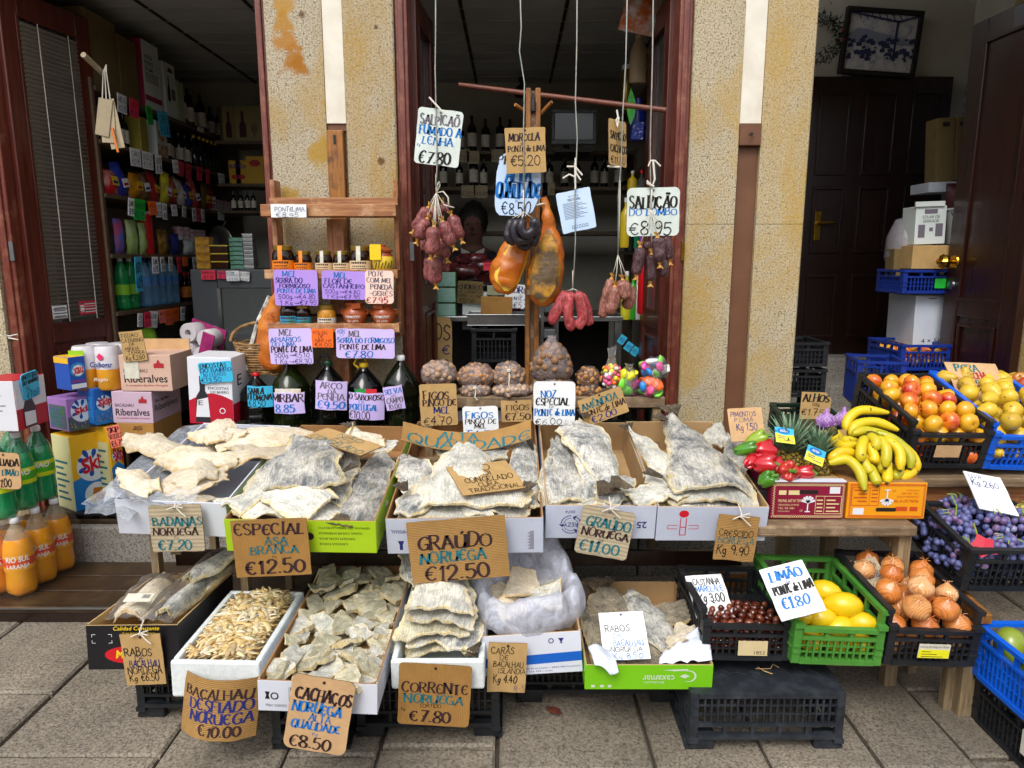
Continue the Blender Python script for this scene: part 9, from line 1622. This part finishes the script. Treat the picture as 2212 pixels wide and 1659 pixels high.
sausages('bunch of dark violet loin sausages below the lombo sign',[([q(610,650),q(620,740)],.018,.05,0),([q(780,840),q(785,1030)],.021,.04,0),([q(800,590),q(830,700),q(850,850)],.02,.04,3),([q(660,790),q(645,930),q(645,1080)],.024,.02,3),([q(535,710),q(520,850),q(495,1010)],.024,-.01,3),([q(720,610),q(735,740),q(745,880)],.026,-.03,3)],q(650,310),HY-.03,SD,up=[q(655,200),q(662,100)],tail=False)
m=MB();kq=D_(1000,0,2.514);P=[at(*kq(x,y),HY-.02)for x,y in((1465,1020),(1480,985),(1505,985),(1540,1020))];m.tube(P,.0035,6);P=[at(*kq(x,y),HY-.022)for x,y in((1495,985),(1505,1100),(1490,1140),(1455,1110),(1460,1125),(1500,1145))];m.tube(P,.0045,6);tag(m.build('string_knot',mat('white_cord',''),smooth=True),'thick white cord knotted over the lombo sign','string')
m=MB()
for a in(((965,1022),(1015,1022),(1060,1075)),((1018,970),(1020,1060),(1050,1105)),((940,1095),(980,1070),(1012,1085)),((1015,1000),(1018,1160))):m.tube([at(*kq(x,y),HY-.02)for x,y in a],.0038,6)
tag(m.build('string_knot',MATS['white_cord'],smooth=True),'white cord knotted over the blue rimmed sign','string')
m=MB();m.tube([at(*kq(x,y),HY-.02)for x,y in((120,597),(150,630),(180,662),(205,690))],.004,6);tag(m.build('string_knot',MATS['white_cord'],smooth=True),'white cord end through the corner of the fumado sign','string')
m=MB();m.tube([at(*kq(x,y),HY-.03)for x,y in((1272,675),(1280,720),(1268,735),(1275,780),(1285,720))],.004,6);tag(m.build('string_knot',MATS['white_cord'],smooth=True),'white cord knotted over the narrow cachaco sign','string');m=MB();m.tube([at(*kq(x,y),HY-.03)for x,y in((1215,1020),(1290,1026))],.004,6);tag(m.build('string_end',MATS['white_cord'],smooth=True),'short white cord end under the narrow cachaco sign','string')
sign('white board reading salpicao fumado a lenha hanging over sausages',[(902,229),(1000,243),(991,362),(896,352)],HY,'offwhite',[L('SALPICAÕ',.11,.28,'g',.06,.93),L('FUMADO A',.31,.46,'b',.06,1.0),L('LENHA',.5,.64,'b',.14,.84),L('Kg',.64,.69,'b',.04,.11,'pen'),L('€7.80',.76,.97,'k',.08,.82)],rad=.08)
sign('cream card reading morcela de ponte de lima above the black puddings',[(1090,278),(1177,273),(1180,372),(1095,375)],HY-.025,'kraft',[L('MORCELA',.13,.29,'w',.08,.86),L('de',.3,.38,'n',.38,.47,'pen'),L('PONTE de LIMA',.4,.52,'w',.06,.98),L('Kg',.53,.58,'n',.42,.5,'pen'),L('€5.20',.62,.84,'w',.1,.86,'pen')],rad=.03)
sign('rounded white card reading presunto alta qualidade behind the morcela card',[(1076,332),(1172,334),(1160,469),(1064,464)],HY+.03,'icewhite',[L('PRES',.02,.16,'k',.04,.6),L('ALTA',.22,.44,'b',.22,.8),L('QUALIDADE',.46,.7,'b',.02,1.02),L('K',.72,.78,'b',.46,.54,'pen'),L('€8.50',.78,.98,'k',.16,.8,'pen')],cut=[(-.5,-.34),(-.46,-.44),(-.38,-.5),(.22,-.5),(.36,-.42),(.46,-.26),(.52,.0),(.5,.44),(.42,.5),(-.3,.5),(-.42,.44),(-.48,.2)])
tO,MOo,wO,hO=sign('white blue rimmed biscuit carton panel printed with small text',[(1206,419),(1279,401),(1284,493),(1210,505)],HY-.008,'icewhite',[],rad=.05,rim=mat('blue_rim','#2a7ad8',rough=.3),thick=.008,hole=False)
m=MB();print_text(m,'16 x 154 g',-.16*wO,.12*wO,.33*hO,.39*hO,.001,0);print_text(m,'OREO ORIGINAL',-.2*wO,.18*wO,.25*hO,.31*hO,.001,0,bold=.01)
for k in range(11):m.add([(-.36*wO,(.2-k*.037)*hO,.001),((.1+.22*((k*7)%3)/2)*wO,(.2-k*.037)*hO,.001),((.1+.22*((k*7)%3)/2)*wO,(.208-k*.037)*hO,.001),(-.36*wO,(.208-k*.037)*hO,.001)],[(0,1,2,3)],0)
for k in range(5):m.add([((-.2+.1*k)*wO,-.42*hO,.001),((-.13+.1*k)*wO,-.42*hO,.001),((-.13+.1*k)*wO,-.35*hO,.001),((-.2+.1*k)*wO,-.35*hO,.001)],[(0,1,2,3)],0);m.add([((-.19+.1*k)*wO,-.41*hO,.0014),((-.14+.1*k)*wO,-.41*hO,.0014),((-.14+.1*k)*wO,-.36*hO,.0014),((-.19+.1*k)*wO,-.36*hO,.0014)],[(0,1,2,3)],1)
m.build('print',[INK['k'],CARD['icewhite']],tO)
sign('narrow turned cream card reading salpicao do cachaco',[(1311,252,HY-.05),(1349,266,HY+.03),(1357,362,HY+.03),(1321,357,HY-.05)],HY,'kraft',[L('SALPICÃO',.26,.42,'k',.06,.94),L('DO',.44,.53,'k',.38,.62,'pen'),L('CACHAÇO',.54,.7,'k',.06,.98),L('K',.72,.77,'k',.4,.5,'pen'),L('€11.80',.79,.95,'k',.06,.9,'pen')],rad=.08)
sign('white board reading salpicao do lombo by the right door leaf',[(1355,407),(1468,403),(1467,509),(1354,510)],HY-.006,'offwhite',[L('SALPIÇÃO',.18,.42,'k',.04,.95),L('DO LOMBO',.43,.57,'b',.04,.96),L('Kg',.6,.65,'k',.44,.5,'pen'),L('€8.95',.7,.97,'k',.04,.86,'pen')],rad=.1,rim=mat('worn_rim','#7a5a3c','#c9cfc8',sc=30))
ham('hanging ham with a broad orange face and yellow fat rim',TR(*at(1130,428,3.12))@eul(0,8,12),.42,.13,.09,mat('orange_ham_face','#a8520c','#c07014',sc=12,rough=.3,coat=.3,bump=.2,bsc=30),HAMF,True,1);ham('hanging ham with dark mouldy meat patches and orange rind',TR(*at(1163,428,3.1))@eul(0,-8,-10),.46,.15,.11,HAMC,mat('mottled_ham','#56402e','#a8781c',sc=10,rough=.5,bump=.5,bsc=30,bd=.01),True,7)
pz1,pz0=at(1152,188,3.26).z,at(1150,905,3.26).z;x0,x1=at(1136,240,3.26).x,at(1168,240,3.26).x;xc=(x0+x1)/2
t=T('wooden_post','orange weathered post with pegs standing in the middle opening','post',V((xc,3.27,.27)));w=(x1-x0)/2
for a,b in((-w,-w*.3),(w*.3,w)):MB().bx(a,b,0,.07,0,pz1-.27).build('rail',WOOD_O,t,bevel=.004)
MB().bx(-w*.295,w*.295,.012,.06,0,pz1-.28).build('inner_board',M_wood('grey_inner_board',c('#3c2a1c'),c('#8a6a4c'),8,.6,'Z',c('#a88a6c')),t)
m=MB();m.lathe([(.012,0),(.012,.04),(.006,.055),(.005,.075)],10,0,TR(0,-.004,pz1-.37));m.build('bottle_shaped_slot',IRON,t,smooth=True)
pa,pb=at(1113,226,3.24),at(1192,220,3.24);o0=V((xc,3.27,.27));m=MB();m.tube([pa-o0,V((-w,.02,pa.z-.29))],.008,8);m.build('peg',WOOD_O,t,smooth=True);m=MB();m.tube([V((w,.02,pa.z-.3)),pb-o0],.008,8);m.build('peg',WOOD_O,t,smooth=True)
m=MB();zt2=at(1150,635,3.26).z-.27
for k in range(3):m.tube([(math.cos(a*.7)*(w+.006),.035+math.sin(a*.7)*.046,zt2+k*.008)for a in range(10)],.0035,5)
m.build('lashing',STR,t,smooth=True)
m=MB();m.tube([at(992,183,3.62),at(1150,203,3.5),at(1439,238,3.3)],[.011,.012,.012],10);tag(m.build('pole',M_wood('brown_pole_wood',c('#5a2a1c'),c('#7c4430'),7,.5,'X'),smooth=True),'long reddish brown pole lying across behind the post','pole')
NY=3.02;zs_=at(1200,857,NY).z;xa,xb=at(905,860,NY).x,at(1437,860,NY).x
t=T('nut_shelf','rough board shelf under the bags of nuts and sweets','shelf',V(((xa+xb)/2,NY,0)));w=(xb-xa)/2;MB().bx(-w,w,0,.22,zs_-.05,zs_-.002).build('board',WOOD_G,t,bevel=.004)
for x in(-w+.02,w-.05):MB().bx(x,x+.035,.01,.045,.24,zs_-.0505).build('leg',WOOD_GZ,t)
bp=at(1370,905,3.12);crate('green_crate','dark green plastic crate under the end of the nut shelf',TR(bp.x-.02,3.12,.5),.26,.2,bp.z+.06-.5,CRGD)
NETF=M_film('net_sack',(.78,.68,.7,1),.2,.4,.7);CLR=M_film('sweet_bag_film',(.85,.85,.85,1),.07,.08,.9)
WAL=fruit_mat('walnut_shell',[(0,c('#7a5230')),(1,c('#b08a5c'))],.6,None,30,0,.4);FIG=fruit_mat('dried_fig',[(0,c('#8f6a4a')),(1,c('#c2a486'))],.7,None,20,0,.4);NUTM=fruit_mat('hazelnut_shell',[(0,c('#8a5a2c')),(1,c('#c08a4c'))],.6,None,22,0,.3)
def sack(label,x0,x1,y0,y1,Y,fillm,nut,film,seed,tie=True,peak=0,name='nut_bag',multi=False,oval=.8,cat='bag of nuts'):
 a,b=at(x0,y1,Y),at(x1,y0,Y);w,h=b.x-a.x,b.z-a.z;o0=V(((a.x+b.x)/2,Y+.07,a.z));t=T(name,label,cat,o0);rr=random.Random(seed);d=min(.075,w*.45)
 hb=h*(1-peak)
 tp=lambda z:1.1-(.62 if peak and not multi else.3)*z/h
 def env(p):return math.sqrt((p.x/(w/2*tp(p.z)))**2+(p.y/d)**2+((p.z-hb*.45)/(hb*.52))**2)
 m=MB();pts=[]
 for _ in range(4000):
  p=V((rr.uniform(-w/2,w/2),rr.uniform(-d,d),rr.uniform(0,hb)))
  if env(p)<.97 and env(p)>.5 and all((p-q).length>nut*1.45 for q in pts):pts.append(p)
  if len(pts)>95:break
 for i,p in enumerate(pts):
  m.lathe([(nut*math.sin(math.pi*j/6),-nut*oval*math.cos(math.pi*j/6))for j in range(7)],9,i%len(fillm)if multi else 0,TR(*p)@eul(rr.uniform(0,180),rr.uniform(0,180),rr.uniform(0,180))@Matrix.Scale(rr.uniform(.85,1.15),4),lambda q_,a_,u:q_*(1+(.45 if multi else.14)*pn(q_,45 if multi else 70,i)))
 f=m.build('filling',fillm,t,smooth=True,sharp=180);f['kind']='stuff'
 m=MB()
 def sh(u,v):
  a_=u*2*math.pi;ph=(v-.5)*math.pi;k=max(0,math.cos(ph))**.55;z=hb*.45+math.sin(ph)*hb*.55;x=math.cos(a_)*w/2*k*tp(z);y=math.sin(a_)*d*k
  if v>.8 and peak:kk=(v-.8)/.2;x=x*(1-kk)+math.cos(a_)*.012*kk*(1+2*max(0,kk-.6));y=y*(1-kk)+math.sin(a_)*.012*kk;z=z*(1-kk)+(hb+(h-hb)*kk)*kk+z*0
  n_=pn((x*3,y*3,z*3),9,seed)*.012+pn((x,y,z),60,seed)*.004;return(x*(1+n_*3),y*(1+n_*3),max(0,z)+n_)
 m.grid(26,15,sh,closed_u=True);m.build('film',film,t,smooth=True,sharp=180)
 if tie:
  m=MB();m.tube([(0,-d*.9,hb*.75),(.004,-d*1.05,hb*.5),(.0,-d*1.1,hb*.1),(.01,-d*1.1,-hb*.15)],.003,5)
  for k in range(9):a_=k*.7;m.tube([(0,-d*.93,hb*.72),(math.cos(a_)*w*.2,-d*.75,hb*.72+math.sin(a_)*hb*.22)],.0009,4)
  m.lathe([(0,-.008),(.009,-.004),(.009,.004),(0,.008)],8,0,TR(0,-d*.97,hb*.73));m.build('tie',STR,t,smooth=True)
 return t
sack('net bag of pale walnuts next to the green oil container',905,985,784,830,NY-.02,[FIG],.014,NETF,1,False);sack('hidden net bag under the walnuts behind the figs card',912,985,828,858,NY+.0,[FIG],.014,NETF,2,False)
sack('net bag of hazelnuts on top of a tied bag of figs',983,1070,790,834,NY,[NUTM],.012,NETF,3,False);sack('tied net bag of figs below the hazelnuts',990,1062,831,860,NY-.01,[FIG],.013,NETF,4,True)
sack('tied net bag of figs with a white starburst tie',1062,1136,788,836,NY,[FIG],.013,NETF,5,True);sack('flat net bag of figs below the starburst tie',1060,1148,832,859,NY-.015,[FIG],.013,NETF,6,False)
sack('largest net bag of walnuts tied at the top',1142,1246,728,822,NY,[WAL],.0175,NETF,7,False,.14);sack('net bag of walnuts under the largest one',1146,1246,815,860,NY+.01,[WAL],.016,NETF,8,True)
sack('round bag of almonds beside the walnuts',1247,1302,797,838,NY,[NUTM],.013,CLR,9,False,oval=.6);sack('lower bag of almonds behind the almond card',1246,1303,833,861,NY-.01,[NUTM],.013,CLR,10,False,oval=.6)
SW=[mat('sweet_'+k,v,rough=.3,coat=.3)for k,v in(('yellow','#e8e02a'),('pink','#e8508a'),('white','#e8e8e6'),('lime','#7ae03a'),('blue','#2a8ae0'),('orange','#f06a2a'),('rose','#e83a9a'))]
sack('tall tied bag of round pastel sweets',1302,1350,754,842,NY,[SW[0],SW[2],SW[1],SW[5]],.011,CLR,11,False,.4,'sweet_bag',True,.95,'bag of sweets')
sack('bag of yellow green and pink wrapped sweets',1340,1388,792,862,NY-.03,[SW[0],SW[3],SW[6],SW[2]],.024,CLR,12,False,.12,'sweet_bag',True,.5,'bag of sweets');sack('bag of orange red and green wrapped sweets lying low',1380,1442,818,862,NY-.03,[SW[5],SW[3],SW[1],SW[0],SW[4]],.024,CLR,13,False,0,'sweet_bag',True,.5,'bag of sweets');sack('bag of blue green and pink wrapped sweets by the door jamb',1388,1453,774,820,NY,[SW[4],SW[3],SW[2],SW[6]],.024,CLR,14,False,0,'sweet_bag',True,.5,'bag of sweets')
SY=2.86
sign('kraft card for figs pingo de mel beside the green oil container',[(906,831),(987,828),(988,918),(909,920)],SY+.06,'kraft',[L('FIGOS',.17,.36,'w',.1,.78),L('PINGO DE',.37,.52,'w',.08,.98),L('MEL',.54,.7,'n',.36,.8),L('Kg',.72,.77,'n',.46,.52,'pen'),L('€4.70',.78,.98,'w',.06,.82,'pen')],rad=.06,hole=False)
sign('white card for figs pingo de mel hanging over the white carton',[(1000,879),(1076,877),(1077,945),(1000,946)],SY,'white',[L('FIGOS',.18,.38,'b',.08,.86),L('PINGO DE',.4,.55,'w',.06,.94),L('MEL',.56,.7,'w',.32,.66),L('Kg',.72,.77,'w',.08,.16,'pen'),L('€4.70',.75,.95,'b',.1,.92,'nib')],rad=.1)
sign('small kraft card for figs hanging from the nut shelf',[(1081,866),(1148,864),(1149,910),(1085,912)],SY+.08,'kraft',[L('FIGOS',.2,.44,'w',.16,.92),L('Kg',.48,.56,'w',.44,.56,'pen'),L('€7.50',.6,.9,'w',.1,.96,'nib')],rad=.06)
sign('white card for special walnuts of Ponte de Lima',[(1154,824),(1243,824),(1242,918),(1151,918)],SY+.04,'white',[L('NOZ',.2,.36,'b',.18,.54),L('ESPECIAL',.38,.54,'k',.05,.86),L('DE',.55,.61,'w',.38,.5),L('PONTE de LIMA',.63,.78,'b',.03,.99),L('Kg',.8,.84,'n',.4,.48,'pen'),L('€6.00',.86,.99,'w',.04,.68,'pen')],rad=.1)
sign('tilted kraft card for almonds leaning on the nut shelf',[(1245,865),(1339,836),(1360,886),(1268,924)],SY+.02,'kraft',[L('AMÊNDOA',.16,.4,'t',.04,.86),L('DE',.4,.48,'w',.42,.54),L('PONTE de LIMA',.46,.66,'w',.04,.99),L('500g.',.62,.7,'w',.42,.56,'pen'),L('€2.00',.72,.94,'n',.16,.74,'nib')],rad=.06)
m=MB();m.add([(0,-.03,.002),(.018,-.01,.006),(.022,.012,.004),(0,.035,.008),(-.016,.01,.003),(-.014,-.012,.006)],[tuple(range(6))]);o=m.build('fallen_leaf',mat('dry_leaf','#6a2f1c','#4a2016',sc=30,rough=.8));o.matrix_world=TR(*atz(1198,1538,.004))@eul(0,0,60);tag(o,'dry red brown leaf lying on the paving below the green carton','leaf')
